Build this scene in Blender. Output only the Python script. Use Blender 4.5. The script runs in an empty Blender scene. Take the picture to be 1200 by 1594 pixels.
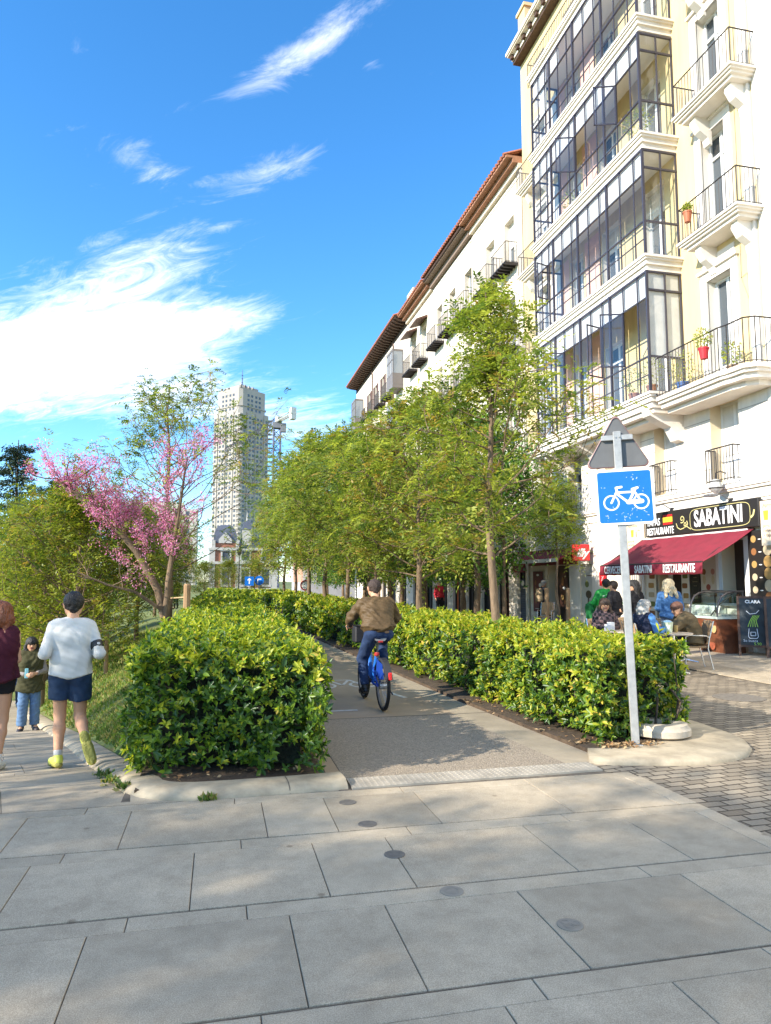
import bpy, math, random
import numpy as np
from mathutils import Vector, Matrix
R_ = math.radians
scene = bpy.context.scene
COL = scene.collection

# ---------------------------------------------------------------- camera
H_CAM = 1.7
YAW, PITCH = R_(13.123), R_(5.557)
cam_d = bpy.data.cameras.new('camera')
cam = bpy.data.objects.new('camera', cam_d); COL.objects.link(cam)
cam.location = (0, 0, H_CAM)
cam.rotation_euler = (R_(90) + PITCH, 0, -YAW)
cam_d.sensor_fit = 'AUTO'; cam_d.sensor_width = 36.0
cam_d.lens = 36.0 * 1110 / 1594
cam_d.clip_start = 0.05; cam_d.clip_end = 6000
scene.camera = cam

# ---------------------------------------------------------------- light
SUN_EL = R_(27)
LX, LY = 0.95, 0.31                       # where the light travels, on the ground plane
_n = math.hypot(LX, LY); LX /= _n; LY /= _n
sun_vec = Vector((-LX * math.cos(SUN_EL), -LY * math.cos(SUN_EL), math.sin(SUN_EL)))
sd = bpy.data.lights.new('sun', 'SUN'); sd.energy = 3.7; sd.angle = R_(0.5); sd.color = (1.0, 0.91, 0.775)
sun = bpy.data.objects.new('sun', sd); COL.objects.link(sun)
sun.rotation_euler = sun_vec.to_track_quat('Z', 'Y').to_euler()
sun.location = (-20, -10, 30)
scene.view_settings.view_transform = 'Standard'
scene.view_settings.look = 'None'
scene.view_settings.exposure = 1.36
scene.view_settings.gamma = 1.0

world = bpy.data.worlds.new('World'); scene.world = world; world.use_nodes = True
def build_world():
    nt = world.node_tree; N = nt.nodes; L = nt.links
    N.clear()
    out = N.new('ShaderNodeOutputWorld'); bg = N.new('ShaderNodeBackground')
    sky = N.new('ShaderNodeTexSky'); sky.sky_type = 'NISHITA'; sky.sun_disc = False
    sky.sun_elevation = SUN_EL; sky.sun_rotation = math.atan2(-LX, -LY) % (2 * math.pi)
    sky.altitude = 650; sky.air_density = 1.0; sky.dust_density = 0.1; sky.ozone_density = 3.0
    hs = N.new('ShaderNodeHueSaturation'); hs.inputs['Hue'].default_value = 0.497
    hs.inputs['Saturation'].default_value = 1.2; hs.inputs['Value'].default_value = 1.0
    tn = N.new('ShaderNodeMix'); tn.data_type = 'RGBA'; tn.blend_type = 'MULTIPLY'; tn.inputs['Factor'].default_value = 1.0
    tn.inputs['B'].default_value = SKY_TINT
    L.new(sky.outputs[0], tn.inputs['A']); L.new(tn.outputs['Result'], hs.inputs['Color'])
    tc = N.new('ShaderNodeTexCoord')
    sep = N.new('ShaderNodeSeparateXYZ'); L.new(tc.outputs['Generated'], sep.inputs[0])
    def m(op, a, b=None, c=None):
        n = N.new('ShaderNodeMath'); n.operation = op
        for i, v in enumerate((a, b, c)):
            if v is None: continue
            if isinstance(v, (int, float)): n.inputs[i].default_value = v
            else: L.new(v, n.inputs[i])
        return n.outputs[0]
    dx, dy, dz = sep.outputs[0], sep.outputs[1], sep.outputs[2]
    # azimuth from north and elevation of the direction: a place in the sky
    az = m('ARCTAN2', dx, dy)
    el = m('ARCSINE', dz)
    # cloud layer coordinates: a flat deck of cirrus overhead
    zz = m('MAXIMUM', m('ADD', dz, 0.10), 0.02)
    px = m('DIVIDE', dx, zz); py = m('DIVIDE', dy, zz)
    cmb = N.new('ShaderNodeCombineXYZ'); L.new(px, cmb.inputs[0]); L.new(py, cmb.inputs[1])
    vr = N.new('ShaderNodeVectorRotate'); vr.rotation_type = 'Z_AXIS'; vr.inputs['Angle'].default_value = R_(42); L.new(cmb.outputs[0], vr.inputs['Vector'])
    mp = N.new('ShaderNodeMapping'); L.new(vr.outputs[0], mp.inputs[0])
    mp.inputs['Scale'].default_value = (0.55, 1.5, 1.0)
    n1 = N.new('ShaderNodeTexNoise'); L.new(mp.outputs[0], n1.inputs['Vector'])
    n1.inputs['Scale'].default_value = 2.6; n1.inputs['Detail'].default_value = 9
    n1.inputs['Roughness'].default_value = 0.62; n1.inputs['Distortion'].default_value = 0.7
    n2 = N.new('ShaderNodeTexNoise'); L.new(mp.outputs[0], n2.inputs['Vector'])
    n2.inputs['Scale'].default_value = 9.0; n2.inputs['Detail'].default_value = 8
    n2.inputs['Roughness'].default_value = 0.7; n2.inputs['Distortion'].default_value = 1.2
    nz = m('ADD', m('MULTIPLY', n1.outputs[0], 0.52), m('MULTIPLY', n2.outputs[0], 0.48))
    def blob(a0, e0, ra, re, rot, w):
        c, s = math.cos(R_(rot)), math.sin(R_(rot))
        da = m('SUBTRACT', az, R_(a0)); de = m('SUBTRACT', el, R_(e0))
        u = m('DIVIDE', m('ADD', m('MULTIPLY', da, c), m('MULTIPLY', de, s)), R_(ra))
        v = m('DIVIDE', m('SUBTRACT', m('MULTIPLY', de, c), m('MULTIPLY', da, s)), R_(re))
        r2 = m('ADD', m('MULTIPLY', u, u), m('MULTIPLY', v, v))
        return m('MULTIPLY', m('EXPONENT', m('MULTIPLY', r2, -1.0)), w)
    total = None
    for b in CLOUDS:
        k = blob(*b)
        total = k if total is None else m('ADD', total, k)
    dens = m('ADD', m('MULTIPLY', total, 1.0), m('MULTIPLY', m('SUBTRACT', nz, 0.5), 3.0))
    dens = m('SUBTRACT', dens, 0.40)
    mr = N.new('ShaderNodeMapRange'); mr.interpolation_type = 'SMOOTHSTEP'
    mr.inputs['From Min'].default_value = 0.0; mr.inputs['From Max'].default_value = 1.4
    L.new(dens, mr.inputs['Value'])
    # thin clouds stay part blue
    cov = m('MULTIPLY', mr.outputs[0], 0.96)
    mix = N.new('ShaderNodeMix'); mix.data_type = 'RGBA'
    L.new(cov, mix.inputs['Factor'])
    L.new(hs.outputs[0], mix.inputs['A'])
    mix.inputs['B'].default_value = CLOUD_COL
    L.new(mix.outputs['Result'], bg.inputs['Color'])
    bg.inputs['Strength'].default_value = SKY_STRENGTH
    L.new(bg.outputs[0], out.inputs[0])
SKY_STRENGTH = 0.135
SKY_TINT = (0.95, 1.02, 1.10, 1)
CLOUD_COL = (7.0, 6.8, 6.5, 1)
CLOUDS = [  # azimuth, elevation, radius in azimuth and elevation, tilt, weight
    (-15.5, 14.6, 9, 4.2, 8, 1.08), (-8.5, 18.6, 9.5, 3.8, 14, 0.9), (-0.5, 20.0, 6.5, 1.5, 10, 0.72), (-5, 24.2, 8, 2.6, 16, 0.74), (3.4, 31, 6.5, 1.5, 16, 0.80), (-6, 30, 4.5, 1.6, -10, 0.62),
    (6, 38, 8.5, 1.3, 25, 0.86), (11.9, 37.7, 1.5, 0.6, 0, 0.5), (-11.3, 36, 2, 1.5, -40, 0.38), (7.5, 12.5, 9, 3.2, 0, 0.75), (-3, 14.5, 7, 3.2, 0, 0.7), (1.5, 27.2, 4, 0.6, 12, 0.45),
    (0, 84, 250, 24, 0, 1.0), (150, 35, 60, 32, 0, 1.2), (-130, 45, 45, 25, 0, 1.0), (80, 50, 35, 20, 0, 0.8), (-70, 22, 25, 9, 0, 0.8)]  # this row: unseen clouds added overhead and behind to whiten the shade
build_world()

# ---------------------------------------------------------------- helpers: materials
def lin(r, g, b):
    f = lambda v: (v / 255 / 12.92) if v / 255 <= 0.04045 else ((v / 255 + 0.055) / 1.055) ** 2.4
    return (f(r), f(g), f(b))
MATS = {}
def mat(name, col, rough=0.75, metal=0.0, var=0.0, scale=4.0, bump=0.0, bscale=60.0, spec=0.5, trans=0.0, detail=6, col2=None, stretch=(1, 1, 1), coat=0.0):
    """Principled surface with colour variation and bump from noise in world position."""
    if name in MATS: return MATS[name]
    ma = bpy.data.materials.new(name); ma.use_nodes = True
    nt = ma.node_tree; N = nt.nodes; L = nt.links
    bs = N['Principled BSDF']; out = N['Material Output']
    c = tuple(col) + (1,)
    bs.inputs['Base Color'].default_value = c
    bs.inputs['Roughness'].default_value = rough
    bs.inputs['Metallic'].default_value = metal
    bs.inputs['Specular IOR Level'].default_value = spec
    bs.inputs['Coat Weight'].default_value = coat
    if var or bump:
        g = N.new('ShaderNodeNewGeometry')
        mp = N.new('ShaderNodeMapping'); mp.inputs['Scale'].default_value = stretch
        L.new(g.outputs['Position'], mp.inputs[0])
    if var:
        no = N.new('ShaderNodeTexNoise'); no.inputs['Scale'].default_value = scale; no.inputs['Detail'].default_value = detail
        no.inputs['Roughness'].default_value = 0.65
        L.new(mp.outputs[0], no.inputs['Vector'])
        rp = N.new('ShaderNodeValToRGB')
        d = col2 if col2 else tuple(max(0, v * (1 - var)) for v in col)
        e = tuple(min(1, v * (1 + var * 0.7)) for v in col)
        rp.color_ramp.elements[0].position = 0.32; rp.color_ramp.elements[0].color = tuple(d) + (1,)
        rp.color_ramp.elements[1].position = 0.68; rp.color_ramp.elements[1].color = e + (1,)
        L.new(no.outputs[0], rp.inputs[0]); L.new(rp.outputs[0], bs.inputs['Base Color'])
    if bump:
        nb = N.new('ShaderNodeTexNoise'); nb.inputs['Scale'].default_value = bscale; nb.inputs['Detail'].default_value = 4
        L.new(mp.outputs[0], nb.inputs['Vector'])
        bp = N.new('ShaderNodeBump'); bp.inputs['Strength'].default_value = bump; bp.inputs['Distance'].default_value = 0.02
        L.new(nb.outputs[0], bp.inputs['Height']); L.new(bp.outputs[0], bs.inputs['Normal'])
    if trans:
        tb = N.new('ShaderNodeBsdfTranslucent')
        tb.inputs['Color'].default_value = (min(1, col[0] * 1.5), min(1, col[1] * 1.5), col[2] * 0.8, 1)
        mx = N.new('ShaderNodeMixShader'); mx.inputs[0].default_value = trans
        L.new(bs.outputs[0], mx.inputs[1]); L.new(tb.outputs[0], mx.inputs[2]); L.new(mx.outputs[0], out.inputs[0])
    MATS[name] = ma
    return ma
def glass_mat(name, tint=(0.97, 0.985, 1.0), refl=1.0):
    if name in MATS: return MATS[name]
    ma = bpy.data.materials.new(name); ma.use_nodes = True
    nt = ma.node_tree; N = nt.nodes; L = nt.links; N.clear()
    out = N.new('ShaderNodeOutputMaterial'); tr = N.new('ShaderNodeBsdfTransparent'); gl = N.new('ShaderNodeBsdfGlossy')
    tr.inputs[0].default_value = tint + (1,); gl.inputs['Roughness'].default_value = 0.02
    fr = N.new('ShaderNodeLayerWeight'); fr.inputs[0].default_value = 0.5
    pw = N.new('ShaderNodeMath'); pw.operation = 'POWER'; pw.inputs[1].default_value = 4.0; L.new(fr.outputs['Facing'], pw.inputs[0])
    mm = N.new('ShaderNodeMath'); mm.operation = 'MULTIPLY_ADD'; mm.inputs[1].default_value = 0.8 * refl; mm.inputs[2].default_value = 0.06 * refl; mm.use_clamp = True
    L.new(pw.outputs[0], mm.inputs[0])
    mx = N.new('ShaderNodeMixShader'); L.new(mm.outputs[0], mx.inputs[0]); L.new(tr.outputs[0], mx.inputs[1]); L.new(gl.outputs[0], mx.inputs[2])
    L.new(mx.outputs[0], out.inputs[0]); MATS[name] = ma
    return ma

# ---------------------------------------------------------------- helpers: mesh building
class MB:
    def __init__(self): self.v = []; self.f = []; self.m = []
    def add(self, vs, fs, mi=0, M=None):
        o = len(self.v)
        if M is not None: vs = [tuple(M @ Vector(p)) for p in vs]
        self.v += [tuple(p) for p in vs]
        for f in fs: self.f.append(tuple(i + o for i in f)); self.m.append(mi)
        return self
    def box(self, x0, x1, y0, y1, z0, z1, mi=0, M=None):
        if x1 < x0: x0, x1 = x1, x0
        if y1 < y0: y0, y1 = y1, y0
        if z1 < z0: z0, z1 = z1, z0
        vs = [(x0, y0, z0), (x1, y0, z0), (x1, y1, z0), (x0, y1, z0), (x0, y0, z1), (x1, y0, z1), (x1, y1, z1), (x0, y1, z1)]
        fs = [(0, 3, 2, 1), (4, 5, 6, 7), (0, 1, 5, 4), (1, 2, 6, 5), (2, 3, 7, 6), (3, 0, 4, 7)]
        return self.add(vs, fs, mi, M)
    def bbox(self, x0, x1, y0, y1, z0, z1, b=0.02, mi=0, M=None):
        """box with chamfered vertical and top edges"""
        def ring(i, z): return [(x0 + i, y0 + i + b, z), (x0 + i + b, y0 + i, z), (x1 - i - b, y0 + i, z), (x1 - i, y0 + i + b, z), (x1 - i, y1 - i - b, z), (x1 - i - b, y1 - i, z), (x0 + i + b, y1 - i, z), (x0 + i, y1 - i - b, z)]
        return self.loft([ring(b, z0), ring(0, z0 + b), ring(0, z1 - b), ring(b, z1)], mi, M)
    def loft(self, rings, mi=0, M=None, cap=True, closed=True):
        n = len(rings[0]); vs = [p for r in rings for p in r]; fs = []
        for k in range(len(rings) - 1):
            for i in range(n if closed else n - 1):
                j = (i + 1) % n
                fs.append((k * n + i, k * n + j, (k + 1) * n + j, (k + 1) * n + i))
        if cap:
            fs.append(tuple(reversed(range(n)))); fs.append(tuple(range((len(rings) - 1) * n, len(rings) * n)))
        return self.add(vs, fs, mi, M)
    def quad(self, a, b, c, d, mi=0, M=None): return self.add([a, b, c, d], [(0, 1, 2, 3)], mi, M)
    def tube(self, pts, r, n=6, mi=0, M=None, cap=True):
        pts = [Vector(p) for p in pts]
        if not isinstance(r, (list, tuple)): r = [r] * len(pts)
        rings = []; up = None
        for i, p in enumerate(pts):
            d = (pts[min(i + 1, len(pts) - 1)] - pts[max(i - 1, 0)])
            if d.length < 1e-9: d = Vector((0, 0, 1))
            d.normalize()
            if up is None:
                up = Vector((0, 0, 1)) if abs(d.z) < 0.9 else Vector((1, 0, 0))
            s = d.cross(up)
            if s.length < 1e-6: s = d.orthogonal()
            s.normalize(); up = s.cross(d)
            rings.append([tuple(p + (s * math.cos(2 * math.pi * k / n) + up * math.sin(2 * math.pi * k / n)) * r[i]) for k in range(n)])
        return self.loft(rings, mi, M, cap)
    def lathe(self, prof, c=(0, 0, 0), n=16, mi=0, M=None, cap=True):
        rings = [[(c[0] + r * math.cos(2 * math.pi * k / n), c[1] + r * math.sin(2 * math.pi * k / n), c[2] + z) for k in range(n)] for r, z in prof]
        return self.loft(rings, mi, M, cap)
    def prism(self, poly, t0, t1, plane='XZ', mi=0, M=None):
        """extrude a 2-D outline: plane XZ along Y, YZ along X, XY along Z"""
        def P(u, v, t):
            return {'XZ': (u, t, v), 'YZ': (t, u, v), 'XY': (u, v, t)}[plane]
        a = [P(u, v, t0) for u, v in poly]; b = [P(u, v, t1) for u, v in poly]
        return self.loft([a, b], mi, M)
    def ring(self, c, r0, r1, z0, z1, n=24, mi=0, M=None):
        rr = [(r0, z0), (r1, z0), (r1, z1), (r0, z1)]
        vs = []; fs = []
        for k in range(n):
            a = 2 * math.pi * k / n
            for r, z in rr: vs.append((c[0] + r * math.cos(a), c[1] + r * math.sin(a), c[2] + z))
        for k in range(n):
            j = (k + 1) % n
            for i in range(4):
                i2 = (i + 1) % 4
                fs.append((k * 4 + i, j * 4 + i, j * 4 + i2, k * 4 + i2))
        return self.add(vs, fs, mi, M)
    def sphere(self, c, r, n=10, mi=0, M=None, s=(1, 1, 1)):
        rings = []
        for i in range(1, n):
            t = math.pi * i / n
            rings.append([(c[0] + s[0] * r * math.sin(t) * math.cos(2 * math.pi * k / (n + 2)), c[1] + s[1] * r * math.sin(t) * math.sin(2 * math.pi * k / (n + 2)), c[2] - s[2] * r * math.cos(t)) for k in range(n + 2)])
        return self.loft(rings, mi, M)
    def build(self, name, mats, parent=None, smooth=False, loc=None):
        me = bpy.data.meshes.new(name)
        me.from_pydata(self.v, [], self.f); 
        if not isinstance(mats, (list, tuple)): mats = [mats]
        for x in mats: me.materials.append(x)
        if any(self.m): me.polygons.foreach_set('material_index', self.m)
        fix_normals(me)
        if smooth: set_smooth(me, smooth)
        me.update()
        o = bpy.data.objects.new(name, me); COL.objects.link(o)
        if parent: o.parent = parent
        if loc: o.location = loc
        return o
import bmesh
def fix_normals(me):
    bm = bmesh.new(); bm.from_mesh(me); bmesh.ops.recalc_face_normals(bm, faces=bm.faces); bm.to_mesh(me); bm.free()
def set_smooth(me, ang):
    me.polygons.foreach_set('use_smooth', [True] * len(me.polygons))
    a = 40 if ang is True else ang
    try: me.set_sharp_from_angle(angle=R_(a))
    except Exception: pass
def tag(o, label, cat, group=None, kind=None):
    o['label'] = label; o['category'] = cat
    if group: o['group'] = group
    if kind: o['kind'] = kind
    return o
def structure(o): o['kind'] = 'structure'; return o
def empty(name, loc=(0, 0, 0), rz=0, label=None, cat=None, group=None):
    o = bpy.data.objects.new(name, None); COL.objects.link(o); o.location = loc; o.rotation_euler = (0, 0, rz); o.empty_display_size = 0.1
    if label: tag(o, label, cat, group)
    return o
def kids(o): return [c for c in bpy.data.objects if c.parent is o]
def copy_tree(o, parent=None):
    c = o.copy(); COL.objects.link(c)
    if parent: c.parent = parent
    for ch in kids(o): copy_tree(ch, c)
    return c
FACE_STREET = Matrix(((0, 0, -1), (-1, 0, 0), (0, 1, 0))).to_4x4()     # flat artwork turned to face -X
FACE_SOUTH = Matrix(((1, 0, 0), (0, 0, -1), (0, 1, 0))).to_4x4()       # flat artwork turned to face -Y
def place(M, loc): return Matrix.Translation(Vector(loc)) @ M
def lettering(body, size, ma, parent, M, xs=1.0, shear=0.0, align='CENTER', ext=0.004, name='lettering', spacing=1.0, bold=0.0):
    cu = bpy.data.curves.new('txt', 'FONT'); cu.body = body; cu.size = size; cu.align_x = align; cu.align_y = 'CENTER'
    cu.shear = shear; cu.extrude = ext; cu.space_character = spacing; cu.offset = bold; cu.resolution_u = 3
    ob = bpy.data.objects.new('txt', cu); COL.objects.link(ob)
    dg = bpy.context.evaluated_depsgraph_get()
    me = bpy.data.meshes.new_from_object(ob.evaluated_get(dg))
    bpy.data.objects.remove(ob); bpy.data.curves.remove(cu)
    me.transform(M @ Matrix.Diagonal((xs, 1, 1, 1))); me.name = name
    me.materials.clear(); me.materials.append(ma)
    o = bpy.data.objects.new(name, me); COL.objects.link(o)
    if parent: o.parent = parent
    return o
def stroke(mb, pts, w, t=0.003, z=0.0, mi=0, M=None, dots=True):
    """flat painted line in the artwork plane"""
    for a, b in zip(pts[:-1], pts[1:]):
        d = Vector((b[0] - a[0], b[1] - a[1]));
        if d.length < 1e-6: continue
        d.normalize(); n = Vector((-d.y, d.x)) * w / 2
        poly = [(a[0] + n.x, a[1] + n.y), (a[0] - n.x, a[1] - n.y), (b[0] - n.x, b[1] - n.y), (b[0] + n.x, b[1] + n.y)]
        mb.prism(poly, z, z + t, 'XY', mi, M)
    if dots:
        for k, p in enumerate(pts):
            mb.prism([(p[0] + w / 2 * math.cos(2 * math.pi * i / 10), p[1] + w / 2 * math.sin(2 * math.pi * i / 10)) for i in range(10)], z - 0.0002 * (k % 2 + 1), z + t - 0.0003 * (k % 3 + 1), 'XY', mi, M)
    return mb
def np_mesh(name, V, F, mi, mats, parent=None, smooth=False):
    """fast mesh from arrays; F is (n,k)"""
    me = bpy.data.meshes.new(name); n, k = F.shape
    me.vertices.add(len(V)); me.vertices.foreach_set('co', V.astype(np.float32).ravel())
    me.loops.add(n * k); me.loops.foreach_set('vertex_index', F.astype(np.int32).ravel())
    me.polygons.add(n); me.polygons.foreach_set('loop_start', (np.arange(n) * k).astype(np.int32))
    if mats:
        for x in (mats if isinstance(mats, (list, tuple)) else [mats]): me.materials.append(x)
    if mi is not None: me.polygons.foreach_set('material_index', mi.astype(np.int32))
    if smooth: me.polygons.foreach_set('use_smooth', np.ones(n, bool))
    me.update(calc_edges=True); me.validate()
    o = bpy.data.objects.new(name, me); COL.objects.link(o)
    if parent: o.parent = parent
    return o
def nrm(a): return a / np.maximum(np.linalg.norm(a, axis=-1, keepdims=True), 1e-9)
LEAF_T = {  # template: x across, y along, z up ; unit length
    'quad': (np.array([(0, 0, 0), (0.22, 0.45, 0.04), (0, 1, -0.03), (-0.22, 0.45, 0.04)]), np.array([(0, 1, 2, 3)])),
    'thin': (np.array([(0, 0, 0), (0.15, 0.45, 0.03), (0, 1, -0.02), (-0.15, 0.45, 0.03)]), np.array([(0, 1, 2, 3)])),
    'fold': (np.array([(0, 0, 0), (0.17, 0.30, 0.07), (0.16, 0.68, 0.05), (0, 1, -0.10), (-0.16, 0.68, 0.05), (-0.17, 0.30, 0.07), (0, 0.35, 0.0), (0, 0.7, -0.02)]),
             np.array([(0, 1, 2, 6), (6, 2, 3, 7), (0, 6, 4, 5), (6, 7, 3, 4)])),
}
LEAF_T['fold'] = (LEAF_T['fold'][0], np.array([(0, 1, 2, 7), (7, 2, 3, 3), (0, 7, 4, 5), (7, 3, 4, 4)]))
LEAF_T['fold'] = (np.array([(0, 0, 0), (0.19, 0.28, 0.07), (0.17, 0.66, 0.05), (0, 1, -0.10), (-0.17, 0.66, 0.05), (-0.19, 0.28, 0.07)]), np.array([(0, 1, 2, 3), (0, 3, 4, 5)]))
def leaves(name, pos, dirv, nor, size, kind, mi, mats, parent=None):
    T, F = LEAF_T[kind]
    y = nrm(dirv); x = nrm(np.cross(y, nor)); z = np.cross(x, y)
    s = np.asarray(size).reshape(-1, 1, 1)
    V = pos[:, None, :] + s * (T[None, :, 0:1] * x[:, None, :] + T[None, :, 1:2] * y[:, None, :] + T[None, :, 2:3] * z[:, None, :])
    n = len(pos); k = len(T)
    FF = (F[None] + (np.arange(n) * k)[:, None, None]).reshape(-1, F.shape[1])
    return np_mesh(name, V.reshape(-1, 3), FF, np.repeat(mi, len(F)), mats, parent)
# ---------------------------------------------------------------- surface materials
def mat_paving(name, k):
    """flamed granite: fine speckle, broad weathering, small dark gum spots"""
    ma = bpy.data.materials.new(name); ma.use_nodes = True
    nt = ma.node_tree; N = nt.nodes; L = nt.links; bs = N['Principled BSDF']; bs.inputs['Roughness'].default_value = 0.8; bs.inputs['Specular IOR Level'].default_value = 0.25
    g = N.new('ShaderNodeNewGeometry')
    def noise(s, d, rough=0.6):
        n = N.new('ShaderNodeTexNoise'); n.inputs['Scale'].default_value = s; n.inputs['Detail'].default_value = d; n.inputs['Roughness'].default_value = rough; L.new(g.outputs['Position'], n.inputs['Vector']); return n.outputs[0]
    def ramp(v, a, ca, b, cb):
        r = N.new('ShaderNodeValToRGB'); r.color_ramp.elements[0].position = a; r.color_ramp.elements[0].color = ca + (1,); r.color_ramp.elements[1].position = b; r.color_ramp.elements[1].color = cb + (1,); L.new(v, r.inputs[0]); return r.outputs[0]
    def mul(a, b):
        x = N.new('ShaderNodeMix'); x.data_type = 'RGBA'; x.blend_type = 'MULTIPLY'; x.inputs['Factor'].default_value = 1; L.new(a, x.inputs['A']); L.new(b, x.inputs['B']); return x.outputs['Result']
    c = ramp(noise(190, 2), 0.35, tuple(v * k for v in (0.335, 0.28, 0.203)), 0.66, tuple(v * k for v in (0.57, 0.485, 0.362)))
    c = mul(c, ramp(noise(1.1, 8, 0.7), 0.32, (0.78, 0.77, 0.75), 0.66, (1.08, 1.07, 1.05)))
    c = mul(c, ramp(noise(7, 5, 0.7), 0.30, (0.86, 0.85, 0.84), 0.6, (1.03, 1.03, 1.03)))
    v = N.new('ShaderNodeTexVoronoi'); v.inputs['Scale'].default_value = 2.3; v.inputs['Randomness'].default_value = 1.0; L.new(g.outputs['Position'], v.inputs['Vector'])
    c = mul(c, ramp(v.outputs['Distance'], 0.035, (0.62, 0.60, 0.58), 0.06, (1, 1, 1)))
    L.new(c, bs.inputs['Base Color'])
    bp = N.new('ShaderNodeBump'); bp.inputs['Strength'].default_value = 0.25; bp.inputs['Distance'].default_value = 0.01; L.new(noise(240, 2), bp.inputs['Height']); L.new(bp.outputs[0], bs.inputs['Normal'])
    return ma
M_PAVE = [mat_paving('granite_paving_%d' % i, k) for i, k in enumerate((1.0, 0.92, 1.07))]
M_JOINT = mat('joint_mortar', (0.135, 0.112, 0.083), 0.95, var=0.5, scale=8)
M_GRASS_SOIL = mat('grass_soil', (0.11, 0.16, 0.030), 0.95, var=0.5, scale=3.5, bump=0.6, bscale=30, col2=(0.12, 0.10, 0.035))
M_CONC = mat('curb_concrete', (0.42, 0.35, 0.245), 0.85, var=0.32, scale=3.5, bump=0.2, bscale=120, spec=0.25)
M_CONC2 = mat('path_concrete', (0.36, 0.275, 0.185), 0.85, var=0.16, scale=1.2, bump=0.15, bscale=150, spec=0.25)
M_GUT = mat('gutter_concrete', (0.34, 0.285, 0.205), 0.85, var=0.2, scale=2, bump=0.2, bscale=120, spec=0.25)
M_SOIL = mat('bed_soil', (0.075, 0.05, 0.03), 0.95, var=0.5, scale=9, bump=0.8, bscale=25)
M_WHITEPAINT = mat('worn_road_paint', (0.62, 0.58, 0.5), 0.8, var=0.3, scale=14)
M_WHITE = mat('white_paint', (0.8, 0.8, 0.8), 0.5)
M_BLACK = mat('black_paint', (0.012, 0.012, 0.014), 0.45)
M_DARK = mat('dark_interior', (0.012, 0.010, 0.010), 0.8)
M_IRON = mat('dark_iron', (0.022, 0.017, 0.017), 0.55)
M_GALV = mat('galvanised_steel', (0.38, 0.38, 0.365), 0.5, metal=0.4, var=0.18, scale=14)
M_BARK = mat('bark', (0.17, 0.115, 0.07), 0.9, var=0.45, scale=9, bump=0.7, bscale=35, stretch=(1, 1, 0.25))
M_BARKD = mat('dark_bark', (0.085, 0.06, 0.042), 0.9, var=0.4, scale=9, bump=0.7, bscale=35, stretch=(1, 1, 0.25))
M_WOOD = mat('stake_wood', (0.33, 0.20, 0.10), 0.8, var=0.3, scale=6, stretch=(3, 3, 0.4))

def mat_aggregate():
    ma = bpy.data.materials.new('exposed_aggregate'); ma.use_nodes = True
    nt = ma.node_tree; N = nt.nodes; L = nt.links; bs = N['Principled BSDF']; bs.inputs['Roughness'].default_value = 0.85; bs.inputs['Specular IOR Level'].default_value = 0.3
    g = N.new('ShaderNodeNewGeometry'); v = N.new('ShaderNodeTexVoronoi'); v.inputs['Scale'].default_value = 105
    L.new(g.outputs['Position'], v.inputs['Vector'])
    rp = N.new('ShaderNodeValToRGB'); e = rp.color_ramp.elements
    e[0].color = (0.19, 0.155, 0.115, 1); e[1].color = (0.38, 0.315, 0.235, 1); e[1].position = 0.9
    m_ = e.new(0.5); m_.color = (0.285, 0.235, 0.175, 1)
    sp = N.new('ShaderNodeSeparateColor'); L.new(v.outputs['Color'], sp.inputs[0]); L.new(sp.outputs[0], rp.inputs[0])
    L.new(rp.outputs[0], bs.inputs['Base Color'])
    bp = N.new('ShaderNodeBump'); bp.inputs['Strength'].default_value = 0.5; bp.inputs['Distance'].default_value = 0.01
    L.new(v.outputs['Distance'], bp.inputs['Height']); bp.invert = True; L.new(bp.outputs[0], bs.inputs['Normal'])
    return ma
M_AGG = mat_aggregate()

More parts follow.
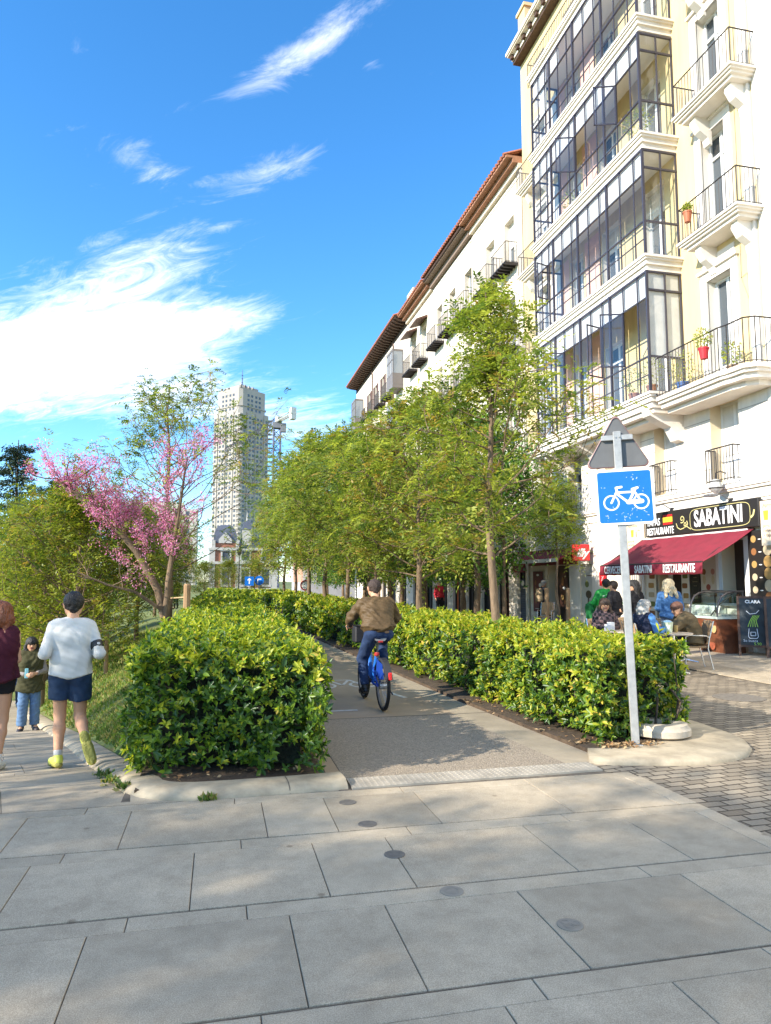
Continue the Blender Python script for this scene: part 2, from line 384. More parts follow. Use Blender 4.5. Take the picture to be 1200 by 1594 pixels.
def mat_cobbles():
    """granite setts in running courses: mortar joints, tone per stone, bump"""
    ma = bpy.data.materials.new('granite_setts'); ma.use_nodes = True
    nt = ma.node_tree; N = nt.nodes; L = nt.links; bs = N['Principled BSDF']; bs.inputs['Roughness'].default_value = 0.8; bs.inputs['Specular IOR Level'].default_value = 0.3
    g = N.new('ShaderNodeNewGeometry')
    nd = N.new('ShaderNodeTexNoise'); nd.inputs['Scale'].default_value = 4.0; nd.inputs['Detail'].default_value = 3
    L.new(g.outputs['Position'], nd.inputs['Vector'])
    sc = N.new('ShaderNodeVectorMath'); sc.operation = 'SCALE'; sc.inputs['Scale'].default_value = 0.05
    L.new(nd.outputs['Color'], sc.inputs[0])
    ad = N.new('ShaderNodeVectorMath'); L.new(g.outputs['Position'], ad.inputs[0]); L.new(sc.outputs[0], ad.inputs[1])
    mp = N.new('ShaderNodeMapping'); mp.inputs['Rotation'].default_value = (0, 0, R_(-4)); L.new(ad.outputs[0], mp.inputs[0])
    bk = N.new('ShaderNodeTexBrick'); L.new(mp.outputs[0], bk.inputs['Vector'])
    bk.inputs['Scale'].default_value = 1.0; bk.inputs['Brick Width'].default_value = 0.20; bk.inputs['Row Height'].default_value = 0.108
    bk.inputs['Mortar Size'].default_value = 0.009; bk.inputs['Mortar Smooth'].default_value = 0.35; bk.inputs['Bias'].default_value = 0.0
    bk.inputs['Color1'].default_value = (0.36, 0.305, 0.23, 1); bk.inputs['Color2'].default_value = (0.20, 0.17, 0.13, 1); bk.inputs['Mortar'].default_value = (0.065, 0.052, 0.04, 1)
    n2 = N.new('ShaderNodeTexNoise'); n2.inputs['Scale'].default_value = 0.8; n2.inputs['Detail'].default_value = 6; L.new(g.outputs['Position'], n2.inputs['Vector'])
    mx = N.new('ShaderNodeMix'); mx.data_type = 'RGBA'; mx.blend_type = 'MULTIPLY'; mx.inputs['Factor'].default_value = 1.0
    rp = N.new('ShaderNodeValToRGB'); rp.color_ramp.elements[0].position = 0.3; rp.color_ramp.elements[0].color = (0.72, 0.7, 0.68, 1); rp.color_ramp.elements[1].position = 0.7; rp.color_ramp.elements[1].color = (1.12, 1.1, 1.05, 1)
    L.new(n2.outputs[0], rp.inputs[0]); L.new(bk.outputs['Color'], mx.inputs['A']); L.new(rp.outputs[0], mx.inputs['B']); L.new(mx.outputs['Result'], bs.inputs['Base Color'])
    n3 = N.new('ShaderNodeTexNoise'); n3.inputs['Scale'].default_value = 45; L.new(g.outputs['Position'], n3.inputs['Vector'])
    mm = N.new('ShaderNodeMath'); mm.operation = 'MULTIPLY_ADD'; mm.inputs[1].default_value = -1.0; L.new(bk.outputs['Fac'], mm.inputs[0])
    m2 = N.new('ShaderNodeMath'); m2.operation = 'MULTIPLY'; m2.inputs[1].default_value = 0.5; L.new(n3.outputs[0], m2.inputs[0]); L.new(m2.outputs[0], mm.inputs[2])
    bp = N.new('ShaderNodeBump'); bp.inputs['Strength'].default_value = 0.9; bp.inputs['Distance'].default_value = 0.018
    L.new(mm.outputs[0], bp.inputs['Height']); L.new(bp.outputs[0], bs.inputs['Normal'])
    return ma
M_COB = mat_cobbles()

# ---------------------------------------------------------------- the ground
def interp(x, pts):
    if x <= pts[0][0]: return pts[0][1]
    for (a, b), (c, d) in zip(pts[:-1], pts[1:]):
        if x <= c: return b + (d - b) * (x - a) / (c - a)
    return pts[-1][1]
XC = [(-40, -0.62), (6.0, -0.62), (6.78, -0.85), (8.17, -1.27), (11.9, -2.3), (15.7, -3.45), (22, -5.3), (40, -10.0), (70, -14), (5000, -14)]
SZ = [(6.0, 0.0), (6.6, -0.03), (7.4, -0.125), (15.7, -1.17), (34, -3.3), (70, -3.6), (130, 0.0)]
def sidewalk_z(y): return interp(y, SZ)
def curb_x(y): return interp(y, XC)
def smooth(t): t = max(0.0, min(1.0, t)); return t * t * (3 - 2 * t)
def ground_h(x, y):
    s = sidewalk_z(y)
    if y < 6.0: return 0.0
    xo = curb_x(y) + 0.4; xi = -0.75
    if x >= xi: return 0.0
    if x <= xo: return s
    t = (x - xo) / max(xi - xo, 0.05)
    return (s + 0.07) + (0.0 - s - 0.07) * (1 - (1 - t) ** 2.0)
def ground():
    xs = [-3500, -900, -300, -120, -60, -40, -30, -24, -20, -17] + [-15 + 0.45 * i for i in range(24)]
    xs += [-4.2 + 0.2 * i for i in range(18)] + [-0.6, 0, 3, 8, 20, 50, 150, 500, 3500]
    ys = [-900, -200, -60, -20, 0, 4, 5.99] + [6.2 + 0.3 * i for i in range(40)] + [18.5 + 1.0 * i for i in range(25)] + [46, 52, 60, 70, 85, 105, 130, 180, 300, 600, 1500, 4500]
    vs = [(x, y, ground_h(x, y) - (0.03 if x > -0.7 or y < 6.0 or x < curb_x(y) + 0.3 else 0.0) + (0.012 * math.sin(3 * x + 2 * y) if -9 < x < -1 else 0)) for y in ys for x in xs]
    n = len(xs)
    fs = [(j * n + i, j * n + i + 1, (j + 1) * n + i + 1, (j + 1) * n + i) for j in range(len(ys) - 1) for i in range(n - 1)]
    mb = MB().add(vs, fs); structure(mb.build('ground', M_GRASS_SOIL, smooth=True))
ground()

rnd = random.Random(5)
def paving():
    """granite slabs in courses with narrow bands between, as laid in the square"""
    base = MB(); sl = MB()
    base.box(-12, 3.66, -30, 5.95, -0.028, -0.008)
    gap = 0.0028
    def slab(x0, x1, y0, y1):
        mi = rnd.choice((0, 0, 1, 2)); 
        z = rnd.uniform(-0.0012, 0.0012)
        a = gap + 0.0025
        r0 = [(x0 + gap, y0 + gap), (x1 - gap, y0 + gap), (x1 - gap, y1 - gap), (x0 + gap, y1 - gap)]
        r1 = [(x0 + a, y0 + a), (x1 - a, y0 + a), (x1 - a, y1 - a), (x0 + a, y1 - a)]
        sl.loft([[(p[0], p[1], -0.02) for p in r0], [(p[0], p[1], z - 0.003) for p in r0], [(p[0], p[1], z) for p in r1]], mi)
    rows = {0: [-1.06, -0.11, 0.63, 1.12, 2.11, 2.88], 1: [-0.59, 0.36, 0.84, 1.58, 2.6], -1: [-0.58, 0.39, 0.89, 1.64, 2.66], -2: [-0.9, 0.3, 1.16, 1.92, 2.7]}
    bands = {0: [-0.9, 0.18, 1.31, 2.48], -1: [0.18, 2.48], -2: [0.2, 1.35, 2.5], 1: [-0.92, 0.16, 1.5, 2.6]}
    for k in range(-32, 2):
        y0 = 4.02 + 0.985 * k; y1 = y0 + 0.81
        if k == 1: y1 = 5.78
        def fill(js, lo, hi):
            js = list(js)
            while js[0] > lo: js.insert(0, js[0] - rnd.uniform(0.55, 1.1))
            while js[-1] < hi: js.append(js[-1] + rnd.uniform(0.55, 1.1))
            return [max(lo, min(hi, j)) for j in js]
        js = fill(rows.get(k, [rnd.uniform(-0.5, 0.5)]), -12, 3.64)
        for a, b in zip(js[:-1], js[1:]):
            if b - a > 0.05: slab(a, b, y0, y1)
        bs = fill(bands.get(k, [rnd.uniform(-0.5, 0.5)]), -12, 3.64)
        yb = y1 + (0.16 if k != 1 else 0.13)
        for a, b in zip(bs[:-1], bs[1:]):
            if b - a > 0.05: slab(a, b, y1, min(yb, y0 + 0.985) if k != 1 else 5.93)
    base.box(-0.70, -0.2, 5.95, 6.3, -0.028, -0.006); base.box(1.0, 3.66, 5.95, 6.3, -0.028, -0.006)
    sl.loft([[(x, y, -0.02) for x, y in ((-0.62, 5.94), (-0.25, 5.94), (-0.38, 6.03), (-0.56, 6.17), (-0.66, 6.3))], [(x, y, 0.0) for x, y in ((-0.62, 5.94), (-0.25, 5.94), (-0.38, 6.03), (-0.56, 6.17), (-0.66, 6.3))]], 1)
    structure(base.build('paving_bed', M_JOINT)); structure(sl.build('paving', M_PAVE))
    # the footpath that runs down along the kerb
    sw = MB(); bed = MB()
    y = 5.94; row = 0
    while y < 30:
        ln = (0.8, 0.17)[row % 2] if y < 20 else 1.6
        y1 = y + ln
        xr0, xr1 = curb_x(y) + 0.02, curb_x(y1) + 0.02
        xl = -11.0; x = xr0 - rnd.uniform(0.3, 0.9); edges = [0.0]
        while xr0 - sum(edges) > xl: edges.append(rnd.uniform(0.6, 1.15))
        acc = [sum(edges[:i + 1]) for i in range(len(edges))]
        for a, b in zip(acc[:-1], acc[1:]):
            g = gap
            p = [(xr0 - b + g, y + g), (xr0 - a - g, y + g), (xr1 - a - g, y1 - g), (xr1 - b + g, y1 - g)]
            if a == 0: p[1] = (xr0, y + g); p[2] = (xr1, y1 - g)
            sw.loft([[(q[0], q[1], sidewalk_z(q[1]) - 0.02) for q in p], [(q[0], q[1], sidewalk_z(q[1]) + rnd.uniform(-0.001, 0.001)) for q in p]], rnd.choice((0, 0, 1, 2)))
        bed.quad((xl, y, sidewalk_z(y) - 0.010), (xr0 + 0.03, y, sidewalk_z(y) - 0.010), (xr1 + 0.03, y1, sidewalk_z(y1) - 0.010), (xl, y1, sidewalk_z(y1) - 0.010))
        y = y1; row += 1
    structure(sw.build('footpath', M_PAVE)); structure(bed.build('footpath_bed', M_JOINT))
paving()

def sweep(mb, pts, prof, hz, mi=0):
    """curb: profile (distance inwards, height) along a line of outer-edge points"""
    rings = []
    for i, p in enumerate(pts):
        a = Vector(pts[max(i - 1, 0)]); b = Vector(pts[min(i + 1, len(pts) - 1)]); d = (b - a).normalized()
        nx, ny = -d.y, d.x
        z = hz(p[0], p[1])
        rings.append([(p[0] + nx * u, p[1] + ny * u, z + w) for u, w in prof])
    n = len(prof); vs = [q for r in rings for q in r]
    fs = [(k * n + i, k * n + i + 1, (k + 1) * n + i + 1, (k + 1) * n + i) for k in range(len(pts) - 1) for i in range(n - 1)]
    fs += [tuple(range(n)), tuple(reversed(range((len(pts) - 1) * n, len(pts) * n)))]
    mb.add(vs, fs, mi)
def curbs():
    pts = [(curb_x(y), y) for y in (30, 26, 22, 18, 15.7, 13.5, 11.9, 10.5, 9.2, 8.17, 7.5, 7.05, 6.75)]
    pts += [(-0.76, 6.5), (-0.70, 6.3), (-0.58, 6.12), (-0.40, 5.99), (-0.18, 5.935), (0.16, 5.93), (0.6, 5.945), (0.86, 5.965), (1.08, 5.985)]
    prof = [(0, -0.06), (0.0, 0.008), (0.03, 0.036), (0.085, 0.060), (0.14, 0.066), (0.28, 0.068), (0.31, 0.06), (0.32, -0.06)]
    mb = MB(); sweep(mb, pts, prof, lambda x, y: sidewalk_z(y))
    # joints of the curb stones
    o = structure(mb.build('kerb', M_CONC, smooth=50))
    jm = MB()
    for i in (9, 11, 19): 
        a, b = Vector(pts[i]), Vector(pts[i + 1]); d = (b - a).normalized(); n = Vector((-d.y, d.x)); z = sidewalk_z(a.y)
        q = [(-0.002, 0.0), (0.03, 0.038), (0.085, 0.062), (0.14, 0.069), (0.28, 0.071)]
        for (u0, z0), (u1, z1) in zip(q[:-1], q[1:]):
            p0 = a + n * u0; p1 = a + n * u1; w = d * 0.004
            jm.quad((p0.x - w.x, p0.y - w.y, z + z0 + 0.002), (p0.x + w.x, p0.y + w.y, z + z0 + 0.002), (p1.x + w.x, p1.y + w.y, z + z1 + 0.002), (p1.x - w.x, p1.y - w.y, z + z1 + 0.002))
    structure(jm.build('kerb_joints', M_JOINT))
    # rounded concrete apron of the right-hand bed
    out = [(3.42, 6.26), (3.62, 6.16), (3.9, 6.08), (4.2, 6.0), (4.5, 5.98), (4.8, 6.03), (5.06, 6.15), (5.28, 6.36), (5.43, 6.62), (5.52, 7.0), (5.56, 7.6), (5.56, 12), (5.3, 28), (5.2, 28), (5.25, 12), (5.28, 7.7), (5.0, 7.1), (4.45, 6.72), (4.15, 6.62), (3.85, 6.56), (3.6, 6.62)]
    def inset(p, c=(4.45, 8.0), k=0.03):
        d = Vector((c[0] - p[0], c[1] - p[1])); d.normalize(); return (p[0] + d.x * k, p[1] + d.y * k)
    m2 = MB(); m2.loft([[(p[0], p[1], -0.02) for p in out], [(p[0], p[1], 0.022) for p in out], [inset(p) + (0.05,) for p in out]])
    structure(m2.build('kerb_apron', M_CONC, smooth=50))
curbs()

def pathway():
    def xr(y): return 3.62 - 0.047 * (y - 6.5) - 0.0
    def xl(y): return 1.10 - 0.0 * y
    mb = MB()
    ys = [6.24, 7, 8, 8.92]
    def strip(mb, ys, fa, fb, z, mi=0):
        for a, b in zip(ys[:-1], ys[1:]):
            mb.quad((fa(a), a, z), (fb(a), a, z), (fb(b), b, z), (fa(b), b, z), mi)
    strip(mb, ys, lambda y: 1.10, lambda y: xr(y) - 0.42 - 0.05 * (y - 6.2), 0.004)
    structure(mb.build('cycle_path_apron', M_AGG))
    g = MB(); strip(g, ys, lambda y: xr(y) - 0.42 - 0.05 * (y - 6.2), lambda y: xr(y) + 0.25, 0.004)
    strip(g, [8.95, 12, 18, 30, 60], lambda y: xr(y) - 0.5 + 0.02 * (y - 9), lambda y: xr(y) + 0.25, 0.004)
    structure(g.build('path_gutter', M_GUT))
    c = MB(); strip(c, [8.95, 12, 18, 30, 60], lambda y: 0.2, lambda y: xr(y) - 0.5 + 0.02 * (y - 9), 0.004)
    strip(c, [6.24, 8.92], lambda y: 0.6, lambda y: 1.09, 0.006)
    structure(c.build('cycle_path', M_CONC2))
    j = MB(); j.quad((0.2, 8.915, 0.002), (3.6, 8.915, 0.002), (3.6, 8.955, 0.002), (0.2, 8.955, 0.002)); j.quad((1.085, 6.2, 0.001), (1.105, 6.2, 0.001), (1.105, 8.95, 0.001), (1.085, 8.95, 0.001))
    structure(j.build('path_joint', M_JOINT))
    # worn white markings
    w = MB()
    w.quad((1.0, 9.43, 0.008), (1.83, 9.43, 0.008), (1.83, 9.51, 0.008), (1.0, 9.51, 0.008))
    cx, cy, s = 2.02, 11.75, 0.62
    def ring(x, y, r):
        pts = [(x + r * math.cos(2 * math.pi * k / 18), y + r * 1.5 * math.sin(2 * math.pi * k / 18)) for k in range(19)]
        stroke(w, pts, 0.05, 0.002, 0.006, dots=False)
    ring(cx - 0.33, cy, 0.2); ring(cx + 0.33, cy, 0.2)
    stroke(w, [(cx - 0.33, cy), (cx - 0.15, cy + 0.6), (cx + 0.2, cy + 0.6), (cx + 0.33, cy)], 0.05, 0.002, 0.0065, dots=False)
    stroke(w, [(cx - 0.15, cy + 0.6), (cx, cy), (cx + 0.2, cy + 0.6)], 0.05, 0.002, 0.007, dots=False)
    stroke(w, [(2.70, 10.30), (2.58, 10.85)], 0.07, 0.002, 0.006, dots=False)
    structure(w.build('road_marking', M_WHITEPAINT))
    # tactile strip with rows of studs
    t = MB(); P = [(1.11, 5.955), (3.42, 6.02), (3.42, 6.30), (1.11, 6.25)]
    t.loft([[(p[0], p[1], -0.02) for p in P], [(p[0], p[1], 0.010) for p in P]])
    nx = 46
    for i in range(nx):
        for k in range(6):
            u = (i + 0.5) / nx; v = (k + 0.5) / 6
            x = 1.11 + u * 2.31; y = (5.955 + 0.065 * u) + v * (0.295 - 0.015 * u)
            t.lathe([(0.014, 0.009), (0.011, 0.0130), (0.005, 0.0138)], (x, y, 0), 6)
    structure(t.build('tactile_strip', mat('tactile_concrete', (0.36, 0.32, 0.255), 0.85, var=0.25, scale=5)))
    # soil of the planting beds
    s_ = MB(); s_.box(-0.62, 0.95, 6.2, 60, -0.03, 0.035); structure(s_.build('bed_soil', M_SOIL))
    s2 = MB(); P = [(3.62, 6.60), (3.86, 6.54), (4.2, 6.60), (5.0, 7.08), (5.27, 7.7), (5.2, 30), (3.2, 60), (1.5, 60), (2.45, 30), (2.98, 18), (3.35, 10)]
    s2.loft([[(p[0], p[1], -0.03) for p in P], [(p[0], p[1], 0.045) for p in P]]); structure(s2.build('bed_soil', M_SOIL))
    cb = MB(); cb.quad((3.43, 5.94, -0.003), (3.64, 5.94, -0.003), (3.64, 6.5, -0.003), (3.43, 6.5, -0.003)); cb.quad((3.64, -30, -0.002), (40, -30, -0.002), (40, 9.2, -0.002), (3.64, 9.2, -0.002)); cb.quad((3.64, 9.2, -0.002), (40, 9.2, -0.002), (40, 100, -0.002), (1.0, 100, -0.002))
    structure(cb.build('cobbled_street', M_COB))
    # smooth stone pavement in front of the shops
    pv = MB(); x = 8.9
    jn = MB(); jn.box(8.9, 12.5, 3, 66, 0.0, 0.012); structure(jn.build('shop_pavement_bed', M_JOINT))
    y = 3.0
    while y < 66:
        y1 = y + (0.6 if y < 30 else 2.0); xx = 8.9
        while xx < 12.45:
            x1 = min(12.5, xx + rnd.uniform(0.7, 1.0)); pv.box(xx + 0.004, x1 - 0.004, y + 0.004, y1 - 0.004, 0.0, 0.022, rnd.choice((0, 1, 2))); xx = x1
        y = y1
    structure(pv.build('shop_pavement', M_PAVE))
pathway()
def small_covers():
    m_ = mat('cast_cover', (0.16, 0.14, 0.115), 0.7, var=0.3, scale=20)
    lab = {0: 'small round metal cover in the paving nearest the tactile strip', 1: 'small round metal cover second back from the kerb', 2: 'dark round metal cover straddling a paving joint',
           3: 'faint round cover set in the narrow paving band', 4: 'pale round cover with a flower-like pattern, nearest of the covers'}
    for i, (x, y) in enumerate(((1.01, 5.62), (1.06, 5.10), (1.11, 4.51), (1.29, 3.92), (1.74, 3.42))):
        mb = MB(); mb.lathe([(0.066, 0.0), (0.066, 0.0035), (0.060, 0.0045), (0.02, 0.0045)], n=24)
        mb.ring((0, 0, 0.0046), 0.035, 0.04, 0, 0.0008, 20)
        if i == 4:
            for k in range(3):
                a = k * 2.1; mb.ring((0.03 * math.cos(a), 0.03 * math.sin(a), 0.0050), 0.018, 0.024, 0, 0.0012, 14)
        o = mb.build('cover_plate', m_ if i < 3 else mat('stone_cover', (0.27, 0.235, 0.185), 0.8, var=0.2, scale=12), loc=(x, y, 0))
        tag(o, lab[i], 'cover plate', 'round covers let into the paving')
    mb = MB(); mb.lathe([(0.36, 0.0), (0.36, 0.006), (0.33, 0.008), (0.31, 0.004), (0.1, 0.004)], n=32)
    tag(mb.build('manhole_cover', m_, loc=(7.48, 9.23, 0)), 'dark round manhole cover among the granite setts', 'manhole cover')
small_covers()
# ---------------------------------------------------------------- building materials
M_CREAM = mat('cream_render', (0.63, 0.50, 0.265), 0.85, var=0.12, scale=1.8, bump=0.1, bscale=90, stretch=(1.5, 1.5, 0.18))
M_STONE = mat('white_stone', (0.72, 0.67, 0.58), 0.8, var=0.13, scale=2.0, stretch=(1.3, 1.3, 0.2), bump=0.1, bscale=60)
M_WREND = mat('white_render', (0.70, 0.62, 0.51), 0.85, var=0.16, scale=1.2, stretch=(1.3, 1.3, 0.14), bump=0.1, bscale=60)
M_PINK = mat('pink_render', (0.72, 0.46, 0.36), 0.85, var=0.08, scale=1.5)
M_MOULD = mat('stone_moulding', (0.76, 0.70, 0.62), 0.8, var=0.08, scale=3)
M_FRAME = mat('white_joinery', (0.74, 0.74, 0.72), 0.45)
M_STEEL = mat('dark_glazing_steel', (0.06, 0.056, 0.075), 0.4, metal=0.3)
M_PANE = mat('window_glass', (0.06, 0.075, 0.09), 0.06, spec=0.9)
M_CURTAIN = mat('curtain', (0.5, 0.47, 0.4), 0.9, var=0.2, scale=6, stretch=(1, 6, 0.3))
M_GLASS = glass_mat('gallery_glass')
M_TILE = mat('roof_tile', (0.36, 0.13, 0.07), 0.85, var=0.4, scale=5, bump=0.6, bscale=9)
M_WOODD = mat('dark_timber', (0.075, 0.04, 0.026), 0.7, var=0.4, scale=6)
M_SHUT = mat('brown_shutter', (0.10, 0.045, 0.03), 0.6, var=0.2, scale=8)
M_BLIND = mat('roller_blind', (0.64, 0.62, 0.57), 0.8, var=0.1, scale=3)
M_FLOORW = mat('ceiling_plaster', (0.55, 0.52, 0.47), 0.85)
FX = 12.5                                         # the street front of the terrace

def wall_grid(mb, x, y0, y1, z0, z1, holes, depth=0.32, mi=0, rmi=None):
    ys = sorted({y0, y1} | {h[0] for h in holes} | {h[1] for h in holes}); zs = sorted({z0, z1} | {h[2] for h in holes} | {h[3] for h in holes})
    ys = [v for v in ys if y0 <= v <= y1]; zs = [v for v in zs if z0 <= v <= z1]
    for a, b in zip(ys[:-1], ys[1:]):
        for c, d in zip(zs[:-1], zs[1:]):
            my, mz = (a + b) / 2, (c + d) / 2
            if any(h[0] < my < h[1] and h[2] < mz < h[3] for h in holes): continue
            mb.quad((x, a, c), (x, a, d), (x, b, d), (x, b, c), mi)
    r = mi if rmi is None else rmi
    for h in holes:
        a, b, c, d = h[:4]; e = x + depth
        mb.quad((x, a, c), (e, a, c), (e, a, d), (x, a, d), r); mb.quad((x, b, c), (x, b, d), (e, b, d), (e, b, c), r)
        mb.quad((x, a, d), (e, a, d), (e, b, d), (x, b, d), r); mb.quad((x, a, c), (x, b, c), (e, b, c), (e, a, c), r)
def window(parent, x, y0, y1, z0, z1, transom=None, kick=0.5, fm=M_FRAME, blind=0.0, curtain=True, mull=1, pane=M_PANE):
    """a French window: frame with mullion, glass behind, a blind or curtain inside"""
    f = MB(); t = 0.07; xa, xb = x - 0.03, x + 0.05
    f.box(xa, xb, y0, y0 + t, z0, z1); f.box(xa, xb, y1 - t, y1, z0, z1)
    f.box(xa, xb, y0 + t, y1 - t, z1 - t, z1); f.box(xa, xb, y0 + t, y1 - t, z0, z0 + t)
    for k in range(mull):
        c = y0 + (y1 - y0) * (k + 1) / (mull + 1); f.box(xa + 0.004, xb, c - 0.05, c + 0.05, z0 + t, z1 - t)
    if transom: f.box(xa + 0.002, xb, y0 + t, y1 - t, transom - 0.04, transom + 0.04)
    if kick: f.box(xa + 0.01, xb, y0 + t, y1 - t, z0 + t, z0 + kick)
    w = f.build('window', fm, parent)
    g = MB(); g.quad((x + 0.022, y0 + t, z0 + t), (x + 0.022, y1 - t, z0 + t), (x + 0.022, y1 - t, z1 - t), (x + 0.022, y0 + t, z1 - t)); g.build('pane', pane, w)
    if blind:
        b = MB(); b.box(x - 0.02, x + 0.015, y0 + t, y1 - t, z1 - t - blind * (z1 - z0), z1 - t); b.build('blind', M_BLIND, w)
    return w
def railing(mb, pts, z0, z1, gap=0.115, r=0.009):
    """iron railing along a line of plan points"""
    for (a, b) in zip(pts[:-1], pts[1:]):
        A, B = Vector(a), Vector(b); L = (B - A).length; n = max(1, int(L / gap))
        mb.tube([(a[0], a[1], z1), (b[0], b[1], z1)], 0.018, 6); mb.tube([(a[0], a[1], z0 + 0.06), (b[0], b[1], z0 + 0.06)], 0.012, 4)
        for k in range(n + 1):
            p = A + (B - A) * (k / n); rr = 0.014 if k in (0, n) else r
            mb.tube([(p.x, p.y, z0), (p.x, p.y, z1)], rr + 0.003, 4, cap=False)
def slab_profile(mb, y0, y1, xo, z, t=0.34):
    """moulded balcony slab stepping back towards the wall"""
    for k, (ins, za, zb) in enumerate(((0.0, -0.06, 0.0), (0.05, -0.11, -0.06), (0.11, -0.17, -0.11), (0.19, -t + 0.09, -0.17))):
        mb.box(xo + ins, FX, y0 + ins, y1 - ins, z + za, z + zb)
def balcony(parent, y0, y1, xo, z, h=0.95, consoles=True, thin=False, ma=M_MOULD):
    b = MB()
    if thin:
        b.box(xo, FX, y0, y1, z - 0.05, z)
        n = int((y1 - y0) / 0.3)
        for k in range(n + 1): b.box(xo + 0.02, FX, y0 + (y1 - y0 - 0.05) * k / n, y0 + (y1 - y0 - 0.05) * k / n + 0.05, z - 0.13, z - 0.05)
    else:
        slab_profile(b, y0, y1, xo, z)
        if consoles:
            for yy in (y0 + 0.35, y1 - 0.6):
                b.prism([(FX, z - 0.25), (xo + 0.3, z - 0.25), (xo + 0.28, z - 0.40), (xo + 0.42, z - 0.62), (FX - 0.12, z - 0.78), (FX - 0.08, z - 0.95), (FX, z - 0.98)], yy, yy + 0.22, 'XZ')
    o = b.build('balcony', M_IRON if thin else ma, parent)
    r = MB(); railing(r, [(FX, y1 - 0.06), (xo + 0.07, y1 - 0.06), (xo + 0.07, y0 + 0.06), (FX, y0 + 0.06)], z, z + h)
    r.build('railing', M_IRON, o)
    return o
def surround(mb, y0, y1, z0, z1, w=0.2, p=0.05, cap=True):
    mb.box(FX - p, FX + 0.02, y0 - w, y0, z0, z1 + w); mb.box(FX - p, FX + 0.02, y1, y1 + w, z0, z1 + w); mb.box(FX - p + 0.003, FX + 0.02, y0, y1, z1, z1 + w - 0.003)
    if cap: mb.box(FX - p - 0.07, FX + 0.02, y0 - w - 0.05, y1 + w + 0.05, z1 + w, z1 + w + 0.08)

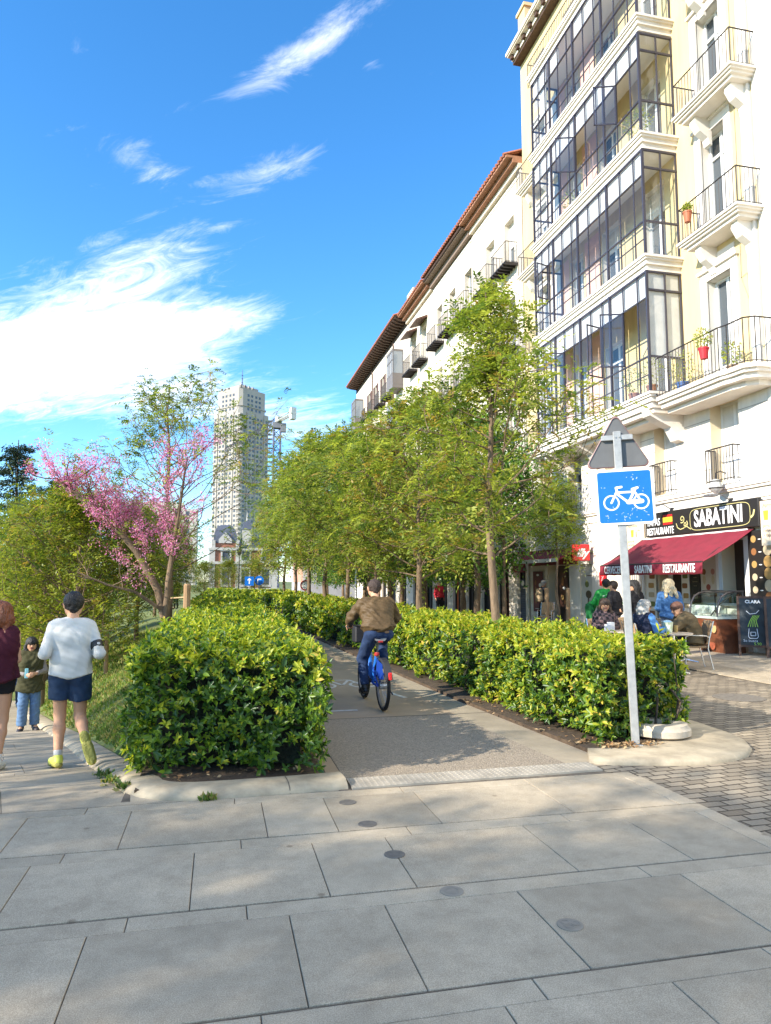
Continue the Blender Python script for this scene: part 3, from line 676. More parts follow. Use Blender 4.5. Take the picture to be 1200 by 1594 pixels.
# ---------------------------------------------------------------- apartment building with the glazed galleries
FLOORS = (6.75, 10.65, 14.2, 17.9); TOPS = (9.62, 13.64, 17.05, 20.7)
def gallery(parent, k, z0, z1, opens, blinds):
    y0, y1, x = 16.92, 24.0, 11.4
    led = MB()
    for ins, za, zb in ((-0.13, -0.07, 0.0), (-0.09, -0.13, -0.07), (-0.04, -0.26, -0.13), (0.02, -0.42, -0.26)):
        led.box(x + ins, FX, y0 + ins, y1 - ins, z0 + za, z0 + zb)
    g = led.build('gallery', M_MOULD, parent)
    f = MB(); zm = z0 + 1.02; zt = z1 - 0.78
    thick = [y0 + 0.03, 18.88, 20.72, 22.5, y1 - 0.03]
    for y in thick: f.box(x - 0.035, x + 0.035, y - 0.028, y + 0.028, z0, z1)
    for z, t in ((z0 + 0.03, 0.03), (zm, 0.018), (zt, 0.016), (z1 - 0.03, 0.025)): f.box(x - 0.03, x + 0.028, y0 + 0.065, y1 - 0.065, z - t, z + t)
    cells = []
    for a, b in zip(thick[:-1], thick[1:]):
        m = (a + b) / 2; q1 = a + (b - a) * 0.24; q2 = a + (b - a) * 0.62
        for y in (q1, q2): f.box(x - 0.018, x + 0.018, y - 0.014, y + 0.014, z0 + 0.065, z1 - 0.06)
        f.box(x - 0.014, x + 0.014, a + 0.035, b - 0.035, z0 + 0.50, z0 + 0.525)
        cells += [(a, q1), (q1, q2), (q2, b)]
    # end of the gallery, facing down the street
    for ye in (y0 + 0.03, y1 - 0.03):
        for xx in (11.97, 12.46): f.box(xx - 0.02, xx + 0.02, ye - 0.02, ye + 0.02, z0, z1)
        for z in (z0 + 0.03, zm, z1 - 0.55, z1 - 0.03): f.box(x + 0.035, FX - 0.003, ye - 0.024, ye + 0.024, z - 0.028, z + 0.028)
    gl = MB(); bl = MB()
    for i, (a, b) in enumerate(cells):
        for za, zb, nm in ((z0 + 0.06, zm - 0.03, 'low'), (zm + 0.03, zt - 0.03, 'mid'), (zt + 0.03, z1 - 0.06, 'top')):
            if nm == 'mid' and i in opens:
                # an open casement swung out on its hinge
                s = 1 if i % 2 else -1; hy = b - 0.02 if s > 0 else a + 0.02; w = (b - a) * 0.92
                for u0, u1, v0, v1 in ((0, w, za, za + 0.04), (0, w, zb - 0.04, zb), (0, 0.04, za, zb), (w - 0.04, w, za, zb)):
                    M = Matrix.Translation((x - 0.03, hy, 0)) @ Matrix.Rotation(R_(180 - 18 * s), 4, 'Z')
                    f.box(u0, u1, -0.015, 0.015, v0, v1, 0, M)
                M = Matrix.Translation((x - 0.03, hy, 0)) @ Matrix.Rotation(R_(180 - 18 * s), 4, 'Z')
                gl.quad((0.04, 0, za), (w - 0.04, 0, za), (w - 0.04, 0, zb), (0.04, 0, zb), 0, M)
                continue
            gl.quad((x, a + 0.02, za), (x, b - 0.02, za), (x, b - 0.02, zb), (x, a + 0.02, zb))
            if (i, nm) in blinds or (nm == 'top' and 't' in blinds): bl.box(x + 0.06, x + 0.075, a + 0.02, b - 0.02, za + 0.02, zb)
    for ye in (y0 + 0.03, y1 - 0.03):
        for za, zb in ((z0 + 0.06, zm - 0.03), (zm + 0.03, z1 - 0.58), (z1 - 0.52, z1 - 0.06)):
            for xa, xb in ((x + 0.04, 11.95), (11.99, 12.44)): gl.quad((xa, ye, za), (xb, ye, za), (xb, ye, zb), (xa, ye, zb))
    if k == 0:
        for za, zb in ((zm + 0.05, z1 - 0.58), (z1 - 0.52, z1 - 0.08)): bl.box(11.47, 12.42, y0 + 0.07, y0 + 0.085, za, zb)
    f.build('glazing_frame', M_STEEL, g); gl.build('glass', M_GLASS, g)
    if bl.v: bl.build('blind', M_BLIND, g)
    c = MB(); c.box(x + 0.05, FX, y0 + 0.08, y1 - 0.08, z0 + 0.0, z0 + 0.015); c.build('gallery_floor', mat('clay_floor', (0.62, 0.52, 0.42), 0.6, var=0.15), g)
    cl = MB(); cl.box(x + 0.05, FX, y0 + 0.08, y1 - 0.08, z1 - 0.012, z1 + 0.002); cl.build('gallery_ceiling', mat('ceiling_white', (0.84, 0.83, 0.80), 0.8), g)
def apartment():
    A = empty('apartment_building', (0, 0, 0), 0, 'cream apartment building with four storeys of steel-framed glazed galleries over the red-awning restaurant', 'building')
    y0, y1 = 13.98, 27.35
    right = (14.95, 15.87)
    holes = []
    for z, t in zip(FLOORS, TOPS):
        holes.append(right + (z, t))
        for a, b in ((17.55, 18.6), (20.0, 21.05), (22.35, 23.3), (25.05, 25.95)): holes.append((a, b, z + 0.02, t - 0.15))
    attic = [(a, a + 1.05, 21.25, 23.5) for a in (14.9, 17.6, 20.0, 22.4, 25.0)]; holes += attic
    up = MB(); wall_grid(up, FX, y0, y1, 6.42, 24.5, holes, 0.3, 0, 1)
    up.quad((FX, y1, 6.4), (FX, y1, 24.5), (24, y1, 24.5), (24, y1, 6.4)); up.quad((FX, y0, 6.4), (24, y0, 6.4), (24, y0, 24.5), (FX, y0, 24.5))
    up.build('wall', [M_CREAM, M_STONE], A)
    # white stone base with channelled joints
    ent = [(14.96, 16.02, 4.2, 6.32), (17.46, 18.50, 4.2, 6.29), (20.3, 21.3, 4.2, 6.3), (22.9, 23.9, 4.2, 6.3), (25.2, 26.2, 4.2, 6.3)]
    base = MB(); shop = [(14.94, 15.8, 1.16, 2.75), (17.41, 18.51, 0.02, 2.62), (19.35, 20.15, 0.02, 2.6), (22.35, 23.2, 0.5, 2.3), (24.0, 25.72, 0.02, 2.3)]
    wall_grid(base, FX, y0, y1, 0, 6.42, ent + shop, 0.4, 0, 1)
    base.quad((FX, y0, 0), (24, y0, 0), (24, y0, 6.42), (FX, y0, 6.42))
    base.build('rusticated_base', [M_STONE, mat('warm_reveal', (0.72, 0.60, 0.42), 0.85)], A)
    j = MB()
    for z in (4.62, 5.06, 5.5, 5.94, 6.38):
        segs = [y0] + [v for h in ent if h[2] < z < h[3] for v in (h[0], h[1])] + [y1]
        for a, b in zip(segs[0::2], segs[1::2]): j.box(FX - 0.004, FX + 0.01, a, b, z - 0.009, z + 0.009)
    j.build('stone_joints', mat('stone_joint', (0.35, 0.30, 0.24), 0.9), A)
    c = MB()
    c.box(FX - 0.10, FX + 0.02, y0, y1, 4.02, 4.12); c.box(FX - 0.06, FX + 0.02, y0, y1, 3.95, 4.02); c.box(FX - 0.03, FX + 0.02, y0, y1, 3.70, 3.72)
    c.box(FX - 0.07, FX + 0.02, y0, 16.9, 6.42, 6.5)
    for z, t in zip(FLOORS, TOPS): surround(c, right[0], right[1], z, t, 0.24)
    for z, t in zip(FLOORS, TOPS): surround(c, 25.05, 25.95, z + 0.02, t - 0.15, 0.18)
    for z, t in zip(FLOORS[:3], TOPS[:3]):          # white panel above the window up to the balcony
        c.box(FX - 0.03, FX + 0.02, 14.8, 16.0, t + 0.36, t + 0.62)
    for z in FLOORS[1:]: c.box(FX - 0.045, FX + 0.02, 24.02, 24.8, z - 0.5, z + 2.9)
    c.box(FX - 0.10, FX + 0.02, 14.02, 14.28, 6.5, 24.3)
    c.build('stone_trim', M_MOULD, A)
    pk = MB()
    for z0, z1 in zip(FLOORS, (10.2, 13.8, 17.4, 20.9)):
        pk.box(FX - 0.012, FX + 0.01, 21.25, 22.2, z0 + 0.1, z1 - 0.1); pk.box(FX - 0.012, FX + 0.01, 23.4, 23.95, z0 + 0.1, z1 - 0.1)
    pk.build('pink_wall_panel', M_PINK, A)
    for i, (z, t) in enumerate(zip(FLOORS, TOPS)):
        window(A, FX + 0.27, right[0], right[1], z, t, transom=(t - 0.62 if i else None), blind=(0.0, 0.0, 0.0, 0.12)[i], kick=0.55)
        for a, b in ((17.55, 18.6), (20.0, 21.05), (22.35, 23.3), (25.05, 25.95)): window(A, FX + 0.22, a, b, z + 0.02, t - 0.15, transom=t - 0.7, kick=0.5, blind=0.25 if (i + int(a)) % 3 == 0 else 0)
    for n, (a, b, z, t) in enumerate(ent):
        window(A, FX + 0.36, a, b, z, t, kick=0.75, blind=0.62 if n < 2 else 0.3)
        r = MB(); railing(r, [(FX + 0.1, b - 0.03), (FX - 0.2, b - 0.03), (FX - 0.2, a + 0.03), (FX + 0.1, a + 0.03)], z + 0.0, z + 0.88, 0.11)
        r.build('window_railing', M_IRON, A)
    for i, z in enumerate(FLOORS):
        if i: balcony(A, 13.75, 16.05, 11.72, z, 0.93)
        if i: balcony(A, 24.3, 26.5, 11.75, z, 0.9)
    balcony(A, 24.3, 26.5, 11.75, FLOORS[0], 0.9)
    for h_ in attic: window(A, FX + 0.24, *h_, kick=0.4)
    # long first-floor balcony with a bowed front
    b = MB(); z = 6.66
    def outline(k): return [(FX, 16.8), (11.46 + k, 16.8), (11.46 + k, 14.35), (11.52 + k, 14.15), (11.55 + k, 13.6 + k), (11.75 + k, 13.42 + k), (FX, 13.42 + k)]
    for k, za, zb in ((0, -0.1, 0), (0.06, -0.18, -0.1), (0.14, -0.3, -0.18), (0.34, -0.42, -0.3)):
        b.prism(outline(k), z + za, z + zb, 'XY')
    o = b.build('balcony', M_MOULD, A)
    r = MB(); railing(r, [(11.5, 16.82), (11.5, 14.33), (11.57, 14.12), (11.6, 13.62), (11.8, 13.47), (FX, 13.47)], z, z + 1.08, 0.12); r.build('railing', M_IRON, o)
    # deep consoles that carry the galleries
    cs = MB()
    for y in (17.1, 19.2, 21.4, 23.4):
        cs.prism([(FX, 6.43), (11.42, 6.43), (11.45, 6.25), (11.75, 6.1), (12.1, 5.95), (12.3, 5.6), (FX, 5.55)], y, y + 0.34, 'XZ')
    cs.box(11.5, FX, 16.98, 23.95, 6.30, 6.425); cs.box(11.75, FX, 17.2, 23.8, 6.18, 6.29)
    cs.build('console', M_MOULD, A)
    zz = ((6.85, 10.32), (10.74, 13.9), (14.34, 17.45), (17.92, 20.85))
    gallery(A, 0, zz[0][0], zz[0][1], {1, 4, 7}, {'t', (0, 'top')})
    gallery(A, 1, zz[1][0], zz[1][1], {10}, {'t'})  # top blinds on these two storeys added to stand for pale ceilings and reflections
    gallery(A, 2, zz[2][0], zz[2][1], {1, 5}, {'t', (9, 'mid')})
    gallery(A, 3, zz[3][0], zz[3][1], set(), {(8, 'top'), (4, 'top'), (5, 'top'), (10, 'mid'), (11, 'top'), (10, 'top')})
    # head of the galleries, attic balcony, eaves and roof
    h = MB()
    for ins, za, zb in ((-0.14, 21.10, 21.2), (-0.1, 21.02, 21.10), (-0.02, 20.85, 21.02)): h.box(11.4 + ins, FX, 16.92 + ins, 24.0 - ins, za, zb)
    g = h.build('gallery_head', M_MOULD, A)
    r = MB(); railing(r, [(FX, 24.6), (11.55, 24.6), (11.55, 16.95), (FX, 16.95)], 21.2, 22.2, 0.13); r.build('railing', M_IRON, g)
    e = MB(); e.box(11.9, 24, y0 - 0.1, y1 + 0.05, 24.68, 24.80); e.box(12.1, FX + 0.1, y0, y1, 24.5, 24.68); e.box(11.84, 11.93, y0 - 0.1, y1 + 0.1, 24.74, 24.88)
    e.build('eaves', M_MOULD, A)
    so = MB(); so.box(12.15, FX, y0, y1, 24.35, 24.46)
    for k in range(22): so.box(11.98, 12.11, y0 + 0.1 + k * 0.62, y0 + 0.28 + k * 0.62, 24.5, 24.67)
    so.build('eaves_soffit', M_WOODD, A)
    rf = MB(); rf.quad((11.86, y0 - 0.1, 24.9), (11.86, y1 + 0.1, 24.9), (19, y1 + 0.1, 27.6), (19, y0 - 0.1, 27.6)); rf.quad((19, y0 - 0.1, 27.6), (19, y1 + 0.1, 27.6), (26, y1 + 0.1, 24.9), (26, y0 - 0.1, 24.9))
    ro = rf.build('roof', M_TILE, A)
    ch = MB(); ch.box(12.45, 14.0, 26.7, 27.4, 24.81, 26.7); ch.box(12.38, 14.07, 26.63, 27.47, 26.7, 26.85); ch.build('chimney', M_CREAM, ro)
    # solid boxes behind the shop openings, room shade put into their colour
    for a, b, c_, d in shop:
        m = MB(); m.box(FX + 0.38, FX + 2.4, a - 0.02, b + 0.02, c_ - 0.01, d + 0.02); m.build('shop_interior', mat('shop_interior_shade', (0.05, 0.035, 0.03), 0.7), A)
    pi = MB()
    for a, b, ma in ((13.98, 14.02, 0),): pi.box(FX - 0.05, FX + 0.02, a, b, 0, 3.7)
    dr = MB()     # joinery of the restaurant front
    for a, b in ((14.72, 14.9), (15.82, 15.92)): dr.box(FX - 0.10, FX + 0.1, a, b, 0.02, 2.95)
    dr.box(FX - 0.11, FX + 0.1, 14.72, 19.1, 2.80, 2.98); dr.box(FX - 0.14, FX + 0.1, 14.9, 15.82, 1.10, 1.16)
    dr.box(FX - 0.05, FX + 0.05, 17.93, 17.99, 0.02, 2.6); dr.box(FX - 0.06, FX + 0.02, 20.2, 20.3, 0.02, 2.6); dr.box(FX - 0.06, FX + 0.02, 19.2, 19.3, 0.02, 2.6)
    dr.build('shop_joinery', M_FRAME, A)
    bars = MB()
    for k in range(6): bars.box(FX + 0.05, FX + 0.09, 19.42 + k * 0.12, 19.45 + k * 0.12, 0.02, 2.6)
    bars.build('door_bars', M_FRAME, A)
    # cables and a small fan vent on the front
    cb = MB(); cb.tube([(FX - 0.02, 14.62, 9.2), (FX - 0.02, 14.58, 12.5), (FX - 0.02, 14.6, 16.8)], 0.008, 4); cb.tube([(FX - 0.02, 14.4, 8.6), (FX - 0.02, 14.62, 9.2), (FX - 0.02, 14.4, 9.25), (FX - 0.02, 14.3, 6.7)], 0.008, 4)
    cb.tube([(FX - 0.03, 14.3, 22), (FX - 0.03, 14.3, 6.6)], 0.006, 4)
    cb.build('wall_cable', mat('grey_cable', (0.3, 0.27, 0.22), 0.7), A)
    return A
APT = apartment()

def neighbour():
    B = empty('white_building', (0, 0, 0), 0, 'blank white building at the edge, adjoining the cream gallery building', 'building')
    holes = [(10.2, 11.2, z, t) for z, t in zip((4.3,) + FLOORS, (6.3,) + TOPS)]
    w = MB(); wall_grid(w, FX - 0.02, 2, 13.95, 0, 23.0, holes, 0.3); w.quad((FX - 0.02, 2, 0), (26, 2, 0), (26, 2, 23), (FX - 0.02, 2, 23)); w.build('wall', M_STONE, B)
    for h in holes: window(B, FX + 0.25, *h, kick=0.5)
    t = MB(); t.box(FX - 0.06, FX, 2, 13.95, 4.02, 4.14); t.build('string_course', M_MOULD, B); t = MB(); t.box(FX - 0.3, FX, 2, 13.95, 22.8, 23.2); t.build('cornice', M_MOULD, B)
    r = MB(); r.quad((FX - 0.4, 2, 23.2), (FX - 0.4, 13.95, 23.2), (19, 13.95, 26.0), (19, 2, 26.0)); r.build('roof', M_TILE, B)
neighbour()

# ---------------------------------------------------------------- the white terrace beyond
def terrace(name, label, y0, y1, eave, floors, cols, wm, roofkind, shut=False, bal='all', hood=False, shop=(), mir=(), base_h=3.9, eave2=None):
    B = empty(name, (0, 0, 0), 0, label, 'building')
    holes = []
    for zf, zt in floors:
        for a, b in cols:
            if any(m[0] - 0.3 < (a + b) / 2 < m[1] + 0.3 for m in mir) : continue
            holes.append((a, b, zf, zt))
    w = MB(); sh = [(a, b, 0.02, t) for a, b, t, _ in shop]
    wall_grid(w, FX, y0, y1, 0, eave - 0.5, holes + sh, 0.36)
    w.quad((FX, y0, 0), (24, y0, 0), (24, y0, eave - 0.5), (FX, y0, eave - 0.5)); w.quad((FX, y1, 0), (FX, y1, eave - 0.5), (24, y1, eave - 0.5), (24, y1, 0))
    w.build('wall', wm, B)
    for za, zb, p_ in [(base_h - 0.12, base_h + 0.05, 0.05), (eave - 0.75, eave - 0.62, 0.03)] + [(zf - 0.42, zf - 0.34, 0.03) for (zf, zt) in floors[1:-1]]:
        t = MB(); t.box(FX - p_, FX + 0.02, y0, y1, za, zb); t.build('string_course', M_MOULD, B)
    for a, b, c, d in holes:
        if shut:
            window(B, FX + 0.3, a, b, c, d, kick=0.4, fm=M_SHUT)
            s = MB()
            for (u, v) in ((a - 0.42, a), (b, b + 0.42)): s.box(FX - 0.05, FX - 0.004, u, v, c + 0.02, d - 0.03)
            s.build('shutter', M_SHUT, B)
        else:
            window(B, FX + 0.3, a, b, c, d, kick=0.45, blind=(0.0, 0.45, 0.2)[int(a * 3 + c) % 3])
        if bal == 'all' and c > base_h + 0.8: balcony(B, a - 0.35, b + 0.35, FX - 0.62, c, 0.95, thin=True)
        if hood and c > 14:
            k = MB(); k.prism([(FX, d + 0.45), (FX - 0.75, d + 0.12), (FX - 0.75, d + 0.05), (FX, d + 0.3)], a - 0.3, b + 0.3, 'XZ'); k.build('window_hood', M_SHUT, B)
    for (a, b, zl) in mir:
        for zf, zt in zl:
            m = MB(); x = FX - 0.8
            m.box(x, FX, a, b, zf - 0.25, zf); m.box(x, FX, a, b, zt, zt + 0.15); m.box(x + 0.01, x + 0.05, a + 0.03, b - 0.03, zf, zf + 0.8)
            n = 4
            for q in range(n + 1):
                y = a + 0.03 + (b - a - 0.06) * q / n; m.box(x, x + 0.06, y - 0.03, y + 0.03, zf, zt)
            for z in (zf + 0.8, zt - 0.6): m.box(x, x + 0.06, a + 0.03, b - 0.03, z - 0.03, z + 0.03)
            for ye in (a, b): m.box(x + 0.06, FX, ye - 0.01, ye + 0.03, zf, zf + 0.8); m.box(FX - 0.06, FX, ye - 0.02, ye + 0.04, zf, zt)
            mo = m.build('bay_window', mat('grey_bay_frame', (0.16, 0.14, 0.13), 0.5), B)
            gq = MB(); gq.quad((x + 0.03, a, zf + 0.8), (x + 0.03, b, zf + 0.8), (x + 0.03, b, zt), (x + 0.03, a, zt))
            for ye in (a + 0.01, b + 0.01): gq.quad((x + 0.03, ye, zf + 0.8), (FX, ye, zf + 0.8), (FX, ye, zt), (x + 0.03, ye, zt))
            gq.build('glass', mat('bay_glass', (0.22, 0.25, 0.28), 0.1, spec=0.8), mo)
    e = MB()
    def eaves(a, b, z, kind):
        if kind == 'tile':
            e.box(FX - 0.75, FX + 0.3, a, b, z - 0.10, z, 0); e.box(FX - 0.45, FX + 0.3, a, b, z - 0.30, z - 0.10, 0); e.box(FX - 0.2, FX + 0.3, a, b, z - 0.52, z - 0.30, 3)
        elif kind == 'gutter':
            e.box(FX - 0.6, FX + 0.3, a, b, z - 0.2, z - 0.02, 2); e.tube([(FX - 0.62, a, z - 0.08), (FX - 0.62, b, z - 0.08)], 0.09, 8, 1); e.box(FX - 0.25, FX + 0.3, a, b, z - 0.52, z - 0.2, 2)
        else:
            e.box(FX - 0.95, FX + 0.3, a, b, z - 0.07, z, 1); e.box(FX - 0.05, FX + 0.3, a, b, z - 0.52, z - 0.07, 1)
            n = int((b - a) / 0.55)
            for k in range(n): y = a + 0.1 + k * (b - a - 0.2) / n; e.prism([(FX, z - 0.07), (FX - 0.92, z - 0.07), (FX - 0.92, z - 0.17), (FX - 0.75, z - 0.26), (FX, z - 0.34)], y, y + 0.17, 'XZ', 1)
    if roofkind == 'split': eaves(y0, 33.6, eave, 'tile'); eaves(33.6, y1, eave - 0.03, 'gutter')
    else: eaves(y0, y1, eave, roofkind)
    e.build('eaves', [mat('clay_eaves', (0.33, 0.16, 0.095), 0.8, var=0.25, scale=3), M_WOODD, mat('grey_eaves', (0.22, 0.16, 0.125), 0.7), wm], B)
    xo = FX - 1.0 if roofkind == 'bracket' else FX - 0.78
    r = MB(); r.quad((xo, y0, eave + 0.02), (xo, y1, eave + 0.02), (20, y1, eave + 3.0), (20, y0, eave + 3.0)); r.quad((20, y0, eave + 3.0), (20, y1, eave + 3.0), (27, y1, eave), (27, y0, eave))
    n = int((y1 - y0) / 0.28)          # rounded ends of the tile courses
    for k in range(n):
        y = y0 + (k + 0.5) * (y1 - y0) / n
        r.tube([(xo - 0.05, y, eave + 0.045), (xo + 1.6, y, eave + 0.045 + 0.62)], 0.085, 6)
    ro = r.build('roof', M_TILE, B)
    # street-level shop fronts
    for a, b, t_, col in shop:
        s = MB(); s.box(FX + 0.22, FX + 0.3, a, b, 0.02, t_, 0)
        mcol = mat('shopfront_%d_%d_%d' % tuple(int(v * 200) for v in col), col, 0.5)
        o = s.build('shopfront', mcol, B)
        fr = MB()
        for y in (a, (a + b) / 2 - 0.03, b - 0.06): fr.box(FX + 0.14, FX + 0.22, y, y + 0.06, 0.02, t_)
        fr.build('shopfront_frame', M_IRON, o)
    return B, ro
FL = [(4.45, 6.5), (8.1, 10.5), (11.9, 14.3), (15.65, 18.05)]
CA = [(28.35, 29.45), (30.7, 31.8), (33.85, 34.95), (36.45, 37.55), (38.9, 39.9)]
DK = (0.015, 0.014, 0.016)
B2, _ = terrace('white_townhouse', 'white townhouse with iron balconies and a terracotta eave right beside the glazed galleries', 27.35, 40.6, 20.15, FL, CA, M_WREND, 'split',
        shop=((27.84, 28.70, 2.1, (0.035, 0.05, 0.085)), (29.6, 31.0, 3.0, (0.10, 0.03, 0.02)), (31.6, 33.0, 3.1, DK), (34.0, 35.2, 3.1, DK), (36.2, 37.4, 3.1, (0.42, 0.10, 0.03)), (38.4, 39.8, 3.1, DK)))
B3, ro3 = terrace('hooded_townhouse', 'narrow white townhouse with brown window hoods in the middle of the terrace', 40.6, 46.6, 20.05, FL, [(42.2, 43.3), (44.6, 45.7)], M_WREND, 'tile', hood=True,
        shop=((41.2, 42.8, 3.1, DK), (43.8, 45.6, 3.1, (0.07, 0.12, 0.22))))
ch = MB(); ch.box(FX - 0.2, FX + 1.0, 44.6, 46.2, 20.1, 21.4); ch.build('chimney', M_WREND, ro3)
B4, _ = terrace('shuttered_townhouse', 'far white townhouse with brown shutters, glazed bays and dark eave brackets', 46.6, 65.8, 20.1, FL, [(51.4, 52.4), (53.9, 54.9), (56.6, 57.6), (59.2, 60.2)], M_WREND, 'bracket', shut=True,
        mir=((48.0, 49.9, FL[1:]), (62.4, 64.2, FL[1:])), shop=((47.4, 49.2, 3.1, DK), (50.4, 52.2, 3.1, (0.06, 0.11, 0.2)), (53.4, 55, 3.1, DK), (56.5, 58.4, 3.1, (0.3, 0.28, 0.26)), (60, 62, 3.1, DK)))
for y in (50.8, 58.4):
    p = MB(); p.tube([(FX - 0.06, y, 0), (FX - 0.06, y, 19.6)], 0.05, 6); p.build('drainpipe', M_SHUT, B4)
p = MB(); p.tube([(FX - 0.06, 27.42, 0), (FX - 0.06, 27.42, 19.6)], 0.05, 6); p.build('drainpipe', mat('pale_pipe', (0.6, 0.55, 0.46), 0.6), B2)
# ---------------------------------------------------------------- restaurant front: signs, awning, lamps, boards
M_RED = mat('awning_canvas', (0.205, 0.014, 0.03), 0.85, var=0.18, scale=3)
M_SIGNBLK = mat('sign_black', (0.022, 0.019, 0.018), 0.4)
M_LETTER = mat('white_letters', (0.82, 0.82, 0.80), 0.5)
M_GOLD = mat('pale_gold_paint', (0.62, 0.56, 0.24), 0.5)
M_YEL = mat('flag_yellow', (0.80, 0.52, 0.04), 0.5)
M_FRED = mat('flag_red', (0.55, 0.02, 0.02), 0.5)
M_CREAMB = mat('banner_cream', (0.72, 0.60, 0.44), 0.8)
M_TEXTB = mat('brown_print', (0.20, 0.11, 0.06), 0.8)
M_ALU = mat('polished_aluminium', (0.72, 0.72, 0.73), 0.25, metal=0.9)
M_FOOD = [mat('food_print_%d' % i, c, 0.6) for i, c in enumerate(((0.40, 0.24, 0.08), (0.26, 0.11, 0.04), (0.15, 0.17, 0.05), (0.46, 0.38, 0.25)))]
def street(y, z, x=FX): return place(FACE_STREET, (x, y, z))

def restaurant_sign():
    S = empty('shop_sign', (0, 0, 0), 0, 'long black shop sign over the red awning reading TAPAS RESTAURANTE and SABATINI', 'sign')
    b = MB(); b.bbox(FX - 0.16, FX - 0.045, 14.28, 18.85, 2.99, 3.68, 0.012); b.build('sign_board', M_SIGNBLK, S)
    X = FX - 0.163
    lettering('TAPAS', 0.29, M_LETTER, S, street(18.78, 3.40, X), xs=0.78, align='LEFT', bold=0.004)
    lettering('RESTAURANTE', 0.29, M_LETTER, S, street(18.78, 3.13, X), xs=0.66, align='LEFT', bold=0.004)
    lettering('SABATINI', 0.60, M_LETTER, S, street(15.70, 3.335, X), xs=0.72, bold=0.014)
    f = MB()
    M = street(0, 0, X)
    for a, b_, mi in ((3.30, 3.37, 1), (3.37, 3.51, 0), (3.51, 3.58, 1)):
        f.box(X - 0.004, X + 0.002, 17.55, 17.98, a, b_, mi)
    f.build('flag_panel', [M_YEL, M_FRED], S)
    o = MB()
    pts = []
    for k in range(41):      # lozenge outline round the name
        t = k / 40 * 2 * math.pi; c, s = math.cos(t), math.sin(t)
        u = math.copysign(abs(c) ** 0.22, c) * 1.12; v = math.copysign(abs(s) ** 0.5, s) * 0.285; pts.append((-15.66 + u, 3.335 + v))
    stroke(o, pts, 0.014, 0.004, 0.0, 0, street(0, 0, X), dots=False)
    def spiral(cx, cy, r0, turns, a0, sgn=1):
        return [(cx + r0 * (1 - 0.8 * k / 26) * math.cos(a0 + sgn * turns * 2 * math.pi * k / 26), cy + r0 * (1 - 0.8 * k / 26) * math.sin(a0 + sgn * turns * 2 * math.pi * k / 26)) for k in range(27)]
    for sp in (spiral(-17.12, 3.40, 0.11, 1.3, -2.2), spiral(-16.98, 3.25, 0.10, 1.2, 1.0, -1)): stroke(o, sp, 0.026, 0.004, 0.0, 0, street(0, 0, X), dots=False)
    stroke(o, [(-17.38, 3.30), (-17.33, 3.18), (-17.2, 3.12), (-17.05, 3.15), (-16.95, 3.24), (-16.88, 3.16), (-16.76, 3.10)], 0.022, 0.004, 0.0, 0, street(0, 0, X), dots=False)
    stroke(o, [(-14.52, 3.22), (-14.44, 3.28), (-14.40, 3.40)], 0.05, 0.004, 0.0, 0, street(0, 0, X), dots=False)
    o.build('scroll_ornament', M_GOLD, S)
restaurant_sign()

def awning():
    A = empty('awning', (0, 0, 0), 0, 'dark red awning with white lettering along its valance over the restaurant tables', 'awning')
    y0, y1 = 14.55, 19.15; xa, za = FX - 0.06, 2.96; xb, zb = 11.0, 2.16
    n, m = 30, 12
    V = []; F = []
    for i in range(n + 1):
        for k in range(m + 1):
            u = i / n; v = k / m; y = y0 + (y1 - y0) * u
            sag = -0.045 * math.sin(math.pi * v) * (1 + 0.25 * math.sin(u * 22)) + 0.006 * math.sin(u * 40 + v * 3)
            V.append((xa + (xb - xa) * v, y, za + (zb - za) * v + sag))
    for i in range(n):
        for k in range(m): F.append((i * (m + 1) + k, (i + 1) * (m + 1) + k, (i + 1) * (m + 1) + k + 1, i * (m + 1) + k + 1))
    c = MB().add(V, F); co = c.build('canvas', M_RED, A, smooth=True)
    md = co.modifiers.new('thickness', 'SOLIDIFY'); md.thickness = 0.006
    v = MB(); W = []; G = []
    for i in range(n * 2 + 1):
        y = y0 + (y1 - y0) * i / (n * 2); wv = 0.012 * math.sin(i * 0.9); 
        W += [(xb - 0.02, y, zb - 0.004), (xb - 0.03 + wv, y, zb - 0.29 + 0.006 * math.sin(i * 1.1))]
    for i in range(n * 2): G.append((2 * i, 2 * i + 2, 2 * i + 3, 2 * i + 1))
    v.add(W, G); vo = v.build('valance', M_RED, A, smooth=True); md = vo.modifiers.new('thickness', 'SOLIDIFY'); md.thickness = 0.004
    for s, y, al in (('CERVECERIA', 18.34, 'CENTER'), ('SABATINI', 16.92, 'CENTER'), ('RESTAURANTE', 15.42, 'CENTER')):
        lettering(s, 0.285, M_LETTER, A, street(y, zb - 0.15, xb - 0.047), xs=0.66, bold=0.006)
    fr = MB(); fr.tube([(xb, y0 + 0.02, zb - 0.01), (xb, y1 - 0.02, zb - 0.01)], 0.028, 8); fr.tube([(xa, y0 + 0.02, za - 0.03), (xa, y1 - 0.02, za - 0.03)], 0.045, 8)
    for y in (y0 + 0.12, y1 - 0.12, (y0 + y1) / 2):
        fr.tube([(xa, y, za - 0.10), (FX - 0.8, y + 0.25, 2.48), (xb + 0.03, y, zb - 0.02)], 0.022, 6)
    fr.build('awning_frame', M_IRON, A)
awning()

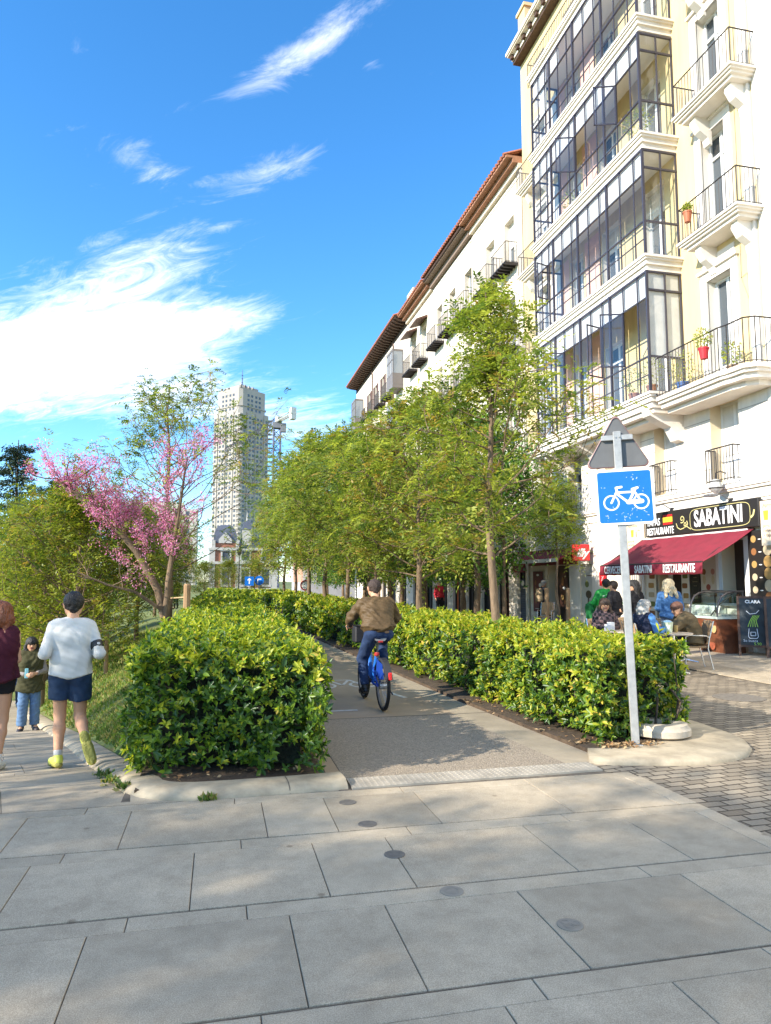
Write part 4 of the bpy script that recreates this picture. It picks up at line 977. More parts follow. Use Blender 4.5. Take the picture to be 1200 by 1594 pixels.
def small_lamps():
    for i, y in enumerate((15.35, 17.75)):
        mb = MB(); mb.tube([(FX - 0.03, y, 3.72), (FX - 0.28, y, 3.86), (FX - 0.5, y, 3.84)], 0.014, 6); mb.bbox(FX - 0.72, FX - 0.48, y - 0.13, y + 0.13, 3.80, 3.86, 0.012)
        L_ = mb.build('spot_lamp', mat('lamp_grey', (0.22, 0.22, 0.23), 0.4, metal=0.5))
        tag(L_, ('grey arm lamp above the white name on the black shop sign', 'grey arm lamp above the small flag on the black shop sign')[i], 'lamp', 'sign lamps over the restaurant')
        k = MB(); k.bbox(FX - 0.045, FX - 0.002, y - 0.07, y + 0.07, 3.66, 3.78, 0.008); k.build('lamp_base', M_BLACK, L_)
    L2 = empty('wall_lantern', (FX - 0.32, 15.5, 3.98), 0, 'grey glass wall lantern hanging below the right-hand stone window railing', 'lantern')
    m = MB(); m.lathe([(0.02, 0.30), (0.10, 0.27), (0.13, 0.22), (0.17, 0.05), (0.13, 0.0), (0.06, -0.06), (0.02, -0.10)], n=12); m.build('lantern_glass', mat('lantern_glass', (0.42, 0.42, 0.40), 0.15), L2)
    m = MB(); m.lathe([(0.175, 0.045), (0.18, 0.06), (0.175, 0.075)], n=12); m.lathe([(0.135, 0.215), (0.14, 0.23), (0.135, 0.245)], n=12); m.tube([(0, 0, 0.3), (0, 0, 0.44), (0.15, 0, 0.5), (0.31, 0, 0.45)], 0.015, 6)
    m.build('lantern_frame', M_IRON, L2)
small_lamps()

def banner(y, z0, z1, w, label, x):
    B = empty('hanging_banner', (0, 0, 0), 0, label, 'banner', 'cream beer-offer banners on the restaurant front')
    b = MB(); b.box(x - 0.006, x, y - w / 2, y + w / 2, z0, z1); b.build('banner_sheet', M_CREAMB, B)
    M = lambda yy, zz: street(yy, zz, x - 0.007)
    lettering('¡Aprovecha!', 0.13, M_TEXTB, B, M(y + w / 2 - 0.06, z1 - 0.12), align='LEFT', ext=0.001, xs=0.85)
    lettering('1', 0.22, M_TEXTB, B, M(y - 0.05, z1 - 0.40), ext=0.001, bold=0.01)
    lettering('Caña', 0.085, M_TEXTB, B, M(y - 0.16, z1 - 0.27), ext=0.001)
    lettering('Jarra de\ncerveza\n+ tapa', 0.11, M_TEXTB, B, M(y + w / 2 - 0.06, z1 - 0.70), align='LEFT', ext=0.001)
    lettering('3', 0.2, M_TEXTB, B, M(y - 0.12, z0 + 0.10), ext=0.001, bold=0.01)
    g = MB(); g.prism([(-(y + 0.22), z1 - 0.46), (-(y + 0.10), z1 - 0.46), (-(y + 0.08), z1 - 0.24), (-(y + 0.24), z1 - 0.24)], 0, 0.002, 'XY', 0, street(0, 0, x - 0.007)); g.build('beer_picture', M_YEL, B)
    r = MB(); r.tube([(x, y - w / 2 - 0.02, z1), (x, y + w / 2 + 0.02, z1)], 0.012, 6); r.tube([(FX, y - w / 2, z1 + 0.03), (x, y - w / 2, z1 + 0.01)], 0.01, 5); r.build('banner_rod', M_BLACK, B)
banner(13.72, 2.52, 3.56, 0.66, 'cream beer banner by the end of the black name sign, cut by the picture edge', 12.2)
banner(19.55, 2.56, 3.52, 0.95, 'cream beer banner half hidden behind the galvanised pole of the bicycle sign', FX - 0.06)

def board(name, label, cat, y0, y1, z0, z1, ma, items=(), x=FX - 0.06, group=None, frame=None, words=()):
    """flat panel fixed to the front, with printed pictures: (y, z, ry, rz, material)"""
    B = empty(name, (0, 0, 0), 0, label, cat, group)
    b = MB(); b.box(x - 0.012, x, y0, y1, z0, z1); b.build('panel', ma, B)
    if items:
        mats = []; mb = MB()
        for (y, z, ry, rz, m_) in items:
            if m_ not in mats: mats.append(m_)
            pw = 0.35 if name == 'menu_panel' else 1.0; sg = lambda v: math.copysign(abs(v) ** pw, v); pr = [(-(y + ry * sg(math.cos(2 * math.pi * k / 16))), z + rz * sg(math.sin(2 * math.pi * k / 16))) for k in range(16)]
            mb.prism(pr, 0.0005, 0.003 + 0.0004 * (len(mb.f) % 5), 'XY', mats.index(m_), street(0, 0, x - 0.013))
        mb.build('printed_pictures', mats, B)
    if frame:
        f = MB()
        for a, b_, c, d in ((y0 - 0.03, y0, z0 - 0.03, z1 + 0.03), (y1, y1 + 0.03, z0 - 0.03, z1 + 0.03), (y0, y1, z0 - 0.03, z0), (y0, y1, z1, z1 + 0.03)): f.box(x - 0.02, x + 0.004, a, b_, c, d)
        f.build('panel_frame', frame, B)
    for (t, s, y, z, m_) in words: lettering(t, s, m_, B, street(y, z, x - 0.0145), ext=0.001, xs=0.8)
    return B
rb = random.Random(3)
M_MENU = mat('menu_white', (0.74, 0.72, 0.66), 0.6)
board('menu_panel', 'tall white menu panel with food photos left of the dark doorway', 'menu', 18.56, 19.02, 0.25, 2.05, M_MENU,
      [(18.79 + rb.uniform(-0.05, 0.05), 0.5 + 0.27 * k, 0.14, 0.075, M_FOOD[k % 4]) for k in range(6)])
board('menu_panel', 'tall white menu panel with food photos right of the dark doorway', 'menu', 17.05, 17.38, 0.3, 2.2, M_MENU,
      [(17.215 + rb.uniform(-0.03, 0.03), 0.5 + 0.27 * k, 0.11, 0.07, M_FOOD[(k + 1) % 4]) for k in range(6)])
board('menu_panel', 'narrow black chalk menu between the food photos and the ice-cream poster', 'menu', 16.6, 17.0, 1.12, 2.25, M_SIGNBLK,
      [(16.8, 1.3, 0.09, 0.06, M_FOOD[3])], words=(('MENU', 0.1, 16.8, 2.1, M_LETTER), ('~ ~ ~\n~ ~\n~ ~ ~\n~ ~', 0.11, 16.8, 1.75, M_FOOD[3])))
board('poster', 'pale ice-cream poster with four cones above the white counter', 'poster', 15.95, 16.56, 1.22, 2.75, mat('poster_grey', (0.55, 0.50, 0.42), 0.6),
      [(16.42, 1.95, 0.075, 0.08, M_FOOD[1]), (16.08, 1.95, 0.075, 0.08, mat('pink_scoop', (0.40, 0.2, 0.16), 0.6)), (16.27, 1.55, 0.085, 0.08, mat('berry_scoop', (0.28, 0.07, 0.05), 0.6)), (16.42, 1.74, 0.06, 0.12, M_FOOD[3]), (16.08, 1.74, 0.06, 0.12, M_FOOD[3]), (16.0, 1.36, 0.06, 0.06, M_FOOD[0])])
o = board('white_counter', 'plain white counter panel with a round black sticker behind the seated diner', 'counter', 15.93, 17.03, 0.03, 1.08, M_WHITE, [(16.05, 0.42, 0.13, 0.13, M_BLACK)], x=FX - 0.10)
board('food_board', 'tall black food board with golden dishes at the picture edge', 'menu board', 13.55, 14.70, 1.05, 2.9, M_SIGNBLK,
      [(14.52, 2.70 - 0.3 * k, 0.085, 0.085, M_FOOD[(0, 1, 0, 3, 3, 2)[k]]) for k in range(6)] + [(14.08, 2.72 - 0.28 * k, 0.14, 0.14, M_FOOD[(0, 3, 0, 0, 3, 1)[k]]) for k in range(6)] + [(14.32, 2.69 - 0.3 * k, 0.05, 0.012, M_LETTER) for k in range(6)], x=FX - 0.12)
# goods seen in the dark serving window
for k in range(9):
    mb = MB(); y = 14.98 + k * 0.09; h = rb.uniform(0.12, 0.24)
    mb.lathe([(0.03, 0), (0.034, 0.01), (0.034, h * 0.62), (0.014, h * 0.8), (0.014, h)], n=8)
    tag(mb.build('bottle', M_FOOD[k % 4] if k % 3 else mat('bottle_green', (0.04, 0.12, 0.07), 0.2), loc=(FX + 0.12, y, 1.16)), 'small bottle on the sill of the serving window', 'bottle', 'bottles on the serving window sill')

def display_case():
    D = empty('ice_cream_case', (11.72, 15.08, 0.02), 0, 'curved-glass ice-cream display case with a brown illustrated base', 'display case')
    L = 0.98; prof = [(-0.15, 0.0), (-0.18, 0.05), (-0.27, 0.35), (-0.36, 0.72), (-0.37, 0.80)]     # x outwards (to the street), z
    brown = mat('brown_print', (0.16, 0.05, 0.022), 0.35, var=0.35, scale=5)
    b = MB(); pr = [(x, z) for x, z in prof] + [(0.36, 0.80), (0.36, 0.0)]
    b.prism(pr, -L / 2, L / 2, 'XZ'); b.build('base', mat('case_brown', (0.16, 0.052, 0.024), 0.35, var=0.3, scale=4), D)
    t = MB(); t.box(-0.385, 0.37, -L / 2 - 0.01, L / 2 + 0.01, 0.802, 0.86); t.box(-0.2, 0.3, -L / 2 + 0.04, L / 2 - 0.04, 0.862, 0.90, 1)
    t.build('counter_rim', [mat('rim_teal', (0.40, 0.47, 0.44), 0.4), mat('ice_cream_tubs', (0.55, 0.5, 0.45), 0.6, var=0.6, scale=14)], D)
    arc = [(-0.375, 0.86), (-0.37, 1.02), (-0.33, 1.18), (-0.24, 1.32), (-0.10, 1.40), (0.06, 1.42)]
    g = MB(); g.loft([[(x, y, z) for x, z in arc] for y in (-L / 2 + 0.02, L / 2 - 0.02)], cap=False, closed=False)
    for y in (-L / 2 + 0.015, L / 2 - 0.015): g.add([(x, y, z) for x, z in arc] + [(0.34, y, 1.42), (0.34, y, 0.86)], [tuple(range(len(arc) + 2))])
    g.build('curved_glass', glass_mat('case_glass', (0.8, 0.9, 0.88), 1.6), D)
    f = MB()
    for y in (-L / 2, L / 2): f.tube([(x, y, z) for x, z in arc], 0.022, 6)
    f.box(0.0, 0.36, -L / 2 - 0.02, L / 2 + 0.02, 1.425, 1.465); f.tube([(0.1, -L / 2, 1.42), (-0.05, -L / 2 + 0.3, 1.15), (-0.3, -L / 2 + 0.32, 0.87)], 0.018, 6)
    for y in (-L / 2, L / 2): f.box(0.33, 0.36, y - 0.012, y + 0.012, 0.86, 1.42)
    f.build('case_frame', mat('case_frame_grey', (0.10, 0.09, 0.09), 0.35, metal=0.5), D)
    d = MB()
    for y, z, ry, rz, mi in ((0.05, 0.62, 0.05, 0.11, 0), (-0.12, 0.60, 0.05, 0.10, 1), (-0.3, 0.58, 0.09, 0.11, 0), (-0.1, 0.18, 0.10, 0.12, 1)):
        xx = interp(z, [(p[1], p[0]) for p in prof]) - 0.012
        d.prism([(-y + ry * math.cos(2 * math.pi * k / 12), z + rz * math.sin(2 * math.pi * k / 12)) for k in range(12)], 0, 0.004, 'XY', mi, Matrix.Translation((xx + 0.0, 0, 0)) @ Matrix.Shear('XZ', 4, (0, 0)) @ FACE_STREET)
    d.build('cone_pictures', [mat('cone_tan', (0.5, 0.33, 0.15), 0.5), mat('cone_red', (0.30, 0.08, 0.04), 0.5)], D)
display_case()

def chalkboard(x, y, rz, label, words=True):
    B = empty('chalkboard', (x, y, 0.02), rz, label, 'chalkboard', 'chalkboards beside the ice-cream case')
    w, h, lean = 0.62, 1.36, 0.24
    for s in (1, -1):
        f = MB(); M = Matrix.Rotation(s * math.atan2(lean, h), 4, 'X') if s > 0 else Matrix.Rotation(-math.atan2(lean, h), 4, 'X')
        T = Matrix.Translation((0, -s * lean, 0)) @ Matrix.Rotation(-s * math.atan2(lean, h), 4, 'X')
        for a, b, c, d in ((-w / 2, -w / 2 + 0.05, 0, h), (w / 2 - 0.05, w / 2, 0, h), (-w / 2 + 0.05, w / 2 - 0.05, h - 0.05, h), (-w / 2 + 0.05, w / 2 - 0.05, 0.2, 0.25)): f.box(a, b, -0.015, 0.015, c, d, 0, T)
        fo = f.build('frame', M_WOODD, B)
        p = MB(); p.box(-w / 2 + 0.05, w / 2 - 0.05, -0.008, 0.008, 0.25, h - 0.05, 0, T); po = p.build('slate', mat('slate_board', (0.02, 0.03, 0.038), 0.7, var=0.4, scale=6), B)
        if s > 0 and words:
            A = T @ Matrix.Translation((0, -0.010, 0)) @ FACE_SOUTH
            lettering('CLARA', 0.10, M_LETTER, po, A @ Matrix.Translation((0.02, h - 0.13, 0)), ext=0.001, bold=0.003)
            k = MB()
            stroke(k, [(-0.08, 0.62), (-0.10, 0.44), (-0.07, 0.40), (0.07, 0.40), (0.10, 0.44), (0.08, 0.62)], 0.014, 0.002, 0, 0, A, dots=False)
            stroke(k, [(-0.05, 0.54), (-0.05, 0.46), (0.05, 0.46), (0.05, 0.54), (-0.05, 0.54)], 0.012, 0.002, 0, 0, A, dots=False)
            for q in range(5): stroke(k, [(-0.10 + 0.05 * q, 0.66), (-0.05 + 0.03 * q, 0.80), (0.02 + 0.03 * q, 0.92)], 0.013, 0.002, 0, 1, A, dots=False)
            stroke(k, [(-0.12, 1.02), (-0.05, 0.95), (0.08, 0.97), (0.14, 1.04)], 0.012, 0.002, 0, 0, A, dots=False)
            k.build('chalk_drawing', [mat('chalk_white', (0.6, 0.64, 0.7), 0.9), mat('chalk_green', (0.35, 0.6, 0.08), 0.9)], po)
            lettering('Se busca', 0.085, mat('chalk_white', (0.6, 0.64, 0.7), 0.9), po, A @ Matrix.Translation((-0.06, 0.345, 0)), ext=0.001)
            lettering('5,90', 0.09, mat('chalk_green', (0.35, 0.6, 0.08), 0.9), po, A @ Matrix.Translation((0.08, 0.275, 0)), ext=0.001)
chalkboard(11.93, 14.16, R_(-38), 'black A-board with a green chalk drawing of a beer glass')
chalkboard(12.2, 13.62, R_(-38), 'dark A-board at the very edge of the picture beside the food board', False)

# ---------------------------------------------------------------- cafe next door
def cafe():
    C = empty('cafe_fascia', (0, 0, 0), 0, 'dark red cafe fascia panel over a doorway between the trees', 'sign')
    b = MB(); b.box(FX - 0.1, FX - 0.002, 23.3, 27.3, 2.32, 2.92); b.build('fascia_panel', mat('maroon_panel', (0.17, 0.012, 0.02), 0.5, var=0.15), C)
    c = MB(); c.prism([(FX - 0.01, 2.9), (FX - 0.72, 2.52), (FX - 0.72, 2.44), (FX - 0.02, 2.8)], 23.4, 27.1, 'XZ'); c.build('canopy', M_RED, C)
    t = MB(); t.box(FX - 0.745, FX - 0.728, 23.4, 27.1, 2.4, 2.53); t.build('canopy_band', M_LETTER, C)
    I = empty('cafe_sign', (12.05, 22.25, 2.40), 0, 'red square projecting cafe sign with the white word illy', 'sign')
    m = MB(); m.bbox(-0.30, 0.30, -0.07, 0.07, 0, 0.56, 0.015); m.build('sign_box', mat('illy_red', (0.62, 0.012, 0.02), 0.35), I)
    for s in (1, -1):
        lettering('illy', 0.38, M_LETTER, I, Matrix.Rotation(0 if s > 0 else math.pi, 4, 'Z') @ place(FACE_SOUTH, (0, -0.072, 0.26)), shear=0.35, bold=0.014, xs=1.0)
    a = MB(); a.box(0.30, 0.46, -0.02, 0.02, 0.24, 0.30); a.build('bracket', M_IRON, I)
    O = empty('shop_sign', (0, 0, 0), 0, 'square maroon sign with a white oval emblem beyond the cafe', 'sign')
    m = MB(); m.bbox(FX - 0.14, FX - 0.04, 27.75, 29.0, 2.08, 2.96, 0.01); m.build('sign_board', mat('maroon_panel', (0.17, 0.012, 0.02), 0.5, var=0.15), O)
    e = MB(); X = FX - 0.143
    el = [(-28.38 + 0.45 * math.cos(2 * math.pi * k / 28), 2.62 + 0.17 * math.sin(2 * math.pi * k / 28)) for k in range(29)]
    stroke(e, el, 0.03, 0.004, 0, 0, street(0, 0, X), dots=False); stroke(e, [(-28.65, 2.60), (-28.5, 2.64), (-28.35, 2.60), (-28.2, 2.65), (-28.1, 2.61)], 0.07, 0.004, 0, 0, street(0, 0, X), dots=False)
    e.build('emblem', M_LETTER, O)
    r = MB(); r.lathe([(0.42, -0.04), (0.42, 0.04)], n=24); 
    R2 = MB(); R2.loft([[(FX - 0.75 + 0.40 * math.cos(2 * math.pi * k / 24), y, 3.18 + 0.19 * math.sin(2 * math.pi * k / 24)) for k in range(24)] for y in (27.45, 27.6)])
    o = R2.build('oval_sign', mat('dark_oval', (0.05, 0.02, 0.02), 0.4)); tag(o, 'dark oval projecting sign half hidden in leaves by the cafe', 'sign')
    e2 = MB(); stroke(e2, [(FX - 0.75 + 0.34 * math.cos(2 * math.pi * k / 24), 3.18 + 0.14 * math.sin(2 * math.pi * k / 24)) for k in range(25)], 0.03, 0.004, 0, 0, place(FACE_SOUTH, (0, 27.446, 0)), dots=False); e2.build('oval_border', M_LETTER, o)
    b2 = MB(); b2.box(FX - 0.4, FX, 27.5, 27.55, 3.1, 3.26); b2.build('bracket', M_IRON, o)
    board('poster', 'maroon drinks poster with rows of white cups beside the cafe door', 'poster', 26.08, 26.94, 0.5, 2.1, mat('maroon_poster', (0.13, 0.012, 0.025), 0.5),
          [(26.3, 0.95 + 0.3 * k, 0.12, 0.085, M_LETTER) for k in range(3)] + [(26.7, 0.9 + 0.25 * k, 0.07, 0.1, M_FOOD[1]) for k in range(4)] + [(26.5, 0.62, 0.3, 0.01, M_LETTER), (26.5, 1.95, 0.12, 0.04, M_LETTER)])
    board('poster', 'brown coffee poster right of the cafe doorway', 'poster', 24.1, 24.72, 0.75, 2.28, mat('coffee_brown', (0.06, 0.022, 0.014), 0.5),
          [(24.45, 1.7, 0.09, 0.16, M_FOOD[1]), (24.35, 1.45, 0.10, 0.06, M_LETTER), (24.5, 1.1, 0.12, 0.1, M_FOOD[0]), (24.3, 0.95, 0.08, 0.1, M_FOOD[1])], x=FX - 0.02)
    board('poster', 'pale window poster of dark coffee plants below the red square sign', 'poster', 22.36, 23.19, 0.5, 2.28, mat('poster_pale', (0.52, 0.5, 0.44), 0.5),
          [(22.8, 1.6, 0.14, 0.11, M_FOOD[2]), (22.7, 1.25, 0.2, 0.14, mat('leaf_print', (0.08, 0.06, 0.03), 0.6)), (22.72, 1.0, 0.06, 0.2, mat('leaf_print', (0.08, 0.06, 0.03), 0.6)), (22.6, 1.9, 0.2, 0.015, M_TEXTB)], x=FX + 0.06)
    board('sale_sticker', 'small red square sticker beside the awning end', 'sign', 21.35, 21.75, 1.55, 2.0, mat('illy_red', (0.62, 0.012, 0.02), 0.35), words=(('iY', 0.24, 21.55, 1.78, M_LETTER),))
    board('blue_shutter', 'navy ribbed roller shutter with a white notice at its top', 'shutter', 27.9, 28.64, 0.05, 1.78, mat('navy_shutter', (0.035, 0.05, 0.085), 0.5), [(28.27, 0.2 + 0.1 * k, 0.36, 0.014, mat('navy_rib', (0.07, 0.09, 0.14), 0.5)) for k in range(13)] + [(28.4, 1.62, 0.13, 0.12, M_LETTER)], x=FX + 0.14)
    d = MB(); d.box(FX + 0.2, FX + 0.24, 24.85, 25.7, 0.02, 2.25); 
cafe()

# ---------------------------------------------------------------- cafe furniture
M_WICKER = mat('tan_wicker', (0.42, 0.27, 0.14), 0.7, var=0.35, scale=40, bump=0.5, bscale=160)
M_TOP = mat('table_top', (0.62, 0.50, 0.38), 0.4, var=0.1, scale=5)
def make_chair():
    """aluminium bistro chair with a woven seat and back; faces +Y"""
    c = empty('bistro_chair', (0, 0, 0))
    s = MB(); s.bbox(-0.22, 0.22, -0.20, 0.22, 0.43, 0.465, 0.012); s.build('seat', M_WICKER, c)
    b = MB(); n = 8; rows = []
    for k in range(6):
        z = 0.50 + 0.42 * k / 5; y = -0.21 - 0.10 * (k / 5)
        rows.append([(-0.22 + 0.44 * i / n, y - 0.04 * math.sin(math.pi * i / n), z + (0.03 * math.sin(math.pi * i / n) if k == 5 else 0)) for i in range(n + 1)])
    V = [p for r in rows for p in r]; F = [(k * (n + 1) + i, k * (n + 1) + i + 1, (k + 1) * (n + 1) + i + 1, (k + 1) * (n + 1) + i) for k in range(5) for i in range(n)]
    bo = b.add(V, F).build('backrest', M_WICKER, c, smooth=True); md = bo.modifiers.new('thickness', 'SOLIDIFY'); md.thickness = 0.02
    for sx in (-1, 1):
        l = MB(); l.tube([(sx * 0.245, 0.22, 0.0), (sx * 0.24, 0.20, 0.64), (sx * 0.245, 0.14, 0.67), (sx * 0.25, -0.18, 0.66), (sx * 0.235, -0.235, 0.63)], 0.014, 6); l.build('front_leg', M_ALU, c, smooth=True)
        r = MB(); r.tube([(sx * 0.235, -0.30, 0.0), (sx * 0.23, -0.21, 0.42), (sx * 0.228, -0.24, 0.6), (sx * 0.225, -0.33, 0.94)], 0.015, 6); r.build('back_leg', M_ALU, c, smooth=True)
    return c
def make_table():
    t = empty('bistro_table', (0, 0, 0))
    m = MB(); m.lathe([(0.33, 0.715), (0.35, 0.722), (0.35, 0.738), (0.34, 0.745)], n=32); m.build('tabletop', M_TOP, t)
    m = MB(); m.tube([(0, 0, 0.03), (0, 0, 0.715)], 0.028, 8); m.build('column', M_ALU, t)
    m = MB()
    for k in range(4):
        a = k * math.pi / 2 + 0.5; m.tube([(0, 0, 0.06), (0.30 * math.cos(a), 0.30 * math.sin(a), 0.02)], [0.03, 0.016], 6)
    m.build('foot', M_ALU, t)
    return t
chair0 = make_chair(); chair_n = [0]
def put_chair(x, y, rz, label, z=0.0):
    c = chair0 if chair_n[0] == 0 else copy_tree(chair0); chair_n[0] += 1
    c.location = (x, y, z); c.rotation_euler = (0, 0, rz); tag(c, label, 'chair', 'bistro chairs of the restaurant terrace'); return c
table0 = make_table(); tab_n = [0]
def put_table(x, y, label, z=0.0):
    c = table0 if tab_n[0] == 0 else copy_tree(table0); tab_n[0] += 1
    c.location = (x, y, z); tag(c, label, 'table', 'small round tables of the restaurant terrace'); return c
put_table(7.62, 12.62, 'small round table in front of the woman in the checked coat')
put_table(8.30, 11.92, 'small round table with the ice bucket between the blue woman and the olive coat')
put_table(9.55, 13.35, 'small round table behind the ice bucket near the blonde woman', 0.02)
put_chair(9.02, 12.35, R_(72), 'bistro chair with bright aluminium legs holding the person in olive')
put_chair(7.62, 13.18, R_(178), 'bistro chair under the woman in the checked coat')
put_chair(7.74, 11.98, R_(-92), 'bistro chair under the grey-haired woman in blue')
put_chair(9.1, 13.6, R_(-60), 'empty wicker chair behind the ice-bucket table, at the blonde woman')
put_chair(11.2, 23.3, R_(140), 'lone wicker chair by the tree stakes at the cafe door', 0.02)
put_chair(8.4, 13.3, R_(200), 'empty wicker chair behind the hedge beside the checked coat')
def table_things():
    def it(name, label, cat, prof, loc, ma, n=14, group=None):
        m = MB(); m.lathe(prof, n=n); return tag(m.build(name, ma, loc=loc, smooth=True), label, cat, group)
    B = empty('ice_bucket', (8.17, 11.90, 0.746), 0, 'pale patterned ice bucket on the table before the grey-haired woman', 'bucket')
    m = MB(); m.lathe([(0.07, 0), (0.085, 0.01), (0.105, 0.2), (0.10, 0.2), (0.08, 0.02)], n=16); m.build('bucket_body', mat('bucket_white', (0.7, 0.72, 0.62), 0.4, var=0.4, scale=16, col2=(0.35, 0.45, 0.2)), B, smooth=True)
    m = MB(); m.sphere((0, 0, 0.19), 0.09, 8, s=(1, 1, 0.55)); m.build('ice', mat('ice_blue', (0.3, 0.5, 0.65), 0.3), B)
    it('drinking_glass', 'beer glass beside the ice bucket', 'glass', [(0.03, 0), (0.036, 0.02), (0.036, 0.13), (0.032, 0.13)], (8.42, 12.0, 0.746), mat('beer_glass', (0.45, 0.3, 0.1), 0.15))
    for k, (dx, dy) in enumerate(((-0.22, 0.05), (-0.12, 0.12))):
        m = MB(); m.bbox(-0.06, 0.06, -0.05, 0.05, 0, 0.16 if k else 0.12, 0.008)
        tag(m.build('napkin_holder', M_WHITE, loc=(7.62 + dx, 12.62 + dy, 0.746)), ('short white napkin box on the table of the checked coat', 'taller white napkin box on the table of the checked coat')[k], 'napkin box')
table_things()

# ---------------------------------------------------------------- the bicycle sign on its pole
def road_sign():
    P = empty('sign_post', (4.14, 6.66, 0.05), R_(-24), 'galvanised post with the blue bicycle sign and the back of a triangle above it', 'sign post')
    m = MB(); m.bbox(-0.040, 0.040, -0.022, 0.022, -0.05, 3.235, 0.006); m.build('pole', M_GALV, P)
    m = MB(); m.bbox(-0.07, 0.07, -0.05, 0.05, -0.04, 0.006, 0.004); m.build('foot_plate', M_GALV, P)
    P.rotation_euler = (0, R_(-1.6), R_(-24)); P.location = (4.16, 6.66, 0.05)
    def rsq(s, r, n=6):
        out = []
        for cx, cy, a in ((s - r, s - r, 0), (-s + r, s - r, 90), (-s + r, -s + r, 180), (s - r, -s + r, 270)):
            out += [(cx + r * math.cos(R_(a + 90 * k / n)), cy + r * math.sin(R_(a + 90 * k / n))) for k in range(n + 1)]
        return out
    A = place(FACE_SOUTH, (0.040, -0.028, 2.53)) @ Matrix.Rotation(R_(0.6), 4, 'Z')
    b = MB(); b.prism(rsq(0.292, 0.035), -0.004, 0.012, 'XY', 0, A); bo = b.build('sign_plate', mat('sign_white', (0.80, 0.80, 0.80), 0.35), P)
    f = MB(); f.prism(rsq(0.268, 0.025), 0.0122, 0.0136, 'XY', 0, A); 
    w = MB(); Z = 0.0138
    def ring(cx, cy, r):
        stroke(w, [(cx + r * math.cos(2 * math.pi * k / 32), cy + r * math.sin(2 * math.pi * k / 32)) for k in range(33)], 0.016, 0.0015, Z, 0, A, dots=False)
    ring(-0.140, -0.058, 0.074); ring(0.158, -0.058, 0.074)
    for k, (pts, wd) in enumerate((([(-0.140, -0.058), (-0.078, 0.062)], 0.022), ([(-0.078, 0.062), (-0.085, 0.098), (-0.03, 0.104)], 0.024), ([(-0.076, 0.047), (0.082, 0.047)], 0.022), ([(-0.075, 0.03), (0.022, -0.055)], 0.024),
                    ([(0.028, -0.058), (0.165, -0.054)], 0.046), ([(0.04, -0.05), (0.092, 0.05)], 0.026), ([(0.095, 0.05), (0.155, -0.05)], 0.022), ([(0.095, 0.05), (0.108, 0.078)], 0.022), ([(0.075, 0.074), (0.128, 0.088)], 0.026))):
        stroke(w, pts, wd, 0.0015, Z + 0.0003 * (k + 1), 0, A)
    w.build('bicycle_symbol', mat('sign_white', (0.80, 0.80, 0.80), 0.35), bo)
    rs = random.Random(8); s = f
    for cx, cy, n, sp in ((0.06, 0.19, 5, 0.05), (0.0, -0.22, 14, 0.05), (0.1, -0.13, 6, 0.05), (-0.2, 0.09, 3, 0.03), (-0.18, -0.2, 5, 0.05), (0.2, -0.2, 4, 0.05), (0.19, 0.1, 3, 0.05), (0.1, 0.2, 3, 0.05), (-0.1, -0.13, 2, 0.03)):
        for _ in range(n):
            x, y = cx + rs.gauss(0, sp * 0.6), cy + rs.gauss(0, sp * 0.6); a = rs.uniform(0, 3); l = rs.uniform(0.004, 0.022)
            if abs(x) < 0.255 and abs(y) < 0.255: stroke(s, [(x, y), (x + l * math.cos(a), y + l * math.sin(a))], rs.uniform(0.003, 0.009), 0.001, 0.0137, 1, A, dots=False)
    f.build('blue_field', [mat('sign_blue', (0.006, 0.135, 0.52), 0.35, var=0.08, scale=9), mat('scuff_grey', (0.40, 0.48, 0.58), 0.7)], bo)
    # triangle, seen from behind
    h = 0.60; sd_ = 0.66; T = place(FACE_SOUTH, (0.0, 0.03, 3.06)); r = 0.045
    ver = [(-sd_ / 2, -0.20), (sd_ / 2, -0.20), (0, 0.37)]
    def rtri(k):
        out = []
        for i, (vx, vy) in enumerate(ver):
            c = (0, -0.01); d = Vector((c[0] - vx, c[1] - vy)).normalized(); rc = r - k * 0.0; cc = Vector((vx, vy)) + d * (r * 1.9 + k)
            a0 = math.atan2(-d.y, -d.x)
            out += [(cc.x + rc * math.cos(a0 + R_(-60 + 20 * q)), cc.y + rc * math.sin(a0 + R_(-60 + 20 * q))) for q in range(7)]
        return out
    t = MB(); t.prism(rtri(0), -0.012, 0.0, 'XY', 0, T); to = t.build('triangle_plate', mat('sign_back_grey', (0.12, 0.12, 0.118), 0.5, var=0.12, scale=5), P)
    e = MB(); o1, o2 = rtri(-0.012), rtri(0.006)
    n = len(o1)
    for i in range(n):
        j = (i + 1) % n; e.add([tuple(T @ Vector(p)) for p in ((o1[i][0], o1[i][1], -0.018), (o1[j][0], o1[j][1], -0.018), (o2[j][0], o2[j][1], 0.010), (o2[i][0], o2[i][1], 0.010), (o1[i][0], o1[i][1], 0.004), (o1[j][0], o1[j][1], 0.004))], [(0, 1, 5, 4), (4, 5, 2, 3)])
    e.build('rolled_edge', mat('edge_red_grey', (0.22, 0.12, 0.115), 0.5), to)
    br = MB(); br.bbox(-0.16, 0.16, -0.024, 0.024, 3.14, 3.195, 0.004, 0, Matrix.Translation((0, 0.012, 0))); br.build('bracket', M_GALV, P); br = MB(); br.bbox(-0.22, 0.22, -0.012, 0.02, 2.42, 2.47, 0.004); br.build('bracket', M_GALV, P)
    bl = MB()
    for x in (-0.02, 0.02): bl.lathe([(0.008, 0), (0.008, 0.008)], n=6, M=place(FACE_SOUTH, (x, -0.026, 3.17)))
    bl.build('bolt', M_GALV, P)
